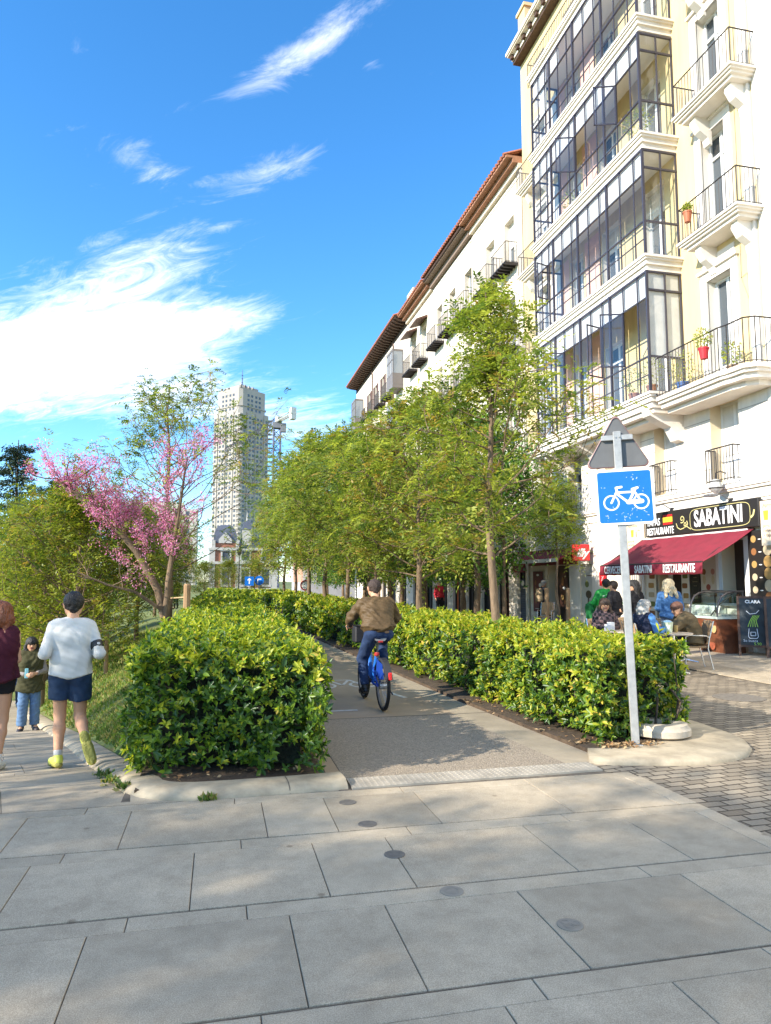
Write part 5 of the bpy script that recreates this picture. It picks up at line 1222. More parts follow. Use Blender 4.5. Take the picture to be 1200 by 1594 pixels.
    R2 = MB(); R2.loft([[(0.04 + 0.30 * math.cos(2 * math.pi * k / 36), y, 2.53 + 0.30 * math.sin(2 * math.pi * k / 36)) for k in range(36)] for y in (0.03, 0.042)]); ro = R2.build('round_plate', mat('sign_back_grey', (0.17, 0.17, 0.165), 0.5, var=0.12, scale=5), P)
    R3 = MB(); R3.ring((0, 0, 0), 0.29, 0.306, 0, 0.02, 36, 0, place(FACE_SOUTH, (0.04, 0.046, 2.53))); R3.build('rolled_edge', mat('sign_white', (0.80, 0.80, 0.80), 0.35), ro)
road_sign()
def concrete_base():
    m = MB(); pr = [(0.30, 0), (0.325, 0.015), (0.325, 0.075), (0.30, 0.095), (0.29, 0.12), (0.275, 0.128), (0.15, 0.128), (0.13, 0.09)]
    m.lathe(pr, n=40); tag(m.build('concrete_base', mat('pale_concrete', (0.50, 0.43, 0.33), 0.85, var=0.25, scale=7, bump=0.3, bscale=60), loc=(4.67, 7.02, 0.062), smooth=40), 'round pale concrete stand base lying on the kerb apron beside the sign post', 'concrete base')
concrete_base()
# ---------------------------------------------------------------- vegetation
def leafmat(name, col, tr=0.35, rough=0.45, spec=0.4):
    return mat(name, col, rough, trans=tr, spec=spec)
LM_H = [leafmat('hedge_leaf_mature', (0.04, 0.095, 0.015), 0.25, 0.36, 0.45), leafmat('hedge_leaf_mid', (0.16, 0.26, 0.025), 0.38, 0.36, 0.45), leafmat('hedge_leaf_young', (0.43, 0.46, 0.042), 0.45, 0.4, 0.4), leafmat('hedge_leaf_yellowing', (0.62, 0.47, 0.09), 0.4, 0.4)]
LM_F = [leafmat('feather_leaf', (0.215, 0.275, 0.046), 0.48), leafmat('feather_leaf_light', (0.345, 0.38, 0.07), 0.5), leafmat('feather_leaf_deep', (0.10, 0.165, 0.034), 0.42), leafmat('feather_leaf_russet', (0.36, 0.255, 0.06), 0.45)]
LM_O = [leafmat('orange_tree_leaf', (0.075, 0.19, 0.026), 0.32, 0.32), leafmat('orange_tree_leaf_light', (0.17, 0.32, 0.035), 0.4, 0.32), leafmat('orange_tree_leaf_dark', (0.03, 0.085, 0.018), 0.25, 0.35), leafmat('pale_blossom', (0.6, 0.47, 0.38), 0.3, 0.8)]
LM_B = [leafmat('bank_leaf', (0.19, 0.235, 0.030), 0.45), leafmat('bank_leaf_light', (0.30, 0.32, 0.042), 0.48), leafmat('bank_leaf_deep', (0.085, 0.145, 0.026), 0.4), leafmat('bank_leaf_russet', (0.33, 0.23, 0.06), 0.42)]
LM_C = [leafmat('cedar_needle', (0.018, 0.042, 0.020), 0.1, 0.6), leafmat('cedar_needle_light', (0.05, 0.085, 0.028), 0.15, 0.6), leafmat('cedar_needle_dark', (0.010, 0.024, 0.014), 0.08, 0.6)]
LM_P = [leafmat('redbud_blossom', (0.68, 0.22, 0.48), 0.35, 0.7), leafmat('redbud_blossom_pale', (0.80, 0.38, 0.62), 0.4, 0.7), leafmat('redbud_blossom_deep', (0.50, 0.09, 0.32), 0.3, 0.7)]

def hedge(name, label, x0f, x1f, yfront, yend, top, seed):
    """clipped hedge of leathery leaves in whorls over stems and a dark core"""
    rg = np.random.default_rng(seed)
    root = empty(name, (0, 0, 0), 0, label, 'hedge')
    P = []; Nn = []
    ys = yfront
    def dens(y): return 310.0 if y < 9.5 else (150.0 if y < 14 else (60.0 if y < 24 else 24.0))
    # sample whorl positions on the top, sides and front
    def bump(a, b): return 0.045 * np.sin(a * 3.1 + seed) * np.cos(b * 2.3) + 0.03 * np.sin(a * 7.3 + b * 5.1)
    seg = [(y, min(y + 1.0, yend)) for y in np.arange(yfront(0.5), yend, 1.0)]
    for (a, b) in seg:
        L = b - a; d = dens(a); x0, x1 = x0f(a), x1f(a); w = x1 - x0
        n = int(w * L * d * 1.15); x = rg.uniform(x0, x1, n); y = rg.uniform(a, b, n); t = top(y)
        P.append(np.c_[x, y, t + bump(x, y) - rg.uniform(0, 0.09, n) + np.where(rg.uniform(0, 1, n) < 0.10, rg.uniform(0.02, 0.10, n), 0)]); Nn.append(np.tile((0, 0, 1.0), (n, 1)))
        for side, xf, nx in ((0, x0f, -1.0), (1, x1f, 1.0)):
            if side == 1 and a > 20 and seed == 1: continue
            n = int(1.1 * L * d); y = rg.uniform(a, b, n); z = rg.uniform(0.07, 1.0, n) * top(y); xx = np.array([xf(v) for v in y])
            P.append(np.c_[xx - nx * rg.uniform(-0.02, 0.12, n) + nx * bump(y, z) * 1.3 - nx * 0.035 * (z > top(y) - 0.08), y, z]); Nn.append(np.tile((nx, 0, 0.15), (n, 1)))
    n = int((x1f(7) - x0f(7)) * 1.1 * 310); u = rg.uniform(0, 1, n); xx = x0f(7) + u * (x1f(7) - x0f(7)); z = rg.uniform(0.06, 1.0, n) * top(7.0)
    yy = np.array([yfront(v) for v in xx]); P.append(np.c_[xx, yy + rg.uniform(-0.02, 0.13, n) + bump(xx, z) * 1.3, z]); Nn.append(np.tile((0, -1.0, 0.15), (n, 1)))
    P = np.concatenate(P); Nn = np.concatenate(Nn)
    # keep whorls behind the front face
    fr = np.array([yfront(v) for v in P[:, 0]]); ok = P[:, 1] > fr - 0.05; P, Nn = P[ok], Nn[ok]
    # a few missing patches so that stems and dark core show
    hole = (np.sin(P[:, 0] * 4.3 + 1.7 * seed) * np.sin(P[:, 1] * 3.7 + 0.6) * np.sin(P[:, 2] * 6.1 + seed) > 0.36) & (Nn[:, 2] < 0.5) & (rg.uniform(0, 1, len(P)) < 0.82)
    P, Nn = P[~hole], Nn[~hole]
    n = len(P); k = 6
    axis = nrm(Nn + np.array((0, 0, 0.55)) + rg.normal(0, 0.38, (n, 3)))
    e1 = nrm(np.cross(axis, rg.normal(0, 1, (n, 3)))); e2 = np.cross(axis, e1)
    far = np.clip((P[:, 1] - 10) / 14, 0, 1)
    base = rg.uniform(0.04, 0.088, n) * (1 + far * 1.1)
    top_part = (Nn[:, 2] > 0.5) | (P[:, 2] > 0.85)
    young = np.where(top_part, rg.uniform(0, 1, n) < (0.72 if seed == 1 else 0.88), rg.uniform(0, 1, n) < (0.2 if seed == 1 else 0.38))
    pos = []; dr = []; no = []; sz = []; mi = []
    for j in range(k):
        ph = 2 * math.pi * j / k + rg.uniform(-0.3, 0.3, n); sp = rg.uniform(0.45, 1.25, n)
        rad = e1 * np.cos(ph)[:, None] + e2 * np.sin(ph)[:, None]
        d = nrm(axis * np.cos(sp)[:, None] + rad * np.sin(sp)[:, None] + np.array((0, 0, -0.10)))
        pos.append(P + axis * (0.012 * (k - j))[..., None] if False else P + axis * 0.010 * (k - j)); dr.append(d); no.append(nrm(axis * np.sin(sp)[:, None] - rad * np.cos(sp)[:, None] + rg.normal(0, 0.15, (n, 3))))
        sz.append(base * rg.uniform(0.75, 1.2, n))
        r = rg.uniform(0, 1, n)
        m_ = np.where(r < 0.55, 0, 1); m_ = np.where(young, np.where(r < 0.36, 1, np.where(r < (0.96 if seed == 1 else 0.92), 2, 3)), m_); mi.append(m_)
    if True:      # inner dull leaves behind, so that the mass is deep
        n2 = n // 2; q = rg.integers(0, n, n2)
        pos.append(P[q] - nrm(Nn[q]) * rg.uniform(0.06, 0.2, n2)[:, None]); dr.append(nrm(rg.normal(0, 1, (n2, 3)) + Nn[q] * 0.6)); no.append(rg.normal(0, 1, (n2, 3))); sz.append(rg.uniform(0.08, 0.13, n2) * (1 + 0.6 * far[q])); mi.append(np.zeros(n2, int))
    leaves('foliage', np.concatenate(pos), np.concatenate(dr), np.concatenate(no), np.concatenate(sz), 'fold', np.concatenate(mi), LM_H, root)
    # stems, and a solid core box with inner shade put into its colour
    c = MB(); rr = random.Random(seed)
    y = yfront(0) + 0.35
    while y < min(yend, 24):
        for _ in range(4):
            xa = rr.uniform(x0f(y) + 0.2, x1f(y) - 0.2)
            c.tube([(xa, y, 0.0), (xa + rr.uniform(-0.1, 0.1), y + rr.uniform(-0.1, 0.1), 0.4), (xa + rr.uniform(-0.3, 0.3), y + rr.uniform(-0.25, 0.25), 0.92)], [0.016, 0.012, 0.005], 5)
        y += 0.35
    c.build('stems', M_BARKD, root)
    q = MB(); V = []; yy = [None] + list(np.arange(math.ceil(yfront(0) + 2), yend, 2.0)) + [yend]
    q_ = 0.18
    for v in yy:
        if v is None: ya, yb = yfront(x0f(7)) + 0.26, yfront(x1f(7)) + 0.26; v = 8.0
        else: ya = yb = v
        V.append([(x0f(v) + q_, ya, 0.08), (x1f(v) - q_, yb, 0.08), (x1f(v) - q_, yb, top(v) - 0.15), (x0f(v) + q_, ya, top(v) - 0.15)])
    q.loft(V); q.build('dark_core', mat('hedge_inner', (0.010, 0.014, 0.006), 0.95, var=0.6, scale=25, bump=1.0, bscale=30), root)
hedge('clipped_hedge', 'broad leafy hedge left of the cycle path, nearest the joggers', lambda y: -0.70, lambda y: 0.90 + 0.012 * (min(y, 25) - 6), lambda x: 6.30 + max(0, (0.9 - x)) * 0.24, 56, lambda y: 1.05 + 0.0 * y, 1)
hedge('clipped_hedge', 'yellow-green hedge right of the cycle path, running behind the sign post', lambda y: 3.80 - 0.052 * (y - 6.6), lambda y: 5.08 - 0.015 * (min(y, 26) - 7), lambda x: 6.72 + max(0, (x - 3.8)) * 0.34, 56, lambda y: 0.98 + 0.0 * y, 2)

def litter():
    rg = np.random.default_rng(4); n = 420
    ctr = np.array([(3.95, 6.62, 0.07), (4.2, 6.66, 0.07), (3.7, 6.9, 0.06), (3.6, 8.2, 0.06), (0.2, 6.48, 0.05), (3.52, 9.5, 0.05)]); q = rg.choice(6, n, p=(0.35, 0.25, 0.1, 0.12, 0.1, 0.08))
    p = ctr[q] + rg.normal(0, 1, (n, 3)) * np.array((0.11, 0.05, 0.006)); p[:, 1] = np.where(q == 3, p[:, 1] + rg.uniform(-1, 1.4, n), p[:, 1]); p[:, 2] = np.abs(p[:, 2] - 0.05) + 0.052
    p[:, 0] = np.where(q == 4, rg.uniform(-0.4, 0.8, n), p[:, 0])
    o = leaves('dry_leaves', p, nrm(rg.normal(0, 1, (n, 3)) * np.array((1, 1, 0.25))), nrm(rg.normal(0, 0.4, (n, 3)) + np.array((0, 0, 1))), rg.uniform(0.03, 0.07, n), 'quad', rg.integers(0, 2, n),
               [mat('dead_leaf', (0.28, 0.15, 0.06), 0.8), mat('dead_leaf_pale', (0.42, 0.29, 0.15), 0.8)])
    tag(o, 'dry brown leaves lying at the foot of the hedges', 'leaf litter', kind='stuff')
litter()

def grass():
    rg = np.random.default_rng(9)
    M_ = [mat('grass_blade', (0.15, 0.225, 0.03), 0.7, trans=0.3), mat('grass_blade_dry', (0.29, 0.25, 0.08), 0.7, trans=0.3), mat('grass_blade_deep', (0.06, 0.115, 0.02), 0.7, trans=0.3)]
    pts = []
    for (y0, y1, d) in ((6.8, 9.5, 3200), (9.5, 13, 2000), (13, 18, 900), (18, 30, 260)):
        wmax = -0.7 - (curb_x(y1) + 0.4); n = int(d * wmax * (y1 - y0)); y = rg.uniform(y0, y1, n)
        xo = np.array([curb_x(v) + 0.40 for v in y]); x = xo + rg.uniform(0, 1, n) * (-0.66 - xo); pts.append(np.c_[x, y])
    P = np.concatenate(pts); z = np.array([ground_h(a, b) for a, b in P]); n = len(P); P = np.c_[P, z - 0.01]
    clump = np.sin(P[:, 0] * 5) * np.sin(P[:, 1] * 4.1) + 0.5 * np.sin(P[:, 0] * 11 + 2) * np.sin(P[:, 1] * 9)
    mi = np.where(rg.uniform(-1.2, 1.2, n) > clump, 0, np.where(rg.uniform(0, 1, n) < 0.45, 2, 1))
    mi = np.where(rg.uniform(0, 1, n) < 0.12, 1, mi)
    sz = rg.uniform(0.025, 0.065, n) * (1 + 0.5 * (P[:, 1] > 13) + 0.5 * (P[:, 1] > 18)) * np.where((P[:, 1] < 8.0), 1.25, 1)
    o = leaves('grass', P, nrm(rg.normal(0, 0.55, (n, 3)) + np.array((0, 0, 1.0))), rg.normal(0, 1, (n, 3)), sz, 'thin', mi, M_)
    tag(o, 'sunlit grass covering the bank between kerb and hedge', 'grass', kind='stuff')
    # weeds in the kerb joint
    rg = np.random.default_rng(19)
    for i, (x, y, r, lab) in enumerate(((-0.86, 6.75, 0.07, 'small green weed growing from the kerb joint nearest the jogger'), (-0.98, 7.2, 0.10, 'larger weed tuft in the kerb joint behind the jogger'), (-0.72, 6.42, 0.05, 'tiny weed at the kerb corner'), (-0.05, 5.925, 0.05, 'brownish weed on the paving edge below the hedge front'))):
        n = 70; p = np.c_[rg.normal(x, r * 0.5, n), rg.normal(y, r * 0.5 if i < 3 else 0.01, n), np.full(n, 0.0 + sidewalk_z(y) + (0.02 if i < 3 else 0.0))]
        o = leaves('weed', p, nrm(rg.normal(0, 0.8, (n, 3)) + np.array((0, 0, 0.9))), rg.normal(0, 1, (n, 3)), rg.uniform(0.03, 0.075, n), 'quad', rg.integers(0, 3, n), M_); tag(o, lab, 'weed')
grass()

class Skel:
    """trunk, limbs and twigs as tapered tubes, plus the twig tips that carry leaves"""
    def __init__(self): self.mb = MB(); self.sites = []
    def limb(self, pts, r0, r1, n=6):
        k = len(pts); self.mb.tube(pts, [r0 + (r1 - r0) * i / (k - 1) for i in range(k)], n)
def bend(p, d, L, rr, up=0.15, wob=0.15, n=5):
    """a branch that wanders and turns upwards"""
    out = [Vector(p)]; d = Vector(d).normalized()
    for i in range(n):
        d = (d + Vector((rr.gauss(0, wob), rr.gauss(0, wob), rr.gauss(0, wob * 0.6) + up))).normalized()
        out.append(out[-1] + d * (L / n))
    return out
def tree_skeleton(h, r, env, lo, nb, seed, trunk=None, up=0.12, steep=0.45, twig=0.42, subs=5, site_from=0.35):
    rr = random.Random(seed); S = Skel()
    if trunk is None:
        trunk = [Vector((0, 0, -0.1))]
        n = 9
        for i in range(1, n + 1):
            t = i / n; trunk.append(Vector((rr.gauss(0, 0.035) * h * 0.12 * (1 if i < n else 1.5), rr.gauss(0, 0.035) * h * 0.12, h * t * 0.93)))
    trunk = [Vector(p) for p in trunk]
    S.limb(trunk, r, r * 0.18, 9)
    def on_trunk(z):
        for a, b in zip(trunk[:-1], trunk[1:]):
            if a.z <= z <= b.z: return a + (b - a) * ((z - a.z) / max(b.z - a.z, 1e-6))
        return trunk[-1]
    for i in range(nb):
        t = lo + (0.96 - lo) * ((i + rr.uniform(0.1, 0.9)) / nb); az = i * 2.399 + rr.uniform(-0.4, 0.4)
        R, sx = env(t, az)
        if R < 0.05: continue
        p = on_trunk(t * h * 0.95); el = steep + rr.uniform(-0.15, 0.25) + 0.4 * (t - 0.5)
        d = (math.cos(az) * math.cos(el), math.sin(az) * math.cos(el), math.sin(el))
        b = bend(p, d, R * rr.uniform(0.8, 1.12), rr, up, 0.17, 6)
        rb_ = max(0.008, r * 0.34 * (1 - 0.6 * t)); S.limb(b, rb_, 0.005, 5)
        for k in range(subs):
            u = site_from + (1 - site_from) * (k + rr.uniform(0, 1)) / subs; f = u * 6; q = min(5, int(f)); pp = b[q] + (b[q + 1] - b[q]) * (f - q)
            bd = (b[q + 1] - b[q]).normalized(); a2 = rr.uniform(0, 6.28); pd = bd.orthogonal().normalized(); pd = pd * math.cos(a2) + bd.cross(pd) * math.sin(a2)
            tw = bend(pp, bd * 0.7 + pd, R * twig * rr.uniform(0.5, 1.1), rr, up * 0.8, 0.25, 3); S.limb(tw, rb_ * 0.35 + 0.002, 0.003, 4)
            for j in (1, 2, 3): S.sites.append((tw[j], (tw[j] - tw[j - 1]).normalized()))
        S.sites.append((b[-1], (b[-1] - b[-2]).normalized())); S.sites.append((b[-2], (b[-2] - b[-3]).normalized()))
    S.sites.append((trunk[-1], Vector((0, 0, 1))))
    return S
def pinnate(S, seed, per=3, L=(0.22, 0.36), pairs=6, ls=0.062, mats=LM_F, probs=(0.42, 0.3, 0.18, 0.10), spread=0.28, droop=0.5):
    rg = np.random.default_rng(seed)
    P0 = np.array([tuple(p) for p, d in S.sites]); D0 = np.array([tuple(d) for p, d in S.sites])
    P = np.repeat(P0, per, 0) + rg.normal(0, spread * 0.35, (len(P0) * per, 3)); D = nrm(np.repeat(D0, per, 0) * 0.5 + rg.normal(0, 0.7, (len(P0) * per, 3)) + np.array((0, 0, 0.12)))
    M_ = len(P); Ln = rg.uniform(L[0], L[1], M_); up = nrm(np.array((0, 0, 1.0)) + rg.normal(0, 0.3, (M_, 3))); side = nrm(np.cross(D, up))
    mrow = rg.choice(len(mats), M_, p=probs)
    pos = []; dr = []; no = []; sz = []; mi = []
    for j in range(pairs + 1):
        t = (j + 0.6) / (pairs + 0.6); p = P + D * (Ln * t)[:, None] + np.array((0, 0, -1.0)) * (droop * Ln * t * t)[:, None]
        ax = nrm(D + np.array((0, 0, -2 * droop)) * t * 0.5)
        for s in ((1, -1) if j < pairs else (0,)):
            d = nrm(side * s * 0.9 + ax * (0.45 if s else 1) + rg.normal(0, 0.12, (M_, 3))); pos.append(p); dr.append(d); no.append(up + rg.normal(0, 0.25, (M_, 3))); sz.append(rg.uniform(0.8, 1.2, M_) * ls); mi.append(mrow)
    return np.concatenate(pos), np.concatenate(dr), np.concatenate(no), np.concatenate(sz), np.concatenate(mi)
def broad(S, seed, per=14, ls=0.10, mats=LM_O, probs=(0.5, 0.25, 0.22, 0.03), spread=0.16):
    rg = np.random.default_rng(seed); P0 = np.array([tuple(p) for p, d in S.sites]); n = len(P0) * per
    P = np.repeat(P0, per, 0) + rg.normal(0, spread, (n, 3))
    return P, nrm(rg.normal(0, 0.8, (n, 3)) + np.array((0, 0, -0.35))), nrm(rg.normal(0, 0.6, (n, 3)) + np.array((0, 0, 1))), rg.uniform(0.7, 1.25, n) * ls, rg.choice(len(mats), n, p=probs)
def make_tree(name, S, L, kind, mats, bark=M_BARK, loc=(0, 0, 0), rz=0, label=None, group=None, cat='tree'):
    t = empty(name, loc, rz)
    S.mb.build('trunk', bark, t, smooth=60); leaves('crown', *L[:4], kind, L[4], mats, t)
    if label: tag(t, label, cat, group)
    return t
def env_of(table, lop=0.0, lopaz=0.0):
    def f(t, az):
        R = interp(t, table); return R * (1 + lop * math.cos(az - lopaz)), 0
    return f

# --- the feathery street trees beside the cycle path
def street_trees():
    tr = [(0, 0, -0.1), (0.03, -0.05, 1.0), (-0.02, -0.02, 2.0), (-0.06, 0.02, 2.9), (0.0, 0.03, 3.6), (0.02, 0.0, 4.4), (-0.03, 0.0, 5.2), (-0.02, 0, 6.0), (-0.05, 0, 6.6)]
    envA = env_of([(0.28, 0.7), (0.36, 1.5), (0.50, 2.0), (0.64, 1.75), (0.71, 0.8), (0.77, 0.25), (0.84, 0.62), (0.92, 0.62), (1.0, 0.2)], 0.22, -0.1)
    S = tree_skeleton(6.85, 0.078, envA, 0.31, 46, 11, trunk=tr, up=0.08, steep=0.30, subs=6)
    make_tree('street_tree', S, pinnate(S, 11, per=2, L=(0.26, 0.42), ls=0.088, probs=(0.42, 0.34, 0.18, 0.06)), 'quad', LM_F, loc=(4.36, 11.0, 0), label='tall slim tree with a bare leader above its crown, nearest behind the right hedge', group='feathery street trees along the cycle path')
    envB = env_of([(0.22, 0.7), (0.32, 1.7), (0.52, 2.15), (0.75, 1.7), (0.9, 0.95), (1.0, 0.3)])
    protos = []
    for k, sd_ in enumerate((21, 22, 23)):
        S = tree_skeleton(6.4, 0.085, envB, 0.29, 52, sd_, up=0.06, steep=0.30, subs=6)
        protos.append((S, pinnate(S, sd_, per=(2, 3, 2)[k], L=(0.28, 0.46), ls=0.105, pairs=5, probs=((0.36, 0.28, 0.18, 0.18), (0.43, 0.37, 0.18, 0.02), (0.40, 0.28, 0.26, 0.06))[k])))
    spots = [(4.42, 15.6, 0, 0.95, 0, 'russet-tinged tree second in the row beside the cycle path'), (4.4, 20.0, 1, 0.94, 1.2, 'green tree third in the row beside the cycle path'), (4.35, 24.4, 2, 1.10, 2.3, 'thick-trunked tree fourth in the row, left of the cyclist'),
             (4.3, 29.2, 1, 1.22, 3.7, 'tree fifth in the row, its dark trunk left of the thick one'), (4.2, 34.0, 2, 1.28, 5.0, 'tree sixth in the row, in front of the pink-brick building'), (4.1, 39.0, 0, 1.22, 0.8, 'tree seventh in the row with several thin dark stems'), (4.0, 44.5, 1, 1.22, 2.0, 'farthest tree of the row beside the blue road signs')]
    done = {}
    for x, y, k, s, rz, lab in spots:
        if k not in done: t = make_tree('street_tree', protos[k][0], protos[k][1], 'quad', LM_F); done[k] = t
        else: t = copy_tree(done[k])
        t.location = (x, y, 0); t.rotation_euler = (0, 0, rz); t.scale = (s, s, s); tag(t, lab, 'tree', 'feathery street trees along the cycle path')
street_trees()

# --- dense dark-green trees in front of the shops
def shop_trees():
    envD = env_of([(0.28, 1.2), (0.4, 1.65), (0.6, 1.8), (0.8, 1.4), (0.95, 0.7), (1.0, 0.3)])
    S = tree_skeleton(6.0, 0.13, envD, 0.30, 46, 31, up=0.0, steep=0.12, subs=7, site_from=0.3)
    a = make_tree('orange_tree', S, broad(S, 31, per=13, ls=0.135), 'quad', LM_O, bark=M_BARK)
    S = tree_skeleton(7.4, 0.12, env_of([(0.24, 1.2), (0.38, 1.8), (0.6, 1.95), (0.82, 1.4), (1.0, 0.3)]), 0.27, 52, 33, up=0.0, steep=0.12, subs=7, site_from=0.3)
    b = make_tree('orange_tree', S, broad(S, 33, per=12, ls=0.145), 'quad', LM_O, bark=M_BARK)
    S = tree_skeleton(6.3, 0.10, env_of([(0.50, 1.1), (0.58, 1.8), (0.72, 1.8), (0.86, 1.3), (1.0, 0.3)]), 0.53, 44, 37, up=0.06, steep=0.28, subs=7, site_from=0.3)
    d_ = make_tree('orange_tree', S, broad(S, 37, per=11, ls=0.135, probs=(0.48, 0.25, 0.2, 0.07)), 'quad', LM_O, bark=M_BARK)
    S = tree_skeleton(4.5, 0.05, env_of([(0.56, 0.3), (0.62, 0.6), (0.74, 0.58), (0.88, 0.45), (1.0, 0.2)]), 0.58, 20, 35, up=0.02, steep=0.2, subs=5)
    c = make_tree('young_street_tree', S, pinnate(S, 35, per=2, L=(0.25, 0.4), ls=0.085, pairs=5, mats=LM_F, probs=(0.38, 0.42, 0.2, 0.0)), 'quad', LM_F, bark=M_BARK, loc=(8.72, 17.4, 0), label='slender young tree tied between two wooden stakes in front of the cafe')
    for dx, dy, lab in ((-0.27, 0.1, 'left wooden stake of the young tree by the cafe'), (0.24, -0.1, 'right wooden stake of the young tree by the cafe')):
        m = MB(); m.tube([(0, 0, 0), (0, 0, 1.5)], 0.055, 8); m.tube([(0, 0, 1.5), (0, 0, 1.53)], [0.055, 0.03], 8); tag(m.build('tree_stake', M_WOOD, loc=(8.72 + dx, 17.4 + dy, 0)), lab, 'stake', 'stakes of the young tree')
    spots = [(d_, 9.55, 23.0, 4.0, 0.95, 'dense dark-green tree whose crown hangs over the cafe canopy'), (b, 8.8, 23.6, 0.0, 1.08, 'dense dark-green tree with a forked pale trunk before the maroon signs'), (a, 9.3, 26.6, 5.0, 1.05, 'dense dark-green tree between the first two pale trunks along the shops'), (a, 8.6, 29.5, 1.0, 1.15, 'dense dark-green tree second along the shops'), (b, 8.5, 33.0, 0.4, 1.05, 'dense dark-green tree beside the black lantern'), (b, 8.7, 36.5, 2.2, 1.15, 'dense dark-green tree third along the shops'),
             (a, 8.3, 39.8, 2.6, 1.1, 'dense dark-green tree halfway down the shops'), (a, 8.7, 43.0, 3.1, 1.1, 'dense dark-green tree fourth along the shops, behind the cyclist'), (b, 8.6, 50.0, 4.4, 1.0, 'dense dark-green tree fifth along the shops'), (a, 8.5, 57.0, 5.3, 0.95, 'farthest dense dark-green tree along the shops')]
    used = set()
    for p, x, y, rz, s, lab in spots:
        t = p if p not in used else copy_tree(p); used.add(p)
        t.location = (x, y, 0); t.rotation_euler = (0, 0, rz); t.scale = (s, s, s); tag(t, lab, 'tree', 'dense trees in front of the shops')
shop_trees()

# --- redbud and its neighbours on the bank
def bank_trees():
    rr = random.Random(41); S = Skel(); gz = ground_h(-0.95, 16.2)
    main = [Vector(p) for p in ((0, 0, -0.2), (-0.12, 0, 0.7), (-0.30, 0.05, 1.35), (-0.75, 0.1, 2.1), (-1.35, 0.1, 2.75), (-1.75, 0.1, 3.05), (-2.3, 0.1, 3.45))]
    S.limb(main, 0.10, 0.03, 8)
    lead = [Vector(p) for p in ((-0.14, 0, 0.8), (-0.10, -0.1, 1.5), (0.0, -0.1, 2.3), (0.12, -0.15, 3.2), (0.2, -0.15, 3.9))]; S.limb(lead, 0.07, 0.015, 7)
    low = [Vector(p) for p in ((-0.18, 0.0, 0.95), (-0.7, -0.3, 1.32), (-1.2, -0.4, 1.45), (-1.75, -0.4, 1.68))]; S.limb(low, 0.04, 0.012, 6)
    flower = []
    def sprays(path, n, R, u0, flower_p):
        for i in range(n):
            u = u0 + (1 - u0) * i / max(1, n - 1); f = u * (len(path) - 1); q = min(len(path) - 2, int(f)); p = path[q] + (path[q + 1] - path[q]) * (f - q)
            d = Vector((rr.gauss(0, 1), rr.gauss(0, 0.9), rr.uniform(0.1, 1.2))); b = bend(p, d, R * rr.uniform(0.5, 1.15), rr, 0.14, 0.22, 5); S.limb(b, 0.013, 0.004, 4)
            for k in range(2):
                tw = bend(b[2 + k], b[3 + k] - b[2 + k] + Vector((rr.gauss(0, 0.15), rr.gauss(0, 0.15), 0.05)), R * 0.5, rr, 0.1, 0.3, 3); S.limb(tw, 0.007, 0.003, 4)
                if rr.random() < flower_p: flower.extend((tw[j] + (tw[min(j + 1, 3)] - tw[j]) * v) for j in range(4) for v in (0, 0.5))
                else: S.sites += [(tw[3], (tw[3] - tw[2]).normalized())]
            if rr.random() < flower_p: flower.extend(b[j] for j in (2, 3, 4, 5))
            else: S.sites += [(b[5], (b[5] - b[4]).normalized())]
    sprays(main, 22, 1.05, 0.42, 0.44); sprays(lead, 20, 1.1, 0.36, 0.5); sprays(main[2:5], 8, 1.1, 0.5, 0.85); sprays(low, 6, 0.7, 0.35, 0.15); sprays(main[4:], 5, 0.8, 0.2, 0.45)
    t = make_tree('redbud_tree', S, pinnate(S, 41, per=2, L=(0.18, 0.28), pairs=4, ls=0.075, probs=(0.4, 0.35, 0.25, 0.0)), 'quad', LM_F, bark=M_BARK, loc=(-0.95, 16.2, gz), label='leaning tree covered in pink blossom above the left hedge')
    t.scale = (1.08, 1.08, 1.13)
    rg = np.random.default_rng(42); F = np.array([tuple(p) for p in flower]); per = 20; n = len(F) * per
    P = np.repeat(F, per, 0) + rg.normal(0, 0.062, (n, 3))
    leaves('blossom', P, rg.normal(0, 1, (n, 3)), rg.normal(0, 1, (n, 3)), rg.uniform(0.03, 0.06, n), 'quad', rg.choice(3, n, p=(0.5, 0.33, 0.17)), LM_P, t)
    m = MB(); m.tube([(0, 0, -0.3), (0, 0, 1.62)], 0.07, 8); m.tube([(0, 0, 1.62), (0, 0, 1.65)], [0.07, 0.05], 8)
    tag(m.build('tree_stake', M_WOOD, loc=(-0.62, 15.2, 0)), 'round wooden stake standing beside the pink-blossomed trunk', 'stake')
    m = MB(); m.tube([(-0.62, 15.2, 1.38), (-0.8, 15.7, 1.36), (-1.0, 16.12, 1.34)], 0.016, 5); tag(m.build('tree_tie', mat('tie_strap', (0.45, 0.3, 0.16), 0.8)), 'tan strap tying the pink tree to its wooden stake', 'strap')
    # tall sparse tree behind it
    gz = ground_h(-1.5, 21); trunk = [(0, 0, -0.2), (0.05, 0, 1.5), (-0.05, 0, 3.0), (-0.12, 0, 4.3), (-0.1, 0.1, 5.5), (-0.2, 0.1, 6.6), (-0.15, 0.1, 7.3)]
    S = tree_skeleton(7.4, 0.085, env_of([(0.30, 2.0), (0.42, 3.1), (0.55, 3.0), (0.65, 2.3), (0.75, 2.0), (0.9, 1.5), (1.0, 0.5)], 0.28, 0.0), 0.28, 46, 53, trunk=trunk, up=0.10, steep=0.36, subs=4, site_from=0.55)
    sparse = make_tree('sparse_tree', S, pinnate(S, 53, per=2, L=(0.25, 0.4), pairs=6, ls=0.085, probs=(0.36, 0.2, 0.38, 0.06)), 'quad', LM_F, bark=M_BARK, loc=(-1.35, 21.0, gz), label='tall thin-leaved tree with bare twigs rising behind the pink blossom')
    # bushy trees filling the left
    protos = []
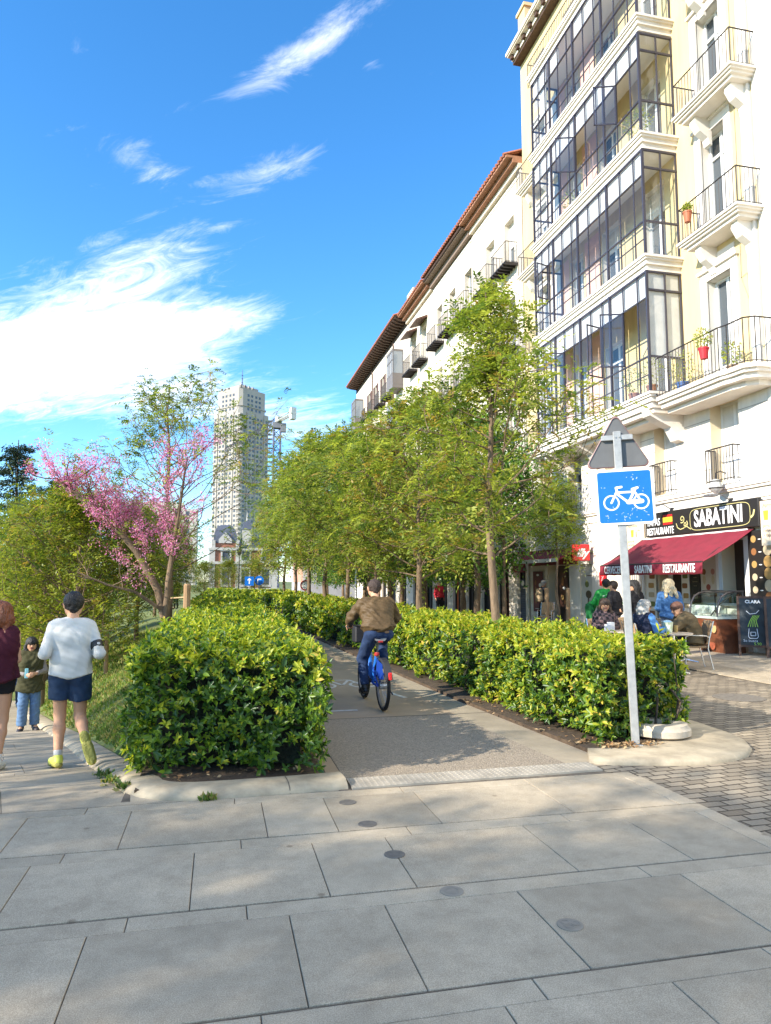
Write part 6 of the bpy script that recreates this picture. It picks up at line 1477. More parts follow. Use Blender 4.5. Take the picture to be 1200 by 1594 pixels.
    for sd_ in (61, 62):
        S = tree_skeleton(4.6, 0.09, env_of([(0.2, 1.2), (0.32, 1.9), (0.55, 2.05), (0.8, 1.5), (1.0, 0.4)]), 0.22, 52, sd_, up=0.10, steep=0.35, subs=6, site_from=0.3)
        protos.append((S, pinnate(S, sd_, per=3, L=(0.25, 0.42), pairs=5, ls=0.085, probs=((0.40, 0.22, 0.28, 0.10), (0.42, 0.30, 0.23, 0.05))[sd_ % 2])))
    spots = [(-3.2, 18.0, 0, 1.0, 0, 'bushy green tree behind the head of the man in white'), (-4.55, 21.0, 1, 1.13, 1.1, 'bushy green tree above the red-haired woman at the left edge'), (-5.2, 25.5, 0, 1.25, 2.2, 'bushy green tree second row back, left of the pink tree'),
             (-2.7, 26.0, 1, 0.95, 3.0, 'bushy green tree behind the trunk of the pink tree'), (-9.4, 32.5, 1, 1.3, 4.2, 'bushy green tree far left in front of the cedars'), (-2.4, 34.0, 0, 0.95, 5.0, 'bushy green tree at the far end of the left bank'), (1.0, 75.0, 0, 0.80, 2.6, 'bushy tree hiding the foot of the brick villa'), (3.4, 70.0, 1, 0.78, 0.2, 'bushy tree beside the blue road signs'), (-1.2, 64.0, 1, 0.7, 3.3, 'bushy tree left of the dome of the brick villa'), (-3.6, 44.0, 1, 1.15, 0.6, 'bushy green tree left of the distant brick villa'), (-10.8, 38, 0, 1.4, 0.9, 'bushy green tree deep in the garden on the left'),
             (-7.0, 33.0, 1, 1.25, 5.6, 'bushy green tree midway down the garden bank')]
    done = {}
    for x, y, k, s, rz, lab in spots:
        if k not in done: t = make_tree('bushy_tree', protos[k][0], protos[k][1], 'quad', LM_B, bark=M_BARK); done[k] = t
        else: t = copy_tree(done[k])
        t.location = (x, y, ground_h(x, y)); t.rotation_euler = (0, 0, rz); t.scale = (s, s, s); tag(t, lab, 'tree', 'bushy trees on the garden bank')
    m = MB(); m.tube([(0, 0, -0.2), (0, 0, 0.95)], 0.05, 8); tag(m.build('tree_stake', M_WOOD, loc=(-2.55, 18.2, ground_h(-2.55, 18.2))), 'short brown stake on the grass right of the man in white', 'stake')
    # cedars
    def cedar(h, sd_):
        rr2 = random.Random(sd_); S = Skel(); S.limb([Vector((0, 0, -0.3)), Vector((0.05, 0, h * 0.5)), Vector((0, 0, h))], 0.28, 0.03, 8)
        P = []; D = []
        for i in range(64):
            t = 0.10 + 0.88 * i / 64; R = (1 - t) ** 0.75 * h * 0.36 + 0.25; az = i * 2.399; z = h * t
            b = bend((0, 0, z), (math.cos(az), math.sin(az), 0.12), R * rr2.uniform(0.75, 1.1), rr2, -0.06, 0.08, 6); S.limb(b, 0.045 * (1 - t) + 0.012, 0.008, 4)
            for k in range(1, 7):
                for q in range(7):
                    w = 0.12 + 0.32 * R * 0.35 * (1 - abs(k - 3.5) / 5); P.append(b[k] + Vector((rr2.gauss(0, w), rr2.gauss(0, w), rr2.uniform(-0.22, 0.08)))); D.append(Vector((math.cos(az) + rr2.gauss(0, 0.5), math.sin(az) + rr2.gauss(0, 0.5), -0.55)))
        rg = np.random.default_rng(sd_); P = np.array([tuple(p) for p in P]); D = np.array([tuple(d) for d in D]); per = 7; n = len(P) * per
        PP = np.repeat(P, per, 0) + rg.normal(0, 0.10, (n, 3)); DD = nrm(np.repeat(D, per, 0) + rg.normal(0, 0.45, (n, 3)))
        return S, (PP, DD, rg.normal(0, 1, (n, 3)), rg.uniform(0.18, 0.34, n), rg.choice(3, n, p=(0.5, 0.2, 0.3)))
    S, L = cedar(15.6, 71); make_tree('cedar_tree', S, L, 'thin', LM_C, bark=M_BARKD, loc=(-14.6, 56.7, -3.5), label='large dark cedar at the left edge of the picture', cat='tree', group='dark cedars at the left')
    S, L = cedar(14.2, 72); make_tree('cedar_tree', S, L, 'thin', LM_C, bark=M_BARKD, loc=(-13.3, 64.7, -3.4), label='smaller dark cedar right of the large one, behind the pink sprays', cat='tree', group='dark cedars at the left')
    # trees beyond the left edge of the picture: they stand on the far side of the square and throw the shade across it
    for (x, y, k, s, rz, lab) in ((-13.5, -3.4, 0, 2.0, 0.3, 'shade tree at the side of the square, beyond the picture edge'), (-17.0, -6.0, 0, 2.3, 1.4, 'second shade tree of the square, beyond the picture edge'),
                                  (-19.5, -2.6, 0, 2.4, 4.0, 'third shade tree of the square, beyond the picture edge')):
        t = copy_tree(sparse if k == 0 else done[k]); s *= 0.62 if k == 0 else 1; t.location = (x, y, 0); t.rotation_euler = (0, 0, rz); t.scale = (s * 1.5 if k == 0 else s, s * 1.5 if k == 0 else s, s); tag(t, lab, 'tree', 'shade trees of the square')
    for (x, y, s, rz, lab) in ((-9.5, 4.3, 0.8, 0.5, 'thin-leaved tree by the footpath, beyond the picture edge'), (-12.5, 6.5, 0.9, 2.0, 'second thin-leaved tree by the footpath, beyond the picture edge'), (-11.5, 9.5, 0.85, 4.0, 'third thin-leaved tree by the footpath, beyond the picture edge')):
        t = copy_tree(sparse); t.location = (x, y, sidewalk_z(y)); t.rotation_euler = (0, 0, rz); t.scale = (s, s, s); tag(t, lab, 'tree', 'thin trees along the footpath')
bank_trees()

# --- pots on the balconies
def potted(x, y, z, h, r, seed, label, potcol, mats=LM_F, probs=(0.3, 0.5, 0.1, 0.1), n=260, ls=0.07):
    p = empty('potted_plant', (x, y, z), 0, label, 'potted plant', 'pot plants on the balconies'); m = MB(); m.lathe([(r * 0.7, 0), (r, 0.24), (r * 1.08, 0.24), (r * 1.08, 0.28), (r * 0.9, 0.28), (r * 0.85, 0.2)], n=14); m.build('pot', mat('pot_%d_%d_%d' % tuple(int(c * 99) for c in potcol), potcol, 0.6), p)
    rg = np.random.default_rng(seed); d = nrm(rg.normal(0, 1, (n, 3))); P = d * (rg.uniform(0.2, 1, n) ** 0.5)[:, None] * np.array((h * 0.42, h * 0.42, h * 0.5)) + np.array((0, 0, 0.28 + h * 0.5))
    leaves('foliage', P, nrm(d + rg.normal(0, 0.7, (n, 3))), rg.normal(0, 1, (n, 3)), rg.uniform(0.7, 1.3, n) * ls, 'quad', rg.choice(len(mats), n, p=probs), mats, p)
    return p
for a in ((11.85, 16.2, 6.66, 0.9, 0.16, 1, 'yellow-green shrub in a blue pot on the long first-floor balcony', (0.05, 0.12, 0.3)), (11.42, 14.75, 7.1, 0.5, 0.12, 2, 'small plant in a red pot hung on the long balcony railing', (0.5, 0.02, 0.03)),
          (11.62, 15.4, 10.95, 0.22, 0.11, 4, 'terracotta pot hung on the second-floor balcony railing', (0.40, 0.12, 0.05)), (12.1, 14.6, 6.66, 0.6, 0.14, 5, 'bushy plant by the window of the long balcony', (0.3, 0.2, 0.12)),
          (11.75, 17.4, 6.9, 0.9, 0.15, 6, 'leafy plant inside the lowest glazed gallery near its corner', (0.3, 0.14, 0.08)), (11.75, 18.3, 6.9, 0.8, 0.15, 7, 'second leafy plant inside the lowest glazed gallery', (0.3, 0.14, 0.08)),
          (11.75, 17.6, 14.36, 1.0, 0.15, 8, 'grey-green plant inside the third glazed gallery near its corner', (0.3, 0.14, 0.08)), (11.8, 21.9, 14.36, 0.8, 0.15, 9, 'plant by the open casement of the third glazed gallery', (0.3, 0.14, 0.08))):
    potted(*a)
# ---------------------------------------------------------------- people: one continuous surface each, from rounded limbs blended together
def sdf_surface(prims, h, k):
    """prims: (a, b, ra, rb, mat[, flat]) ; returns vertices, quads, material of each quad"""
    A = np.array([p[0] for p in prims], float); B = np.array([p[1] for p in prims], float)
    RA = np.array([p[2] for p in prims]); RB = np.array([p[3] for p in prims])
    rm = np.maximum(RA, RB)[:, None] + k + 2 * h
    lo = np.minimum(A, B) - rm; hi = np.maximum(A, B) + rm
    o = lo.min(0) - 2 * h; n = np.ceil((hi.max(0) - o) / h).astype(int) + 3
    Fd = np.full(n, 1.0, np.float32)
    for i in range(len(prims)):
        i0 = np.maximum(((lo[i] - o) / h).astype(int), 0); i1 = np.minimum(((hi[i] - o) / h).astype(int) + 2, n)
        g = [o[c] + h * np.arange(i0[c], i1[c]) for c in range(3)]
        X, Y, Z = np.meshgrid(*g, indexing='ij'); ab = B[i] - A[i]; L2 = ab @ ab
        if L2 < 1e-12: t = np.zeros_like(X)
        else: t = np.clip(((X - A[i][0]) * ab[0] + (Y - A[i][1]) * ab[1] + (Z - A[i][2]) * ab[2]) / L2, 0, 1)
        d = np.sqrt((X - A[i][0] - t * ab[0]) ** 2 + (Y - A[i][1] - t * ab[1]) ** 2 + (Z - A[i][2] - t * ab[2]) ** 2) - (RA[i] + (RB[i] - RA[i]) * t)
        fl = prims[i][5] if len(prims[i]) > 5 else None
        if fl:
            u = ab / math.sqrt(L2)
            if 'b' in fl: d = np.maximum(d, (X - B[i][0]) * u[0] + (Y - B[i][1]) * u[1] + (Z - B[i][2]) * u[2])
            if 'a' in fl: d = np.maximum(d, -((X - A[i][0]) * u[0] + (Y - A[i][1]) * u[1] + (Z - A[i][2]) * u[2]))
        kk = prims[i][6] if len(prims[i]) > 6 else k
        s = Fd[i0[0]:i1[0], i0[1]:i1[1], i0[2]:i1[2]]
        hh = np.clip(0.5 + 0.5 * (s - d) / kk, 0, 1)
        s[...] = s + (d - s) * hh - kk * hh * (1 - hh)
    ins = Fd < 0
    c = np.zeros(np.array(n) - 1, int)
    for dx in (0, 1):
        for dy in (0, 1):
            for dz in (0, 1): c += ins[dx:n[0] - 1 + dx, dy:n[1] - 1 + dy, dz:n[2] - 1 + dz]
    act = (c > 0) & (c < 8); idx = -np.ones(act.shape, int); cells = np.argwhere(act); idx[act] = np.arange(len(cells))
    acc = np.zeros((len(cells), 3)); cnt = np.zeros(len(cells))
    corners = [(dx, dy, dz) for dx in (0, 1) for dy in (0, 1) for dz in (0, 1)]
    for a in corners:
        for ax in range(3):
            if a[ax]: continue
            b = list(a); b[ax] = 1
            fa = Fd[cells[:, 0] + a[0], cells[:, 1] + a[1], cells[:, 2] + a[2]]; fb = Fd[cells[:, 0] + b[0], cells[:, 1] + b[1], cells[:, 2] + b[2]]
            cr = (fa < 0) != (fb < 0); t = np.where(cr, fa / np.where(cr, fa - fb, 1), 0)
            p = np.tile(np.array(a, float), (len(cells), 1)); p[:, ax] += t
            acc += p * cr[:, None]; cnt += cr
    V = o + h * (cells + acc / cnt[:, None])
    Q = []
    for ax in range(3):
        sl0 = [slice(None)] * 3; sl1 = [slice(None)] * 3; sl0[ax] = slice(0, n[ax] - 1); sl1[ax] = slice(1, n[ax])
        e = np.argwhere(ins[tuple(sl0)] != ins[tuple(sl1)]); u, v = (ax + 1) % 3, (ax + 2) % 3
        e = e[(e[:, u] > 0) & (e[:, v] > 0) & (e[:, u] < n[u] - 1) & (e[:, v] < n[v] - 1)]
        flip = ins[e[:, 0], e[:, 1], e[:, 2]]
        q = []
        for du, dv in ((-1, -1), (0, -1), (0, 0), (-1, 0)):
            w = e.copy(); w[:, u] += du; w[:, v] += dv; q.append(idx[w[:, 0], w[:, 1], w[:, 2]])
        q = np.array(q).T; q[~flip] = q[~flip][:, ::-1]; Q.append(q)
    Q = np.concatenate(Q); ctr = V[Q].mean(1); best = np.full(len(Q), 9.0); mi = np.zeros(len(Q), int)
    for i, p in enumerate(prims):
        ab = B[i] - A[i]; L2 = max(ab @ ab, 1e-12); t = np.clip((ctr - A[i]) @ ab / L2, 0, 1)
        d = np.linalg.norm(ctr - A[i] - t[:, None] * ab, axis=1) - (RA[i] + (RB[i] - RA[i]) * t) - (0.004 if len(p) > 7 else 0)
        m_ = d < best; best[m_] = d[m_]; mi[m_] = p[4]
    return V, Q, mi
def sdf_object(name, prims, mats, parent, h=0.012, k=0.03):
    V, Q, mi = sdf_surface(prims, h, k)
    o = np_mesh(name, V, Q, mi, mats, parent, smooth=True)
    w = WRINKLE.get(name, 0.0055 if name not in PLAIN else 0.0)
    if w:
        me = o.data; nr = np.empty(len(V) * 3, np.float32); me.vertices.foreach_get('normal', nr); nr = nr.reshape(-1, 3); x, y, z = V[:, 0], V[:, 1], V[:, 2]
        if name == 'hair': d = np.sin(x * 95 + 3 * np.sin(z * 30)) * np.sin(y * 80 + 2 * np.sin(z * 24 + 1)) * 0.7 + 0.5 * np.sin(x * 210 + z * 25) * np.sin(y * 190)
        else:
            d = np.sin(z * 46 + 26 * x + 4 * np.sin(x * 14 + y * 9)) * (0.5 + 0.5 * np.sin(x * 9 + z * 11 + y * 7)) + 0.8 * np.sin(z * 31 - 38 * x + 3 * np.sin(y * 17 + z * 5) + 1.3) * (0.5 + 0.5 * np.sin(z * 8 - x * 13 + 2)) + 0.4 * np.sin(z * 90 + x * 40 + y * 55)
        me.vertices.foreach_set('co', (V + nr * (w * d)[:, None]).astype(np.float32).ravel()); me.update()
    return o
PLAIN = {'body', 'shoe', 'sole', 'sunglasses', 'armband', 'sock', 'backpack'}
WRINKLE = {'hair': 0.006, 'running_top': 0.0034, 'jacket': 0.007, 'jeans': 0.005, 'shorts': 0.0035, 'sleeveless_top': 0.005}
def vv(*p): return np.array(p, float)
def unit(v): return v / max(np.linalg.norm(v), 1e-9)
M_SKIN = mat('skin', (0.52, 0.29, 0.18), 0.6, spec=0.35); M_SKIN2 = mat('skin_tan', (0.42, 0.22, 0.13), 0.6, spec=0.35); M_LIP = mat('lips', (0.34, 0.10, 0.08), 0.5); M_EYE = mat('dark_eyes', (0.03, 0.02, 0.015), 0.3)
STAND = dict(head=(0, 0.02, 1.585), neck=(0, -0.005, 1.44), SL=(-0.175, 0, 1.385), SR=(0.175, 0, 1.385), chest=(0, 0, 1.25), waist=(0, 0.005, 1.06), HL=(-0.09, 0, 0.90), HR=(0.09, 0, 0.90),
             EL=(-0.235, -0.03, 1.10), ER=(0.235, -0.03, 1.10), WL=(-0.245, 0.05, 0.87), WR=(0.245, 0.05, 0.87), KL=(-0.10, 0.02, 0.49), KR=(0.10, 0.02, 0.49), AL=(-0.105, -0.02, 0.085), AR=(0.105, -0.02, 0.085),
             TL=(-0.125, 0.15, 0.03), TR=(0.125, 0.15, 0.03), look=(0, 1, 0), curlL=0.5, curlR=0.5, nL=(1, 0, 0), nR=(-1, 0, 0), hdL=None, hdR=None)
def person(label, loc, heading, J=None, female=False, scale=1.0, skin=None, hair=None, hair_mat=None, clothes=(), h=0.011, group=None, extra=None, tilt=0.0):
    j = dict(STAND); j.update(J or {}); P = {k_: vv(*v) for k_, v in j.items() if isinstance(v, tuple)}
    root = empty('person', loc, heading); tag(root, label, 'person', group); root.scale = (scale,) * 3
    sk = skin or M_SKIN; w = 0.9 if female else 1.0
    look = unit(P['look']); upv = unit(P['head'] - P['neck']); upv = unit(vv(0, 0, 1) * 0.7 + upv * 0.5); side = unit(np.cross(look, upv)); fwd = np.cross(upv, side); H = P['head']
    def hd(s, f, u): return H + side * s + fwd * f + upv * u
    pr = []
    def cap(a, b, ra, rb, m=0, fl=None, kk=None, pri=None):
        t = [a, b, ra, rb, m, fl]
        if kk is not None or pri: t.append(kk if kk is not None else 0.03)
        if pri: t.append(1)
        pr.append(tuple(t))
    # torso
    lr = unit(P['SR'] - P['SL']); hip = (P['HL'] + P['HR']) / 2; hl = unit(P['HR'] - P['HL'])
    c, wa = P['chest'], P['waist']
    cap(P['SL'] * 0.85 + P['SR'] * 0.15, P['SR'] * 0.85 + P['SL'] * 0.15, 0.062 * w, 0.062 * w)
    cap(c - lr * 0.075 * w, c + lr * 0.075 * w, 0.108 * w, 0.108 * w); cap(wa - lr * 0.055 * w, wa + lr * 0.055 * w, 0.098 * w, 0.098 * w)
    cap(hip - hl * 0.07 + vv(0, -0.005, 0.02), hip + hl * 0.07 + vv(0, -0.005, 0.02), 0.108, 0.108)
    cap((P['SL'] + P['SR']) / 2, c, 0.085 * w, 0.11 * w); cap(c, wa, 0.11 * w, 0.10 * w); cap(wa, hip, 0.10 * w, 0.11)
    cap((P['SL'] + P['SR']) / 2 + vv(0, 0, 0.0), P['neck'], 0.065 * w, 0.054 * w); cap(P['neck'], hd(0, -0.01, -0.05), 0.055 * w, 0.053 * w)
    if female: 
        f2 = unit(np.cross(vv(0, 0, 1), lr))
        for s in (-1, 1): cap(c + lr * s * 0.07 + f2 * 0.085 + vv(0, 0, 0.02), c + lr * s * 0.07 + f2 * 0.09 + vv(0, 0, 0.0), 0.05, 0.055)
    # head with a face
    cap(hd(0, -0.02, 0.03), hd(0, 0.012, 0.012), 0.088, 0.084); cap(hd(0, 0.025, -0.02), hd(0, 0.042, -0.085), 0.066, 0.042); cap(hd(-0.035, 0.01, -0.05), hd(0.035, 0.01, -0.05), 0.045, 0.045)
    cap(hd(0, 0.088, 0.005), hd(0, 0.108, -0.028), 0.009, 0.014, 0, None, 0.012)
    for s in (-1, 1):
        cap(hd(s * 0.084, -0.005, -0.018), hd(s * 0.09, -0.012, 0.018), 0.013, 0.016, 0, None, 0.008)
        cap(hd(s * 0.032, 0.083, 0.008), hd(s * 0.032, 0.084, 0.008), 0.011, 0.011, 2, None, 0.004, True)
    cap(hd(-0.02, 0.083, -0.062), hd(0.02, 0.083, -0.062), 0.009, 0.009, 1, None, 0.005, True)
    # limbs
    for s in 'LR':
        sg = -1 if s == 'L' else 1
        S_, E_, W_ = P['S' + s], P['E' + s], P['W' + s]
        cap(S_, E_, 0.052 * w, 0.040 * w); m1 = E_ + (W_ - E_) * 0.3; cap(E_, m1, 0.040 * w, 0.041 * w); cap(m1, W_, 0.041 * w, 0.027 * w)
        f = unit(P['hd' + s]) if j['hd' + s] is not None else unit(W_ - E_); nn = P['n' + s]; nn = unit(nn - f * (nn @ f)); sd_ = np.cross(f, nn) * (1 if s == 'R' else -1)
        pa = W_ + f * 0.02; pb = W_ + f * 0.075
        for q in (-0.022, 0.0, 0.022): cap(pa + sd_ * q * 0.6, pb + sd_ * q, 0.017, 0.014, 0, None, 0.012)
        cu = j['curl' + s]
        for i, ln in enumerate((0.062, 0.074, 0.078, 0.068)):
            b0 = pb + sd_ * (i - 1.5) * 0.0195 + f * 0.008; a1 = cu * 0.7; a2 = cu * 1.9
            b1 = b0 + (f * math.cos(a1) + nn * math.sin(a1)) * ln * 0.5; b2 = b1 + (f * math.cos(a2) + nn * math.sin(a2)) * ln * 0.5
            cap(b0, b1, 0.0095, 0.009, 0, None, 0.004); cap(b1, b2, 0.009, 0.0075, 0, None, 0.004)
        t0 = pa - sd_ * 0.02; t1 = t0 - sd_ * 0.03 + f * 0.035 + nn * 0.015; t2 = t1 + f * 0.028 + nn * 0.02 * (1 + cu) + sd_ * 0.008
        cap(t0, t1, 0.013, 0.0105, 0, None, 0.008); cap(t1, t2, 0.0105, 0.0085, 0, None, 0.004)
        Hp, K_, A_, T_ = P['H' + s], P['K' + s], P['A' + s], P['T' + s]
        cap(Hp, K_, 0.088 * (1.03 if female else 1), 0.056); kd = unit(A_ - K_); cal = K_ + (A_ - K_) * 0.32
        th = unit(K_ - Hp); back = unit(-(np.cross(hl, th)) + 1e-6); back = back * (-1 if back[1] > 0 and abs(th[2]) > 0.5 else 1)
        cap(K_, cal, 0.054, 0.056); cap(cal, A_, 0.056, 0.036); cap(A_, A_ + (T_ - A_) * 0.55 + vv(0, 0, 0), 0.036, 0.034); cap(A_ + (T_ - A_) * 0.55, T_, 0.034, 0.028)
    ctx = dict(P=P, hd=hd, lr=lr, hip=hip, hl=hl, w=w, root=root, cap=cap, fwd=fwd, side=side, upv=upv)
    sdf_object('body', pr, [sk, M_LIP, M_EYE], root, h, 0.028)
    for c_ in clothes: c_(ctx)
    if hair: hair(ctx, hair_mat)
    if extra: extra(ctx)
    return root
# garments ------------------------------------------------------------------
def top(name, ma, hem=0.86, t=0.014, sleeve=0.93, h=0.011, loose=0.0, collar=True, longcoat=False, puff=0.0, mats2=None):
    def f(c):
        P, w, lr, hip, hl = c['P'], c['w'], c['lr'], c['hip'], c['hl']; q = []
        ch, wa = P['chest'], P['waist']; T = t + loose
        q.append((P['SL'] * 0.88 + P['SR'] * 0.12, P['SR'] * 0.88 + P['SL'] * 0.12, 0.062 * w + t, 0.062 * w + t, 0))
        q.append((ch - lr * 0.078 * w, ch + lr * 0.078 * w, 0.108 * w + T, 0.108 * w + T, 0)); q.append((wa - lr * 0.065 * w, wa + lr * 0.065 * w, 0.098 * w + T + 0.008, 0.098 * w + T + 0.008, 0))
        q.append(((P['SL'] + P['SR']) / 2, ch, 0.085 * w + t, 0.11 * w + T, 0)); q.append((ch, wa, 0.11 * w + T, 0.10 * w + T, 0))
        b = unit(hip - wa); L = np.linalg.norm(hip - wa); end = wa + b * L * hem
        for s in (-1, 1): q.append((ch + lr * s * 0.075 * w + vv(0, 0, 0.03), wa + lr * s * 0.07 * w, 0.098 * w + T, 0.098 * w + T, 0)); q.append((P['SL' if s < 0 else 'SR'] - lr * s * 0.055, ch + lr * s * 0.08 * w, 0.066 * w + t, 0.10 * w + T, 0))
        for s in (-1, 0, 1): q.append((wa + lr * s * 0.05 * w, end + hl * s * 0.075, 0.098 * w + T, 0.122 + T + loose * 0.5, 0, 'b'))
        if collar: q.append((P['neck'] + vv(0, 0, -0.05), P['neck'] + (P['head'] - P['neck']) * 0.12, 0.062 * w + t, 0.060 * w + 0.006, 0, 'b', 0.012))
        if c['w'] < 1:
            f2 = unit(np.cross(vv(0, 0, 1), lr))
            for s in (-1, 1): q.append((ch + lr * s * 0.07 + f2 * 0.085, ch + lr * s * 0.07 + f2 * 0.09, 0.05 + t, 0.055 + t, 0))
        for s in 'LR':
            S_, E_, W_ = P['S' + s], P['E' + s], P['W' + s]
            if sleeve > 0.5:
                q.append((S_, E_, 0.054 * w + t + puff, 0.043 * w + t + puff + loose * 0.4, 0, None, 0.016)); e = E_ + (W_ - E_) * sleeve; q.append((E_, e, 0.043 * w + t + puff + loose * 0.4, 0.030 * w + t + puff * 0.6, 0, 'b', 0.012))
            elif sleeve > 0: q.append((S_, S_ + (E_ - S_) * sleeve * 2, 0.054 * w + t, 0.052 * w + t, 0, 'b'))
        o = sdf_object(name, q, [ma] if not mats2 else mats2, c['root'], h, 0.055); c['garment'] = o
        return o
    return f
def trousers(name, ma, to=0.97, t=0.012, flare=0.0, h=0.011, thigh_only=False, waist=0.35, wide=0.0):
    def f(c):
        P, hip, hl = c['P'], c['hip'], c['hl']; wa = P['waist']; q = []
        upz = hip + (wa - hip) * waist
        q.append((upz - hl * 0.06, upz + hl * 0.06, 0.102 + t, 0.102 + t, 0)); q.append((hip - hl * 0.07 + vv(0, -0.005, 0.02), hip + hl * 0.07 + vv(0, -0.005, 0.02), 0.112 + t, 0.112 + t, 0))
        for s in 'LR':
            H_, K_, A_ = P['H' + s], P['K' + s], P['A' + s]
            if thigh_only: q.append((H_, H_ + (K_ - H_) * to, 0.094 + t + wide * 0.3, 0.082 + t + wide, 0, 'b', 0.018))
            else:
                q.append((H_, K_, 0.092 + t, 0.060 + t + wide, 0, None, 0.02)); q.append((K_, K_ + (A_ - K_) * to, 0.060 + t + wide, 0.044 + t + flare, 0, 'b', 0.02))
        c['legs'] = sdf_object(name, q, [ma], c['root'], h, 0.028)
    return f
def shoes(ma, sole=None, sock=None, h=0.010, boot=0.0):
    def f(c):
        P = c['P']
        for s in 'LR':
            A_, T_, K_ = P['A' + s], P['T' + s], P['K' + s]; d = unit(T_ - A_); sh = unit(K_ - A_); dn = unit(-(sh - d * (sh @ d))); lat = np.cross(d, dn)
            hl = A_ + dn * 0.034 - d * 0.042; to = T_ + d * 0.042 + dn * 0.002; d = unit(to - hl); dn = unit(-(sh - d * (sh @ d))); lat = np.cross(d, dn)
            q = [(hl + d * 0.02, to - d * 0.02, 0.044, 0.042, 0), (A_ - d * 0.01, A_ + d * 0.10 + dn * 0.02, 0.042, 0.036, 0), (A_ + sh * (0.03 + boot), A_, 0.044 + boot * 0.06, 0.044, 0, 'a')]
            for w_ in (-0.016, 0.016): q.append((hl + d * 0.13 + lat * w_, to - d * 0.04 + lat * w_, 0.034, 0.030, 0))
            o = sdf_object('shoe', q, [ma], c['root'], h, 0.018)
            if sole is not None:
                z = [(hl + dn * 0.026 - d * 0.01, to + dn * 0.022, 0.024, 0.022, 0)] + [(hl + dn * 0.026 + d * 0.10 + lat * w_, to + dn * 0.022 - d * 0.03 + lat * w_, 0.026, 0.025, 0) for w_ in (-0.022, 0.022)] + [(hl + dn * 0.026 + lat * w_, hl + dn * 0.026 + lat * w_ + d * 0.05, 0.026, 0.024, 0) for w_ in (-0.015, 0.015)]
                sdf_object('sole', z, [sole], o, h, 0.012)
            if sock is not None: sdf_object('sock', [(A_ + sh * 0.03, A_ + sh * 0.085, 0.042, 0.043, 0, 'ab')], [sock], c['root'], h, 0.01)
    return f
def short_hair(c, ma, t=0.012):
    hd = c['hd']; q = [(hd(0, -0.03, 0.045), hd(0, 0.018, 0.05), 0.088 + t, 0.078 + t, 0), (hd(0, -0.05, 0.0), hd(0, -0.055, -0.035), 0.066 + t * 0.5, 0.045 + t * 0.4, 0), (hd(0, 0.0, 0.09), hd(0, 0.05, 0.085), 0.045 + t, 0.035 + t, 0)]
    for s in (-1, 1): q.append((hd(s * 0.035, -0.035, 0.02), hd(s * 0.045, -0.02, -0.02), 0.05 + t * 0.6, 0.035, 0))
    sdf_object('hair', q, [ma], c['root'], 0.009, 0.02)
def long_hair(length=0.34, vol=0.0, wave=0.0, front=True):
    def f(c, ma):
        hd = c['hd']; q = [(hd(0, -0.03, 0.04), hd(0, 0.02, 0.05), 0.092 + vol, 0.08 + vol, 0), (hd(0, -0.05, 0.0), hd(0, -0.07, -0.06), 0.08 + vol, 0.08 + vol, 0)]
        rr = random.Random(int(length * 1000))
        for i in range(9):
            a = -1 + 2 * i / 8; x = a * (0.075 + vol); pts = [hd(x, -0.055 + 0.03 * abs(a) * (1 if front else 0), -0.04)]
            for k in range(5):
                p = pts[-1] + vv(0, 0, -length / 5) + c['side'] * (rr.gauss(0, wave) + a * 0.012) + c['fwd'] * (rr.gauss(0, wave) - 0.010 + (0.018 if abs(a) > 0.8 and front else 0)); pts.append(p)
            r0 = 0.036 + vol * 0.5
            for k in range(5): q.append((pts[k], pts[k + 1], r0 * (1 - 0.09 * k), r0 * (1 - 0.09 * (k + 1)) * (0.55 if k == 4 else 1), 0))
        for s in (-1, 1): q.append((hd(s * 0.06, 0.03, 0.06), hd(s * (0.092 + vol), -0.01, -0.07), 0.032 + vol * 0.5, 0.03 + vol * 0.5, 0))
        sdf_object('hair', q, [ma], c['root'], 0.010, 0.018)
    return f
def cloth(name, col, rough=0.85, var=0.12, scale=9, bump=0.5, bscale=14): return mat(name, col, rough, var=var, scale=scale, bump=bump, bscale=bscale, spec=0.25)
HAIR_BLACK = mat('black_hair', (0.012, 0.010, 0.009), 0.5, bump=0.6, bscale=90); HAIR_BROWN = mat('dark_brown_hair', (0.045, 0.024, 0.014), 0.5, bump=0.6, bscale=90); HAIR_RED = mat('red_brown_hair', (0.20, 0.055, 0.018), 0.45, var=0.5, scale=30, bump=0.9, bscale=70, stretch=(1, 1, 0.25))
HAIR_BLONDE = mat('blonde_hair', (0.52, 0.42, 0.26), 0.5, var=0.3, scale=30, bump=0.8, bscale=70, stretch=(1, 1, 0.25)); HAIR_GREY = mat('grey_hair', (0.42, 0.40, 0.37), 0.55, var=0.3, scale=30, bump=0.8, bscale=70); 
HEAD_RUN = R_(10)
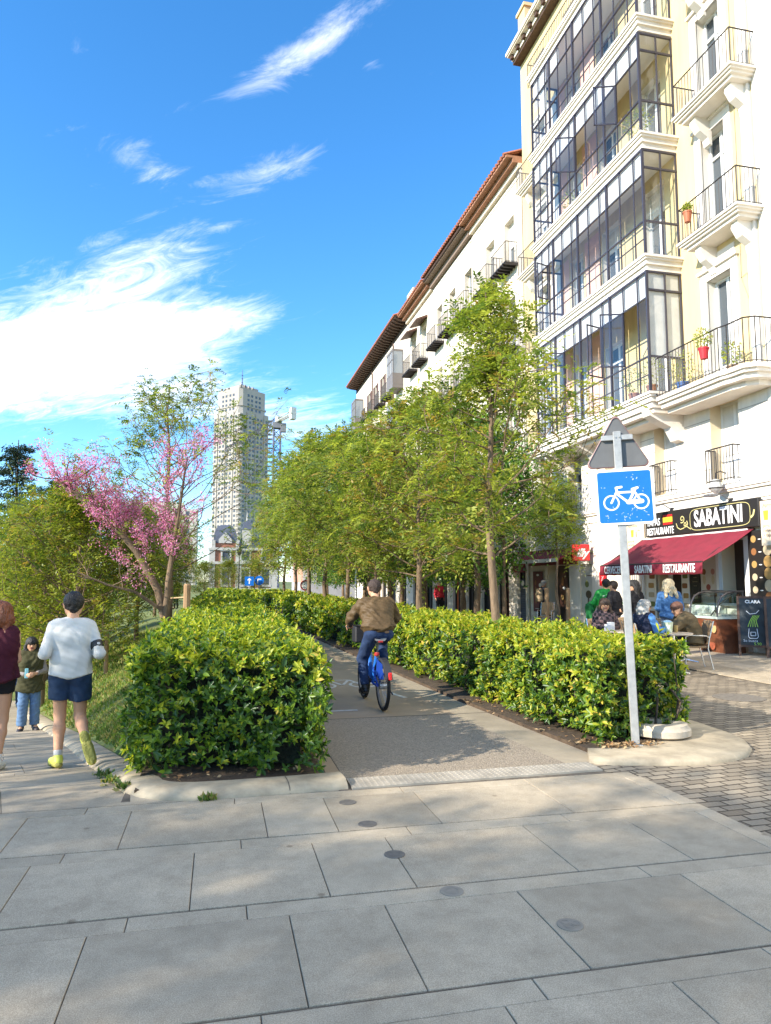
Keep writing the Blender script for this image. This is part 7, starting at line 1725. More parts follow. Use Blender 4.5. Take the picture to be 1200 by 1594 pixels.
def joggers():
    z = sidewalk_z(8.15)
    shirt = cloth('white_running_top', (0.54, 0.54, 0.515), var=0.05, bump=0.35, bscale=9)
    def band(c):
        P = c['P']; a = P['SR'] + (P['ER'] - P['SR']) * 0.56; b = P['SR'] + (P['ER'] - P['SR']) * 0.80
        sdf_object('armband', [(a, b, 0.068, 0.064, 0, 'ab')], [M_BLACK], c['root'], 0.009, 0.01)
        dots = MB()
        for i in range(5):
            for k in range(3): dots.box(-0.125 + 0.018 * k, -0.118 + 0.018 * k, -0.122 - 0.004 * k, -0.110, 0.885 + 0.028 * i + 0.01 * k, 0.897 + 0.028 * i + 0.01 * k)
        dots.build('vent_holes', M_BLACK, c['root'])
    J = dict(head=(0.0, 0.07, 1.60), neck=(0, 0.035, 1.455), SL=(-0.168, 0.02, 1.39), SR=(0.168, 0.035, 1.38), chest=(0, 0.02, 1.26), waist=(0, 0.0, 1.06), HL=(-0.09, 0, 0.91), HR=(0.09, -0.01, 0.90),
             EL=(-0.245, -0.10, 1.13), WL=(-0.20, 0.16, 1.15), ER=(0.265, -0.08, 1.11), WR=(0.21, 0.17, 1.10), KL=(-0.085, 0.06, 0.50), AL=(-0.085, -0.07, 0.09), TL=(-0.13, 0.09, 0.045),
             KR=(0.105, 0.06, 0.47), AR=(0.16, -0.30, 0.31), TR=(0.22, -0.37, 0.13), curlL=1.0, curlR=1.0, look=(-0.05, 1, 0.0), nL=(0.3, 0.2, -1), nR=(-0.3, 0.2, -1))
    lime = mat('lime_shoe', (0.62, 0.66, 0.10), 0.5, var=0.15, scale=20); sole = mat('olive_sole', (0.34, 0.32, 0.07), 0.7, var=0.2, scale=25, bump=0.6, bscale=60)
    person('runner seen from behind in a white long-sleeved top, navy shorts and lime shoes', (-1.50, 8.22, z + 0.005), HEAD_RUN, J, skin=M_SKIN, scale=1.035, hair=short_hair, hair_mat=HAIR_BLACK, h=0.009,
           clothes=(top('running_top', shirt, hem=1.08, t=0.013, sleeve=0.95, loose=0.004, h=0.009), trousers('shorts', cloth('navy_shorts', (0.016, 0.038, 0.085), 0.6, bump=0.5, bscale=12), to=0.58, t=0.017, thigh_only=True, wide=0.014, h=0.009), shoes(lime, sole, mat('grey_sock', (0.45, 0.45, 0.44), 0.8), h=0.008)), extra=band)
    J = dict(head=(0.03, 0.05, 1.585), neck=(0.01, 0.02, 1.44), EL=(-0.30, -0.08, 1.12), WL=(-0.2, 0.15, 1.12), ER=(0.20, 0.02, 1.11), WR=(0.13, 0.24, 1.12), KL=(-0.10, 0.02, 0.48), AL=(-0.12, -0.30, 0.32), TL=(-0.13, -0.36, 0.16),
             HR=(0.09, 0, 0.90), KR=(0.085, 0.05, 0.50), AR=(0.06, -0.08, 0.085), TR=(0.09, 0.08, 0.04), curlL=1.0, curlR=1.0, look=(0.1, 1, 0))
    person('runner at the left edge with long red hair, maroon sleeveless top and white trainers', (-2.25, 8.30, sidewalk_z(8.3) + 0.005), HEAD_RUN, J, female=True, hair=long_hair(0.27, 0.012, 0.018, False), hair_mat=HAIR_RED, h=0.009, scale=1.0,
           clothes=(top('sleeveless_top', cloth('maroon_top', (0.055, 0.008, 0.018), var=0.1), hem=1.0, t=0.02, sleeve=0.0, loose=0.022, collar=False), trousers('shorts', cloth('black_shorts', (0.010, 0.010, 0.012)), to=0.30, thigh_only=True, wide=0.01), shoes(mat('white_trainer', (0.72, 0.72, 0.70), 0.5), mat('trainer_sole', (0.6, 0.57, 0.5), 0.6), mat('white_sock', (0.7, 0.7, 0.68), 0.8), h=0.008)))
    # walkers coming up the path
    gilet = cloth('olive_gilet', (0.055, 0.052, 0.022), bump=0.9, bscale=10); knit = cloth('grey_sleeves', (0.24, 0.215, 0.20)); denim = cloth('blue_denim', (0.11, 0.19, 0.32), var=0.2)
    def vest(c):
        P = c['P']; q = []
        for s in 'LR':
            S_, E_, W_ = P['S' + s], P['E' + s], P['W' + s]; q += [(S_, E_, 0.062, 0.055, 0), (E_, E_ + (W_ - E_) * 0.9, 0.055, 0.042, 0, 'b')]
        sdf_object('sleeves', q, [knit], c['root'], 0.012, 0.03)
        p = MB(); p.bbox(0.03, 0.09, 0.20, 0.22, 0.98, 1.16, 0.006); p.build('phone', mat('pale_phone', (0.25, 0.55, 0.62), 0.4), c['root'])
    J = dict(EL=(-0.24, -0.02, 1.08), WL=(-0.10, 0.20, 1.06), ER=(0.24, -0.02, 1.08), WR=(0.06, 0.20, 1.04), curlL=1.2, curlR=1.2, hdL=(0.6, 0.6, 0), hdR=(-0.6, 0.6, 0), look=(-0.1, 1, -0.35), TL=(-0.15, 0.14, 0.03), KR=(0.1, 0.08, 0.49), AR=(0.11, 0.08, 0.085), TR=(0.14, 0.24, 0.03))
    y = 14.6; person('woman walking up the footpath in a dark olive long gilet and blue jeans, looking down', (-3.36, y, sidewalk_z(y) + 0.005), R_(180 + 12), J, female=True, hair=long_hair(0.36, 0.012, 0.012), hair_mat=HAIR_BLACK, scale=0.985,
           clothes=(trousers('jeans', denim, to=0.95, wide=0.02, flare=0.03), top('gilet', gilet, hem=2.1, t=0.03, sleeve=0.0, loose=0.018, collar=True), shoes(mat('dark_shoe', (0.03, 0.025, 0.03), 0.6), mat('dark_sole', (0.08, 0.05, 0.05), 0.7))), extra=vest)
    y = 25; person('distant person in a bright blue top behind the woman in the gilet', (-6.2, y, sidewalk_z(y) + 0.005), R_(190), dict(KR=(0.1, 0.1, 0.49), AR=(0.11, 0.12, 0.085), TR=(0.14, 0.28, 0.03)), hair=short_hair, hair_mat=HAIR_BROWN, h=0.016,
           clothes=(trousers('trousers', cloth('dark_blue_trousers', (0.03, 0.05, 0.11)), h=0.016), top('blue_top', cloth('bright_blue_top', (0.03, 0.12, 0.45)), hem=0.9, h=0.016), shoes(M_BLACK, h=0.012)))
    person('distant person in black standing at the far end of the left hedge', (-2.55, 46.5, 0.0), R_(150), {}, hair=short_hair, hair_mat=HAIR_BROWN, h=0.02, clothes=(trousers('trousers', cloth('black_trousers', (0.012, 0.012, 0.014)), h=0.02), top('black_jacket', cloth('black_jacket_cloth', (0.014, 0.014, 0.018)), h=0.02), shoes(M_BLACK, h=0.014)))
joggers()

def cyclist():
    # the bicycle: origin on the ground under the rear hub, heading +Y
    X, Y = 2.14, 9.31 + 0.0
    B = empty('bicycle', (X, Y + 0.02, 0.008), R_(2.0), 'blue and black hire bicycle ridden along the cycle path', 'bicycle')
    blue = mat('bike_blue', (0.02, 0.15, 0.55), 0.35); blue2 = mat('bike_deep_blue', (0.012, 0.05, 0.30), 0.35); rub = mat('tyre_rubber', (0.014, 0.013, 0.013), 0.8)
    R = 0.325; wb = 1.08
    for y in (0, wb):
        w = MB(); 
        rings = []
        for k in range(40):
            a = 2 * math.pi * k / 40; c, s = math.cos(a), math.sin(a)
            rings.append([(0.024 * math.cos(q), y + (R - 0.024 + 0.024 * math.sin(q)) * c, R + (R - 0.024 + 0.024 * math.sin(q)) * s) for q in [2 * math.pi * i / 8 for i in range(8)]])
        rings.append(rings[0]); w.loft(rings, cap=False); wo = w.build('wheel', rub, B, smooth=True)
        r = MB(); r.ring((0, 0, 0), R - 0.062, R - 0.046, -0.014, 0.014, 40, 0, Matrix.Translation((0, y, R)) @ Matrix.Rotation(R_(90), 4, 'Y')); r.build('rim', mat('rim_grey', (0.25, 0.25, 0.26), 0.35, metal=0.7), wo)
        sp = MB()
        for k in range(28):
            a = 2 * math.pi * k / 28; x = 0.028 if k % 2 else -0.028; sp.tube([(x, y + 0.02 * math.cos(a + 0.8), R + 0.02 * math.sin(a + 0.8)), (0, y + (R - 0.055) * math.cos(a), R + (R - 0.055) * math.sin(a))], 0.0018, 3, cap=False)
        sp.tube([(-0.05, y, R), (0.05, y, R)], 0.03 if y else 0.045, 10); sp.build('spokes', mat('spoke_steel', (0.5, 0.5, 0.5), 0.4, metal=0.8), wo)
    f = MB(); f.tube([(0, 0.90, 0.86), (0, 0.84, 0.72), (0, 0.62, 0.42), (0, 0.50, 0.33)], [0.045, 0.052, 0.055, 0.045], 10); f.tube([(0, 0.50, 0.33), (0, 0.36, 0.62), (0, 0.33, 0.70)], [0.04, 0.03, 0.026], 8)
    f.build('frame', blue, B, smooth=50)
    st = MB()
    for sx in (-1, 1): st.tube([(sx * 0.03, 0.48, 0.32), (sx * 0.075, 0.22, 0.325), (sx * 0.07, 0.0, 0.325)], 0.016, 6); st.tube([(sx * 0.03, 0.40, 0.52), (sx * 0.072, 0.12, 0.42), (sx * 0.07, 0.0, 0.335)], 0.013, 6)
    st.build('stays', blue2, B, smooth=50)
    fk = MB()
    for sx in (-1, 1): fk.tube([(sx * 0.055, wb, 0.325), (sx * 0.055, 0.98, 0.66)], 0.018, 6)
    fk.tube([(-0.06, 0.98, 0.67), (0.06, 0.98, 0.67)], 0.022, 6); fk.tube([(0, 0.98, 0.66), (0, 0.86, 1.02)], 0.024, 8); fk.build('fork', M_BLACK, B, smooth=50)
    hb = MB(); hb.tube([(-0.32, 0.68, 1.06), (-0.22, 0.78, 1.07), (-0.05, 0.86, 1.03), (0.05, 0.86, 1.03), (0.22, 0.78, 1.07), (0.32, 0.68, 1.06)], 0.014, 8); hb.build('handlebar', M_BLACK, B, smooth=50)
    for sx in (-1, 1): g = MB(); g.tube([(sx * 0.34, 0.66, 1.06), (sx * 0.25, 0.75, 1.068)], 0.019, 8); g.build('grip', rub, B, smooth=50)
    bk = MB(); bk.bbox(-0.15, 0.15, 1.0, 1.24, 0.80, 1.05, 0.02); bk.build('front_basket', mat('basket_black', (0.02, 0.02, 0.024), 0.5), B)
    pst = MB(); pst.tube([(0, 0.33, 0.66), (0, 0.27, 0.90)], 0.017, 8); pst.build('seat_post', mat('post_grey', (0.3, 0.3, 0.3), 0.3, metal=0.7), B)
    cl = MB(); cl.lathe([(0.03, 0), (0.036, 0.01), (0.036, 0.04), (0.03, 0.05)], (0, 0.325, 0.68), 10); cl.build('seat_clamp', mat('clamp_red', (0.4, 0.03, 0.03), 0.4), B)
    s = MB(); s.loft([[(x * wd, y, z + dz * (1 - abs(x)) ) for x in (-1, -0.6, 0, 0.6, 1)] + [(x * wd * 0.8, y, z - 0.04) for x in (0.8, 0, -0.8)] for y, wd, z, dz in ((0.12, 0.09, 0.935, 0.012), (0.16, 0.115, 0.945, 0.012), (0.24, 0.10, 0.945, 0.01), (0.34, 0.04, 0.945, 0.01), (0.42, 0.025, 0.94, 0.008))]); so = s.build('saddle', mat('saddle_grey', (0.22, 0.22, 0.22), 0.5), B, smooth=50)
    l2 = MB(); l2.bbox(-0.03, 0.03, 0.10, 0.13, 0.875, 0.90, 0.004); l2.build('saddle_reflector', mat('reflector_red', (0.35, 0.02, 0.02), 0.3), so)
    fd = MB(); rings = []
    for k in range(13):
        a = R_(20 + 130 * k / 12); c_, s_ = math.cos(a), math.sin(a); rings.append([(0.036, -c_ * 0.36 * -1 * -1, R + 0.36 * s_), (-0.036, -c_ * 0.36, R + 0.36 * s_), (-0.05, -c_ * 0.33, R + 0.33 * s_), (0.05, -c_ * 0.33, R + 0.33 * s_)])
    fd.loft(rings); fd.build('rear_mudguard', mat('guard_black', (0.03, 0.03, 0.035), 0.35), B, smooth=50)
    sk = MB()
    for sx in (-1, 1): sk.add([(sx * 0.052, 0.12, 0.66), (sx * 0.052, -0.16, 0.62), (sx * 0.056, -0.25, 0.44), (sx * 0.058, -0.02, 0.40), (sx * 0.055, 0.16, 0.46)], [(0, 1, 2, 3, 4)])
    sk.build('skirt_guard', blue2, B)
    lt = MB(); lt.bbox(-0.022, 0.022, -0.375, -0.35, 0.44, 0.535, 0.006); lt.build('rear_light', mat('tail_light_red', (0.7, 0.03, 0.03), 0.25), B)
    ck = MB(); ck.tube([(-0.06, 0.50, 0.33), (-0.09, 0.50, 0.33)], 0.02, 6); ck.tube([(-0.085, 0.50, 0.33), (-0.10, 0.50, 0.17)], 0.012, 5); ck.bbox(-0.19, -0.10, 0.45, 0.55, 0.155, 0.178, 0.004); ck.tube([(0.085, 0.50, 0.33), (0.10, 0.50, 0.49)], 0.012, 5); ck.bbox(0.10, 0.19, 0.45, 0.55, 0.485, 0.508, 0.004); ck.tube([(-0.06, 0.5, 0.33), (0.09, 0.5, 0.33)], 0.03, 8); ck.build('crank', M_BLACK, B)
    kick = MB(); kick.tube([(0.07, 0.05, 0.31), (0.14, 0.02, 0.20)], 0.010, 5); kick.build('kickstand', M_BLACK, B)
    jack = cloth('olive_jacket', (0.105, 0.066, 0.030), 0.6, bump=1.0, bscale=9, var=0.25); jeans = cloth('dark_denim', (0.022, 0.042, 0.10), var=0.25)
    J = dict(head=(0.0, 0.47, 1.585), neck=(0, 0.40, 1.455), SL=(-0.20, 0.36, 1.385), SR=(0.20, 0.36, 1.385), chest=(0, 0.33, 1.27), waist=(0, 0.25, 1.10), HL=(-0.095, 0.22, 0.985), HR=(0.095, 0.22, 0.985),
             EL=(-0.315, 0.50, 1.20), ER=(0.315, 0.48, 1.19), WL=(-0.325, 0.66, 1.10), WR=(0.325, 0.66, 1.10), KL=(-0.15, 0.54, 0.63), AL=(-0.14, 0.42, 0.255), TL=(-0.15, 0.56, 0.205), KR=(0.15, 0.66, 0.86), AR=(0.14, 0.42, 0.58), TR=(0.15, 0.56, 0.535),
             curlL=1.5, curlR=1.5, hdL=(0.35, 0.55, -0.25), hdR=(-0.35, 0.55, -0.25), nL=(0.1, 0, -1), nR=(-0.1, 0, -1), look=(0, 1, 0))
    def bits(c):
        q = MB(); q.tube([(-0.11, 0.10, 1.085), (0.0, 0.075, 1.08), (0.11, 0.10, 1.085)], 0.012, 5); 
        bt = MB(); bt.bbox(0.05, 0.11, 0.085, 0.10, 1.0, 1.03, 0.003); bt.build('pocket_label', mat('leather_tan', (0.25, 0.13, 0.06), 0.6), c['root'])
    person('cyclist seen from behind in a brown-olive jacket and dark jeans riding the blue bicycle', (X, Y + 0.02, 0.008), R_(2.0), J, hair=lambda c, m_: short_hair(c, m_, 0.004), hair_mat=mat('cropped_hair', (0.05, 0.03, 0.022), 0.7, bump=0.5, bscale=200), h=0.009,
           clothes=(trousers('jeans', jeans, to=0.93, wide=0.006, waist=0.3, h=0.009), top('jacket', jack, hem=0.62, t=0.018, sleeve=0.95, loose=0.022, puff=0.006, h=0.009), shoes(mat('black_boot', (0.012, 0.011, 0.011), 0.5), M_BLACK, boot=0.08, h=0.009)), extra=bits)
cyclist()

def terrace_people():
    SEAT = dict(HL=(-0.09, 0, 0.52), HR=(0.09, 0, 0.52), waist=(0, 0.0, 0.70), chest=(0, 0.01, 0.90), SL=(-0.175, 0.0, 1.03), SR=(0.175, 0, 1.03), neck=(0, 0.01, 1.085), head=(0, 0.03, 1.225), KL=(-0.11, 0.42, 0.52), KR=(0.11, 0.42, 0.52), AL=(-0.11, 0.38, 0.085), AR=(0.11, 0.38, 0.085), TL=(-0.12, 0.53, 0.03), TR=(0.12, 0.53, 0.03))
    def seat(**k): d = dict(SEAT); d.update(k); return d
    dk = cloth('dark_trousers', (0.02, 0.02, 0.026)); sh = shoes(M_BLACK, h=0.013)
    def plaid():
        ma = mat('checked_coat', (0.10, 0.075, 0.07), 0.9); nt = ma.node_tree; N = nt.nodes; L = nt.links
        g = N.new('ShaderNodeNewGeometry'); ck = N.new('ShaderNodeTexChecker'); ck.inputs['Scale'].default_value = 16; ck.inputs['Color1'].default_value = (0.16, 0.10, 0.10, 1); ck.inputs['Color2'].default_value = (0.02, 0.017, 0.02, 1)
        L.new(g.outputs['Position'], ck.inputs['Vector']); L.new(ck.outputs['Color'], N['Principled BSDF'].inputs['Base Color']); return ma
    H = 0.012
    person('seated woman with long dark hair in a checked coat, facing the street', (7.62, 13.18, 0), R_(176), seat(EL=(-0.24, 0.06, 0.80), WL=(-0.06, 0.26, 0.80), ER=(0.24, 0.06, 0.80), WR=(0.06, 0.27, 0.79), hdL=(0.8, 0.5, 0), hdR=(-0.8, 0.5, 0), curlL=1.2, curlR=1.2, look=(0.2, 1, -0.1)), female=True, hair=long_hair(0.26, 0.012, 0.012), hair_mat=HAIR_BROWN, h=H,
           clothes=(trousers('trousers', dk, h=H), top('checked_coat', plaid(), hem=1.2, t=0.022, loose=0.018, h=H), sh))
    def shades(c):
        hd = c['hd']; q = [(hd(-0.05, 0.088, 0.010), hd(-0.018, 0.100, 0.008), 0.017, 0.017, 0), (hd(0.05, 0.088, 0.010), hd(0.018, 0.100, 0.008), 0.017, 0.017, 0), (hd(-0.018, 0.10, 0.014), hd(0.018, 0.10, 0.014), 0.007, 0.007, 0)] + [(hd(s * 0.066, 0.075, 0.012), hd(s * 0.096, -0.01, 0.012), 0.006, 0.006, 0) for s in (-1, 1)]
        sdf_object('sunglasses', q, [mat('dark_lens', (0.012, 0.010, 0.010), 0.1)], c['root'], 0.006, 0.006)
    vestd = cloth('navy_gilet', (0.02, 0.025, 0.05), bump=0.8); sky = cloth('sky_blue_knit', (0.09, 0.24, 0.52))
    def gilet(c):
        top('gilet', vestd, hem=0.9, t=0.034, sleeve=0.0, loose=0.012, h=H)(c); shades(c)
    person('seated grey-haired woman in sunglasses, a blue jumper and a dark gilet', (7.74, 11.98, 0), R_(-82), seat(EL=(-0.24, 0.10, 0.80), WL=(-0.08, 0.36, 0.82), ER=(0.25, 0.10, 0.78), WR=(0.10, 0.38, 0.82), curlL=1.0, curlR=1.0, look=(0.35, 1, 0)), female=True, hair=long_hair(0.10, 0.012, 0.008), hair_mat=HAIR_GREY, h=H,
           clothes=(trousers('trousers', dk, h=H), top('jumper', sky, hem=1.0, t=0.02, loose=0.006, puff=0.012, h=H), sh), extra=gilet)
    oliv = cloth('olive_parka', (0.115, 0.085, 0.045), bump=0.9, bscale=9, var=0.2)
    def hood(c):
        hd = c['hd']; sdf_object('hood', [(hd(-0.09, -0.10, -0.15), hd(0.09, -0.10, -0.15), 0.06, 0.06, 0), (hd(-0.10, 0.02, -0.16), hd(-0.06, -0.1, -0.14), 0.045, 0.06, 0), (hd(0.10, 0.02, -0.16), hd(0.06, -0.1, -0.14), 0.045, 0.06, 0)], [oliv], c['root'], H, 0.03)
    person('person in an olive parka seated with their back to the street, slumped over the table', (9.02, 12.35, 0), R_(58), seat(head=(-0.14, 0.26, 1.12), neck=(-0.09, 0.18, 1.02), SL=(-0.24, 0.16, 0.94), SR=(0.12, 0.14, 0.99), chest=(-0.04, 0.08, 0.86), waist=(0, 0.0, 0.68), EL=(-0.36, 0.34, 0.78), WL=(-0.22, 0.52, 0.80), ER=(0.28, 0.30, 0.76), WR=(0.12, 0.48, 0.78), curlL=1.0, curlR=1.0, look=(-0.5, 1, -0.1)), scale=1.03, hair=short_hair, hair_mat=mat('auburn_hair', (0.12, 0.05, 0.03), 0.6, bump=0.6, bscale=90), h=H,
           clothes=(trousers('trousers', dk, h=H), top('parka', oliv, hem=1.25, t=0.032, loose=0.03, puff=0.016, h=H), sh), extra=hood)
    person('standing blonde woman in a denim-blue jacket looking towards the ice-cream case', (9.52, 13.75, 0.022), R_(-28), dict(look=(0.75, 0.7, 0.05), EL=(-0.24, 0.0, 1.10), WL=(-0.16, 0.2, 1.02), ER=(0.23, 0.0, 1.10), WR=(0.15, 0.2, 1.0)), female=True, hair=long_hair(0.24, 0.022, 0.02), hair_mat=HAIR_BLONDE, h=H,
           clothes=(trousers('trousers', cloth('grey_blue_jeans', (0.08, 0.11, 0.17)), h=H), top('denim_jacket', cloth('denim_jacket_cloth', (0.045, 0.12, 0.27), bump=0.6), hem=1.0, t=0.024, loose=0.012, h=H), sh), scale=1.0)
    person('standing woman with long black hair and a black coat behind the sign post', (9.15, 14.5, 0.022), R_(20), dict(look=(-0.9, 0.6, 0), EL=(-0.25, -0.02, 1.10), WL=(-0.2, 0.18, 1.05)), female=True, hair=long_hair(0.38, 0.018, 0.012), hair_mat=HAIR_BLACK, h=H, scale=0.99,
           clothes=(trousers('trousers', dk, h=H), top('coat', cloth('black_coat', (0.012, 0.011, 0.013)), hem=1.9, t=0.03, loose=0.03, puff=0.01, h=H), sh))
    person('person in a dark jacket next to the green jacket, mostly behind the sign pole', (9.38, 15.75, 0.022), R_(30), dict(EL=(-0.32, -0.05, 1.14), WL=(-0.2, 0.2, 1.2)), hair=short_hair, hair_mat=HAIR_BROWN, h=0.014, scale=0.98, clothes=(trousers('trousers', cloth('blue_trousers', (0.06, 0.08, 0.14)), h=0.014), top('jacket', cloth('charcoal_jacket', (0.025, 0.024, 0.028)), hem=1.0, loose=0.02, h=0.014), sh))
    green = cloth('green_sports_jacket', (0.015, 0.27, 0.045), 0.5, bump=0.6, bscale=8)
    def crest(c):
        m = MB(); stroke(m, [(-0.10, 0.0), (-0.03, 0.015), (0, 0.0), (0.03, 0.015), (0.10, 0.0)], 0.022, 0.003, 0, 0, place(FACE_SOUTH, (0, -0.150, 1.30)), dots=False); stroke(m, [(0.0, -0.02), (0.0, 0.035)], 0.03, 0.003, 0.0006, 0, place(FACE_SOUTH, (0, -0.150, 1.30)), dots=False); m.build('back_crest', M_LETTER, c['root'])
        cp = MB(); V = []; F = []
        for i in range(7):
            for k in range(9): V.append((-0.30 - 0.035 * i - 0.02 * math.sin(k * 1.4), -0.06 + 0.03 * math.sin(i * 1.2 + k * 0.8), 1.22 - 0.085 * k - 0.02 * i))
        for i in range(6):
            for k in range(8): F.append((i * 9 + k, i * 9 + k + 1, (i + 1) * 9 + k + 1, (i + 1) * 9 + k))
        o = cp.add(V, F).build('hanging_coat', cloth('dark_green_coat', (0.012, 0.13, 0.035), 0.5), c['root'], smooth=True); md = o.modifiers.new('thickness', 'SOLIDIFY'); md.thickness = 0.03
    person('standing man in a green sports jacket with a white emblem on the back', (9.5, 16.3, 0.022), R_(-26), dict(EL=(-0.30, 0.0, 1.13), WL=(-0.30, 0.16, 0.98), ER=(0.30, 0.0, 1.13), WR=(0.22, 0.2, 1.05)), hair=short_hair, hair_mat=HAIR_BLACK, h=H, scale=1.01,
           clothes=(trousers('trousers', cloth('green_trousers', (0.012, 0.10, 0.03)), h=H), top('sports_jacket', green, hem=0.95, t=0.02, loose=0.02, puff=0.008, h=H), sh), extra=crest)
    def pack(c):
        sdf_object('backpack', [(vv(-0.06, -0.20, 1.32), vv(-0.06, -0.20, 1.02), 0.10, 0.12, 0), (vv(0.06, -0.20, 1.32), vv(0.06, -0.20, 1.02), 0.10, 0.12, 0)], [cloth('beige_pack', (0.32, 0.24, 0.15))], c['root'], 0.016, 0.03)
    person('person with a beige backpack stepping through the dark cafe doorway', (12.0, 25.1, 0.022), R_(-80), dict(KR=(0.1, 0.16, 0.50), AR=(0.1, 0.18, 0.085), TR=(0.12, 0.34, 0.03), KL=(-0.1, -0.08, 0.5), AL=(-0.1, -0.26, 0.12), TL=(-0.11, -0.12, 0.03)), hair=short_hair, hair_mat=HAIR_GREY, h=0.015,
           clothes=(trousers('trousers', dk, h=0.015), top('black_top', cloth('black_top_cloth', (0.015, 0.016, 0.022)), h=0.015), shoes(M_BLACK, h=0.013)), extra=pack)
    person('distant person in red at a table under the dark trees by the shops', (10.4, 33.2, 0.022), R_(200), {}, hair=short_hair, hair_mat=HAIR_GREY, h=0.02, clothes=(trousers('trousers', dk, h=0.02), top('red_top', cloth('red_top_cloth', (0.5, 0.03, 0.05)), h=0.02), shoes(M_BLACK, h=0.014)))
terrace_people()
# ---------------------------------------------------------------- what closes the view
M_TW = mat('tower_stone', (0.35, 0.325, 0.29), 0.85, var=0.10, scale=0.15)
M_TWIN = mat('tower_glass', (0.075, 0.085, 0.105), 0.25, var=0.5, scale=0.6)
def tower():
    D = 520.0; X, Y = -0.2050 * 0.974 * D + 0.2266 * D, 0.974 * D + 0.205 * 0.2266 * D
    T = empty('tower_block', (X, Y, 0), R_(41), 'tall pale stone tower block with a stepped top and antennas far behind the villa', 'tower')
    s = 15.2; H1, H2 = 124.0, 141.0
    w = MB()
    def plan(a, c): return [(-a + c, -a), (a - c, -a), (a, -a + c), (a, a - c), (a - c, a), (-a + c, a), (-a, a - c), (-a, -a + c)]
    w.prism(plan(s, 2.5), 0, H1, 'XY'); w.prism(plan(s * 0.86, 2.2), H1, H2, 'XY'); w.prism(plan(s * 0.9, 2.2), H1 + 3.6, H1 + 4.4, 'XY'); w.prism(plan(s * 0.62, 2), H2, H2 + 3.0, 'XY')
    for sgn in (-1, 1):                 # projecting bays and piers
        for u in (-0.55, 0.0, 0.55):
            w.box(u * s - 0.5, u * s + 0.5, sgn * s - 0.6, sgn * s + 0.6, 0, H1 - 1); w.box(sgn * s - 0.6, sgn * s + 0.6, u * s - 0.5, u * s + 0.5, 0, H1 - 1)
    bal = w
    for k in range(34):
        z = 8 + k * 3.4
        for sx, sy in ((1, -1), (-1, -1), (1, 1)):
            bal.box(sx * (s - 0.4) - 1.4, sx * (s - 0.4) + 1.4, sy * (s - 0.4) - 1.4, sy * (s - 0.4) + 1.4, z, z + 0.9)
    w.build('wall', M_TW, T)
    pr = MB(); pr.box(-0.9, 0.9, -0.12, 0.12, 0, 1.7); base = None; n = 0; rest = MB()
    for k in range(38, -1, -1):
        z = 6.2 + k * 3.4; up = z > H1 - 3
        a = s * 0.86 if up else s
        for face in (0, 1):
            for u in (-0.78, -0.40, -0.15, 0.15, 0.40, 0.78):
                if up and abs(u) > 0.7: continue
                loc = (u * s * 0.92, -a - 0.02, z) if face == 0 else (-a - 0.02, u * s * 0.92, z); rz = 0 if face == 0 else R_(90)
                if n < 96:
                    if base is None: base = pr.build('window', M_TWIN, T); o = base
                    else: o = base.copy(); COL.objects.link(o); o.parent = T
                    o.location = loc; o.rotation_euler = (0, 0, rz); n += 1
                else: rest.box(-0.9, 0.9, -0.12, 0.12, 0, 1.7, 0, Matrix.Translation(loc) @ Matrix.Rotation(rz, 4, 'Z'))
    r = rest.build('lower_windows', M_TWIN, T); r['kind'] = 'stuff'
    cr = MB()
    rr = random.Random(2)
    for k in range(26):
        a = k / 26 * 8; side = int(a) % 4; t = (a % 2) - 1; q = s * 0.8
        p = [(t * q, -q), (q, t * q), (t * q, q), (-q, t * q)][side]; cr.box(p[0] - 0.6, p[0] + 0.6, p[1] - 0.6, p[1] + 0.6, H2, H2 + rr.uniform(0.8, 2.4))
    cr.build('parapet', M_TW, T)
    an = MB(); an.tube([(0, 0, H2 + 3), (0, 0, H2 + 18)], [0.6, 0.15], 6); an.lathe([(1.0, 0), (2.6, 1.5), (1.2, 3.0)], (0, 0, H2 + 3.5), 10); 
    for z in (8, 11, 13.5): an.box(-0.9, 0.9, -0.15, 0.15, H2 + z, H2 + z + 0.4)
    an.tube([(7, 4, H2), (7, 4, H2 + 9)], [0.5, 0.3], 5); an.build('antenna', mat('antenna_blue', (0.10, 0.13, 0.25), 0.5), T)
tower()
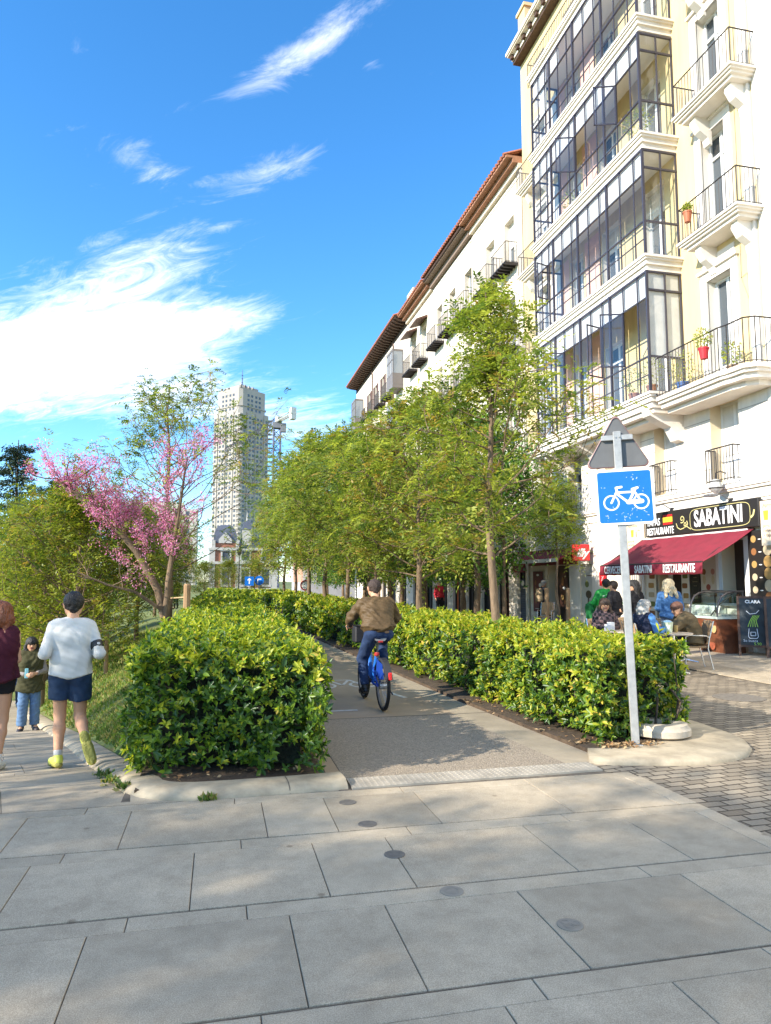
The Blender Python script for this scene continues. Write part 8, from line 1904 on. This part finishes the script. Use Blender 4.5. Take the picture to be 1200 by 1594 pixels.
def crane():
    C_ = empty('tower_crane', (15.3, 201.5, 0), 0, 'tower crane with a dark lattice mast and a pale jib beside the tower block', 'crane')
    navy = mat('crane_navy', (0.03, 0.035, 0.10), 0.5); gry = mat('crane_grey', (0.55, 0.54, 0.50), 0.6); H = 45.0; a = 0.95
    m = MB()
    for sx in (-1, 1):
        for sy in (-1, 1): m.tube([(sx * a, sy * a, 0), (sx * a, sy * a, H)], 0.2, 4)
    n = 22
    for k in range(n):
        z0, z1 = H * k / n, H * (k + 1) / n
        for q in ((-1, -1, 1, -1), (1, -1, 1, 1), (1, 1, -1, 1), (-1, 1, -1, -1)):
            m.tube([(q[0] * a, q[1] * a, z0 if k % 2 else z1), (q[2] * a, q[3] * a, z1 if k % 2 else z0)], 0.1, 3, cap=False); m.tube([(q[0] * a, q[1] * a, z1), (q[2] * a, q[3] * a, z1)], 0.1, 3, cap=False)
    m.build('mast', navy, C_)
    jib = Vector((-13.3, 47.5, 0)).normalized(); sd_ = Vector((-jib.y, jib.x, 0)); up = Vector((0, 0, 1)); O = Vector((0, 0, H + 1.8))
    c = MB(); c.box(-1.3, 1.3, -1.3, 1.3, H, H + 1.6); c.box(0.9, 2.4, -2.0, -0.4, H - 1.2, H + 1.2); c.build('slewing_cab', mat('crane_cab', (0.2, 0.2, 0.22), 0.5), C_)
    j = MB(); L = 52.0
    for off in (sd_ * 0.7, sd_ * -0.7, up * 1.5): j.tube([tuple(O + off), tuple(O + jib * L + off * 0.6)], 0.13, 4)
    for k in range(26):
        p0 = O + jib * (L * k / 26); p1 = O + jib * (L * (k + 1) / 26)
        for off in (sd_ * 0.7, sd_ * -0.7): j.tube([tuple(p0 + off), tuple((p0 + p1) / 2 + up * 1.45), tuple(p1 + off)], 0.06, 3, cap=False)
    j.build('jib', mat('jib_dark', (0.07, 0.07, 0.09), 0.5), C_)
    k = MB()
    for off in (sd_ * 0.6, sd_ * -0.6): k.tube([tuple(O + off), tuple(O - jib * 13 + off)], 0.22, 4)
    k.tube([tuple(O + up * 1.2), tuple(O - jib * 13 + up * 1.0)], 0.16, 4)
    for q in range(8): k.tube([tuple(O - jib * (13 * q / 8) + sd_ * 0.6), tuple(O - jib * (13 * (q + 1) / 8) - sd_ * 0.6)], 0.12, 3)
    k.build('counter_jib', gry, C_)
    w = MB(); Mx = Matrix.Translation(O - jib * 12.0) @ Matrix.Rotation(math.atan2(-jib.x, jib.y), 4, 'Z'); w.box(-0.7, 0.7, -0.9, 0.9, -1.6, 1.6, 0, Mx); w.build('counterweight', gry, C_)
    t = MB(); t.box(-0.7, 0.7, -0.6, 1.6, 0.2, 1.2, 0, Matrix.Translation(O - jib * 2) @ Matrix.Rotation(math.atan2(-jib.x, jib.y), 4, 'Z')); t.build('winch_deck', gry, C_)
crane()
def villa():
    X0, Y0 = -1.4, 113.0; V = empty('brick_villa', (X0, Y0, 0), 0, 'red-brick villa with stone trim and a slate dome beyond the hedge', 'building')
    brick = mat('red_brick', (0.30, 0.125, 0.075), 0.85, var=0.2, scale=2); st = mat('villa_stone', (0.46, 0.43, 0.39), 0.8, var=0.1, scale=1); sl = mat('villa_slate', (0.09, 0.10, 0.13), 0.5, var=0.2)
    W = 10.2; hs = [(1.9, 3.0), (4.9, 6.0), (8.0, 9.1)]
    w = MB(); w.box(0, W, 0.0, 8, 0, 6.6); w.box(0.4, 4.2, 0.2, 8, 6.6, 7.6); w.build('wall', brick, V)
    t = MB()
    for x in (-0.1, 3.9, W - 0.8): t.box(x, x + 0.9, -0.18, 0.1, 0, 6.5)
    t.box(-0.25, W + 0.2, -0.35, 0.1, 4.35, 4.75); t.box(-0.25, W + 0.2, -0.3, 0.1, 6.5, 6.9); t.box(-0.2, W + 0.1, -0.2, 0.1, 0, 0.7)
    for x in (0.3, 3.9): t.box(x, x + 0.5, -0.1, 0.3, 6.9, 8.0)
    t.build('stone_trim', st, V)
    for (z0, z1) in ((1.2, 3.5), (4.95, 6.3)):
        for a, b in hs:
            f = MB(); f.box(a - 0.25, a, -0.15, 0.05, z0 - 0.2, z1 + 0.3); f.box(b, b + 0.25, -0.15, 0.05, z0 - 0.2, z1 + 0.3); f.box(a - 0.35, b + 0.35, -0.22, 0.05, z1 + 0.05, z1 + 0.4); f.box(a - 0.3, b + 0.3, -0.22, 0.05, z0 - 0.35, z0)
            o = f.build('window', st, V); p = MB(); p.box(a, b, -0.05, -0.01, z0, z1 + 0.05); p.build('pane', M_TWIN, o)
    d = MB(); n = 8
    rings = []
    for z, k in ((7.6, 1.0), (8.8, 0.97), (9.7, 0.85), (10.3, 0.6), (10.5, 0.3)): rings.append([(0.5 + 1.8 * (1 - k) + x * 3.6 * k, 0.3 + (1 - k) * 1.8 + y * 3.6 * k, z) for x, y in ((0, 0), (1, 0), (1, 1), (0, 1))])
    d.loft(rings); d.box(4.4, W, 0.4, 7, 6.9, 7.4); d.loft([[(4.4, 0.5, 7.4), (W, 0.5, 7.4), (W, 7, 7.4), (4.4, 7, 7.4)], [(4.8, 2.0, 8.8), (W, 2.0, 8.8), (W, 6, 8.8), (4.8, 6, 8.8)]]); rf = d.build('roof', sl, V)
    g = MB(); g.prism([(1.3, 7.6), (3.3, 7.6), (3.3, 8.2), (2.3, 9.3), (1.3, 8.2)], 0.05, 0.5, 'XZ'); g.build('dormer', st, rf)
    tu = MB(); tu.box(4.9, 6.3, 0.5, 1.9, 7.4, 9.8); tu.loft([[(4.8, 0.4, 9.8), (6.4, 0.4, 9.8), (6.4, 2.0, 9.8), (4.8, 2.0, 9.8)], [(5.1, 0.7, 11.2), (6.1, 0.7, 11.2), (6.1, 1.7, 11.2), (5.1, 1.7, 11.2)]], 1); tu.tube([(5.6, 1.2, 11.2), (5.6, 1.2, 12.6)], [0.15, 0.03], 5); tu.build('turret', [st, sl], rf)
    w2 = MB(); w2.box(12.0 - X0 - 2.6, 13.5 - X0, -8, -7.6, 0, 3.4); 
    b = empty('garden_wall', (9.2, 98, 0), 0, 'low white garden wall with dark gate posts right of the brick villa', 'wall')
    q = MB(); q.box(0.6, 6.5, 0, 0.4, 0, 4.0); q.box(0.5, 6.6, -0.06, 0.46, 4.0, 4.2); q.build('wall_face', mat('limewash', (0.70, 0.67, 0.62), 0.9), b)
    for x in (1.8, 3.4): p = MB(); p.box(x, x + 0.5, -0.12, 0.0, 0, 1.6); p.build('gate_post', M_SHUT, b)
villa()
def pink_hall():
    B = empty('pink_building', (8.6, 76, 0), 0, 'pinkish building with pale pilasters and a grey stone base closing the street', 'building')
    pk = mat('pink_brick', (0.50, 0.27, 0.18), 0.85, var=0.12, scale=2); st = mat('pale_pilaster', (0.55, 0.48, 0.42), 0.85, var=0.1); gr = mat('grey_ashlar', (0.42, 0.40, 0.38), 0.85, var=0.15, scale=1)
    w = MB(); w.box(0, 11, 0, 9, 1.6, 8.0); w.build('wall', pk, B); b = MB(); b.box(-0.15, 11.15, -0.2, 9.1, 0, 1.6); b.build('stone_base', gr, B)
    p = MB(); p.box(-0.3, 11.3, -0.35, 9.2, 8.0, 8.5); p.box(-0.1, 11.1, -0.12, 0.0, 6.6, 6.9); p.build('cornice', st, B)
    for x in (0.1, 1.0, 2.2, 3.1): q = MB(); q.box(x, x + 0.55, -0.28, 0.0, 1.6, 8.0); q.build('pilaster', st, B)
    for x in (5.0, 7.2, 9.4): q = MB(); q.box(x, x + 1.1, -0.06, 0.02, 3.0, 5.6); o = q.build('window', st, B); g = MB(); g.box(x + 0.12, x + 0.98, -0.08, -0.055, 3.1, 5.5); g.build('pane', M_TWIN, o)
    r = MB(); r.quad((-0.4, -0.4, 8.5), (11.4, -0.4, 8.5), (11.4, 4.5, 10.4), (-0.4, 4.5, 10.4)); r.quad((11.4, 9.4, 8.5), (-0.4, 9.4, 8.5), (-0.4, 4.5, 10.4), (11.4, 4.5, 10.4)); r.build('roof', M_TILE, B)
    # pale block whose flank shows left of the tower
    E_ = empty('pale_block', (-42, 330, 0), 0, 'low pale apartment block at the foot of the tower block', 'building'); w = MB(); w.box(0, 32, 0, 20, 0, 34); w.box(4, 26, 2, 18, 34, 37); w.build('wall', mat('pale_block_render', (0.58, 0.52, 0.45), 0.85), E_)
    for z in range(3, 33, 4):
        for x in range(2, 30, 5): q = MB(); q.box(x, x + 1.6, -0.1, 0.05, z, z + 2); q.build('window', M_TWIN, E_)
pink_hall()
def far_signs():
    def sign(x, y, z, label, shape, colr, sym):
        S = empty('road_sign', (x, y, 0), R_(-8), label, 'road sign'); m = MB(); m.tube([(0, 0, 0), (0, 0, z + 0.4)], 0.04, 6); m.build('pole', M_GALV, S)
        p = MB()
        if shape == 'sq': p.box(-0.32, 0.32, -0.06, -0.045, z - 0.32, z + 0.32)
        else: p.lathe([(0.34, 0), (0.34, 0.015)], n=24, M=place(FACE_SOUTH, (0, -0.045, z)))
        po = p.build('sign_plate', colr, S); q = MB()
        if sym == 'arrow': stroke(q, [(0, -0.2), (0, 0.18)], 0.08, 0.004, 0, 0, place(FACE_SOUTH, (0, -0.064, z)), dots=False); stroke(q, [(-0.12, 0.05), (0, 0.2), (0.12, 0.05)], 0.06, 0.004, 0.001, 0, place(FACE_SOUTH, (0, -0.064, z)), dots=False)
        elif sym == 'turn': stroke(q, [(-0.1, -0.2), (-0.1, 0.1), (0.16, 0.1)], 0.07, 0.004, 0, 0, place(FACE_SOUTH, (0, -0.064, z)), dots=False)
        else: q.ring((0, 0, 0), 0.25, 0.34, 0, 0.005, 24, 0, place(FACE_SOUTH, (0, -0.062, z)))
        q.build('sign_symbol', M_LETTER if sym != 'ring' else mat('ring_red', (0.35, 0.05, 0.05), 0.5), po)
    bl = mat('sign_blue', (0.006, 0.135, 0.52), 0.35)
    sign(2.15, 52.0, 1.72, 'small square blue road sign left of the round one, far along the hedge', 'sq', bl, 'arrow'); sign(2.85, 52.2, 1.76, 'small round blue road sign far along the hedge', 'r', bl, 'turn')
    sign(5.5, 46.5, 1.45, 'round sign with a dark red ring in front of the pink building', 'r', M_LETTER, 'ring')
    def lamp(x, y, h, label, ma, lantern):
        Lp = empty('street_lamp', (x, y, 0), 0, label, 'street lamp'); m = MB(); m.lathe([(0.12, 0), (0.12, 0.3), (0.07, 0.5), (0.055, 1.0), (0.045, h)], n=10); m.build('post', ma, Lp)
        g = MB()
        if lantern: g.lathe([(0.06, 0), (0.16, 0.08), (0.24, 0.42), (0.30, 0.46), (0.18, 0.6), (0.05, 0.68), (0.03, 0.8)], (0, 0, h), 8)
        else: g.tube([(0, 0, h), (0.1, 0, h + 0.3), (0.7, 0, h + 0.45)], 0.04, 6); g.bbox(0.6, 1.2, -0.12, 0.12, h + 0.40, h + 0.5, 0.02)
        g.build('lantern', ma, Lp)
    lamp(7.4, 33.0, 2.9, 'black street lantern among the leaves above the cyclist', M_BLACK, True); lamp(5.9, 31.0, 6.4, 'thin pale street-lamp post just left of the cyclist', mat('pale_post', (0.55, 0.54, 0.52), 0.5, metal=0.3), False); lamp(1.9, 70.0, 4.2, 'dark street lantern above the square blue sign', M_BLACK, True)
far_signs()
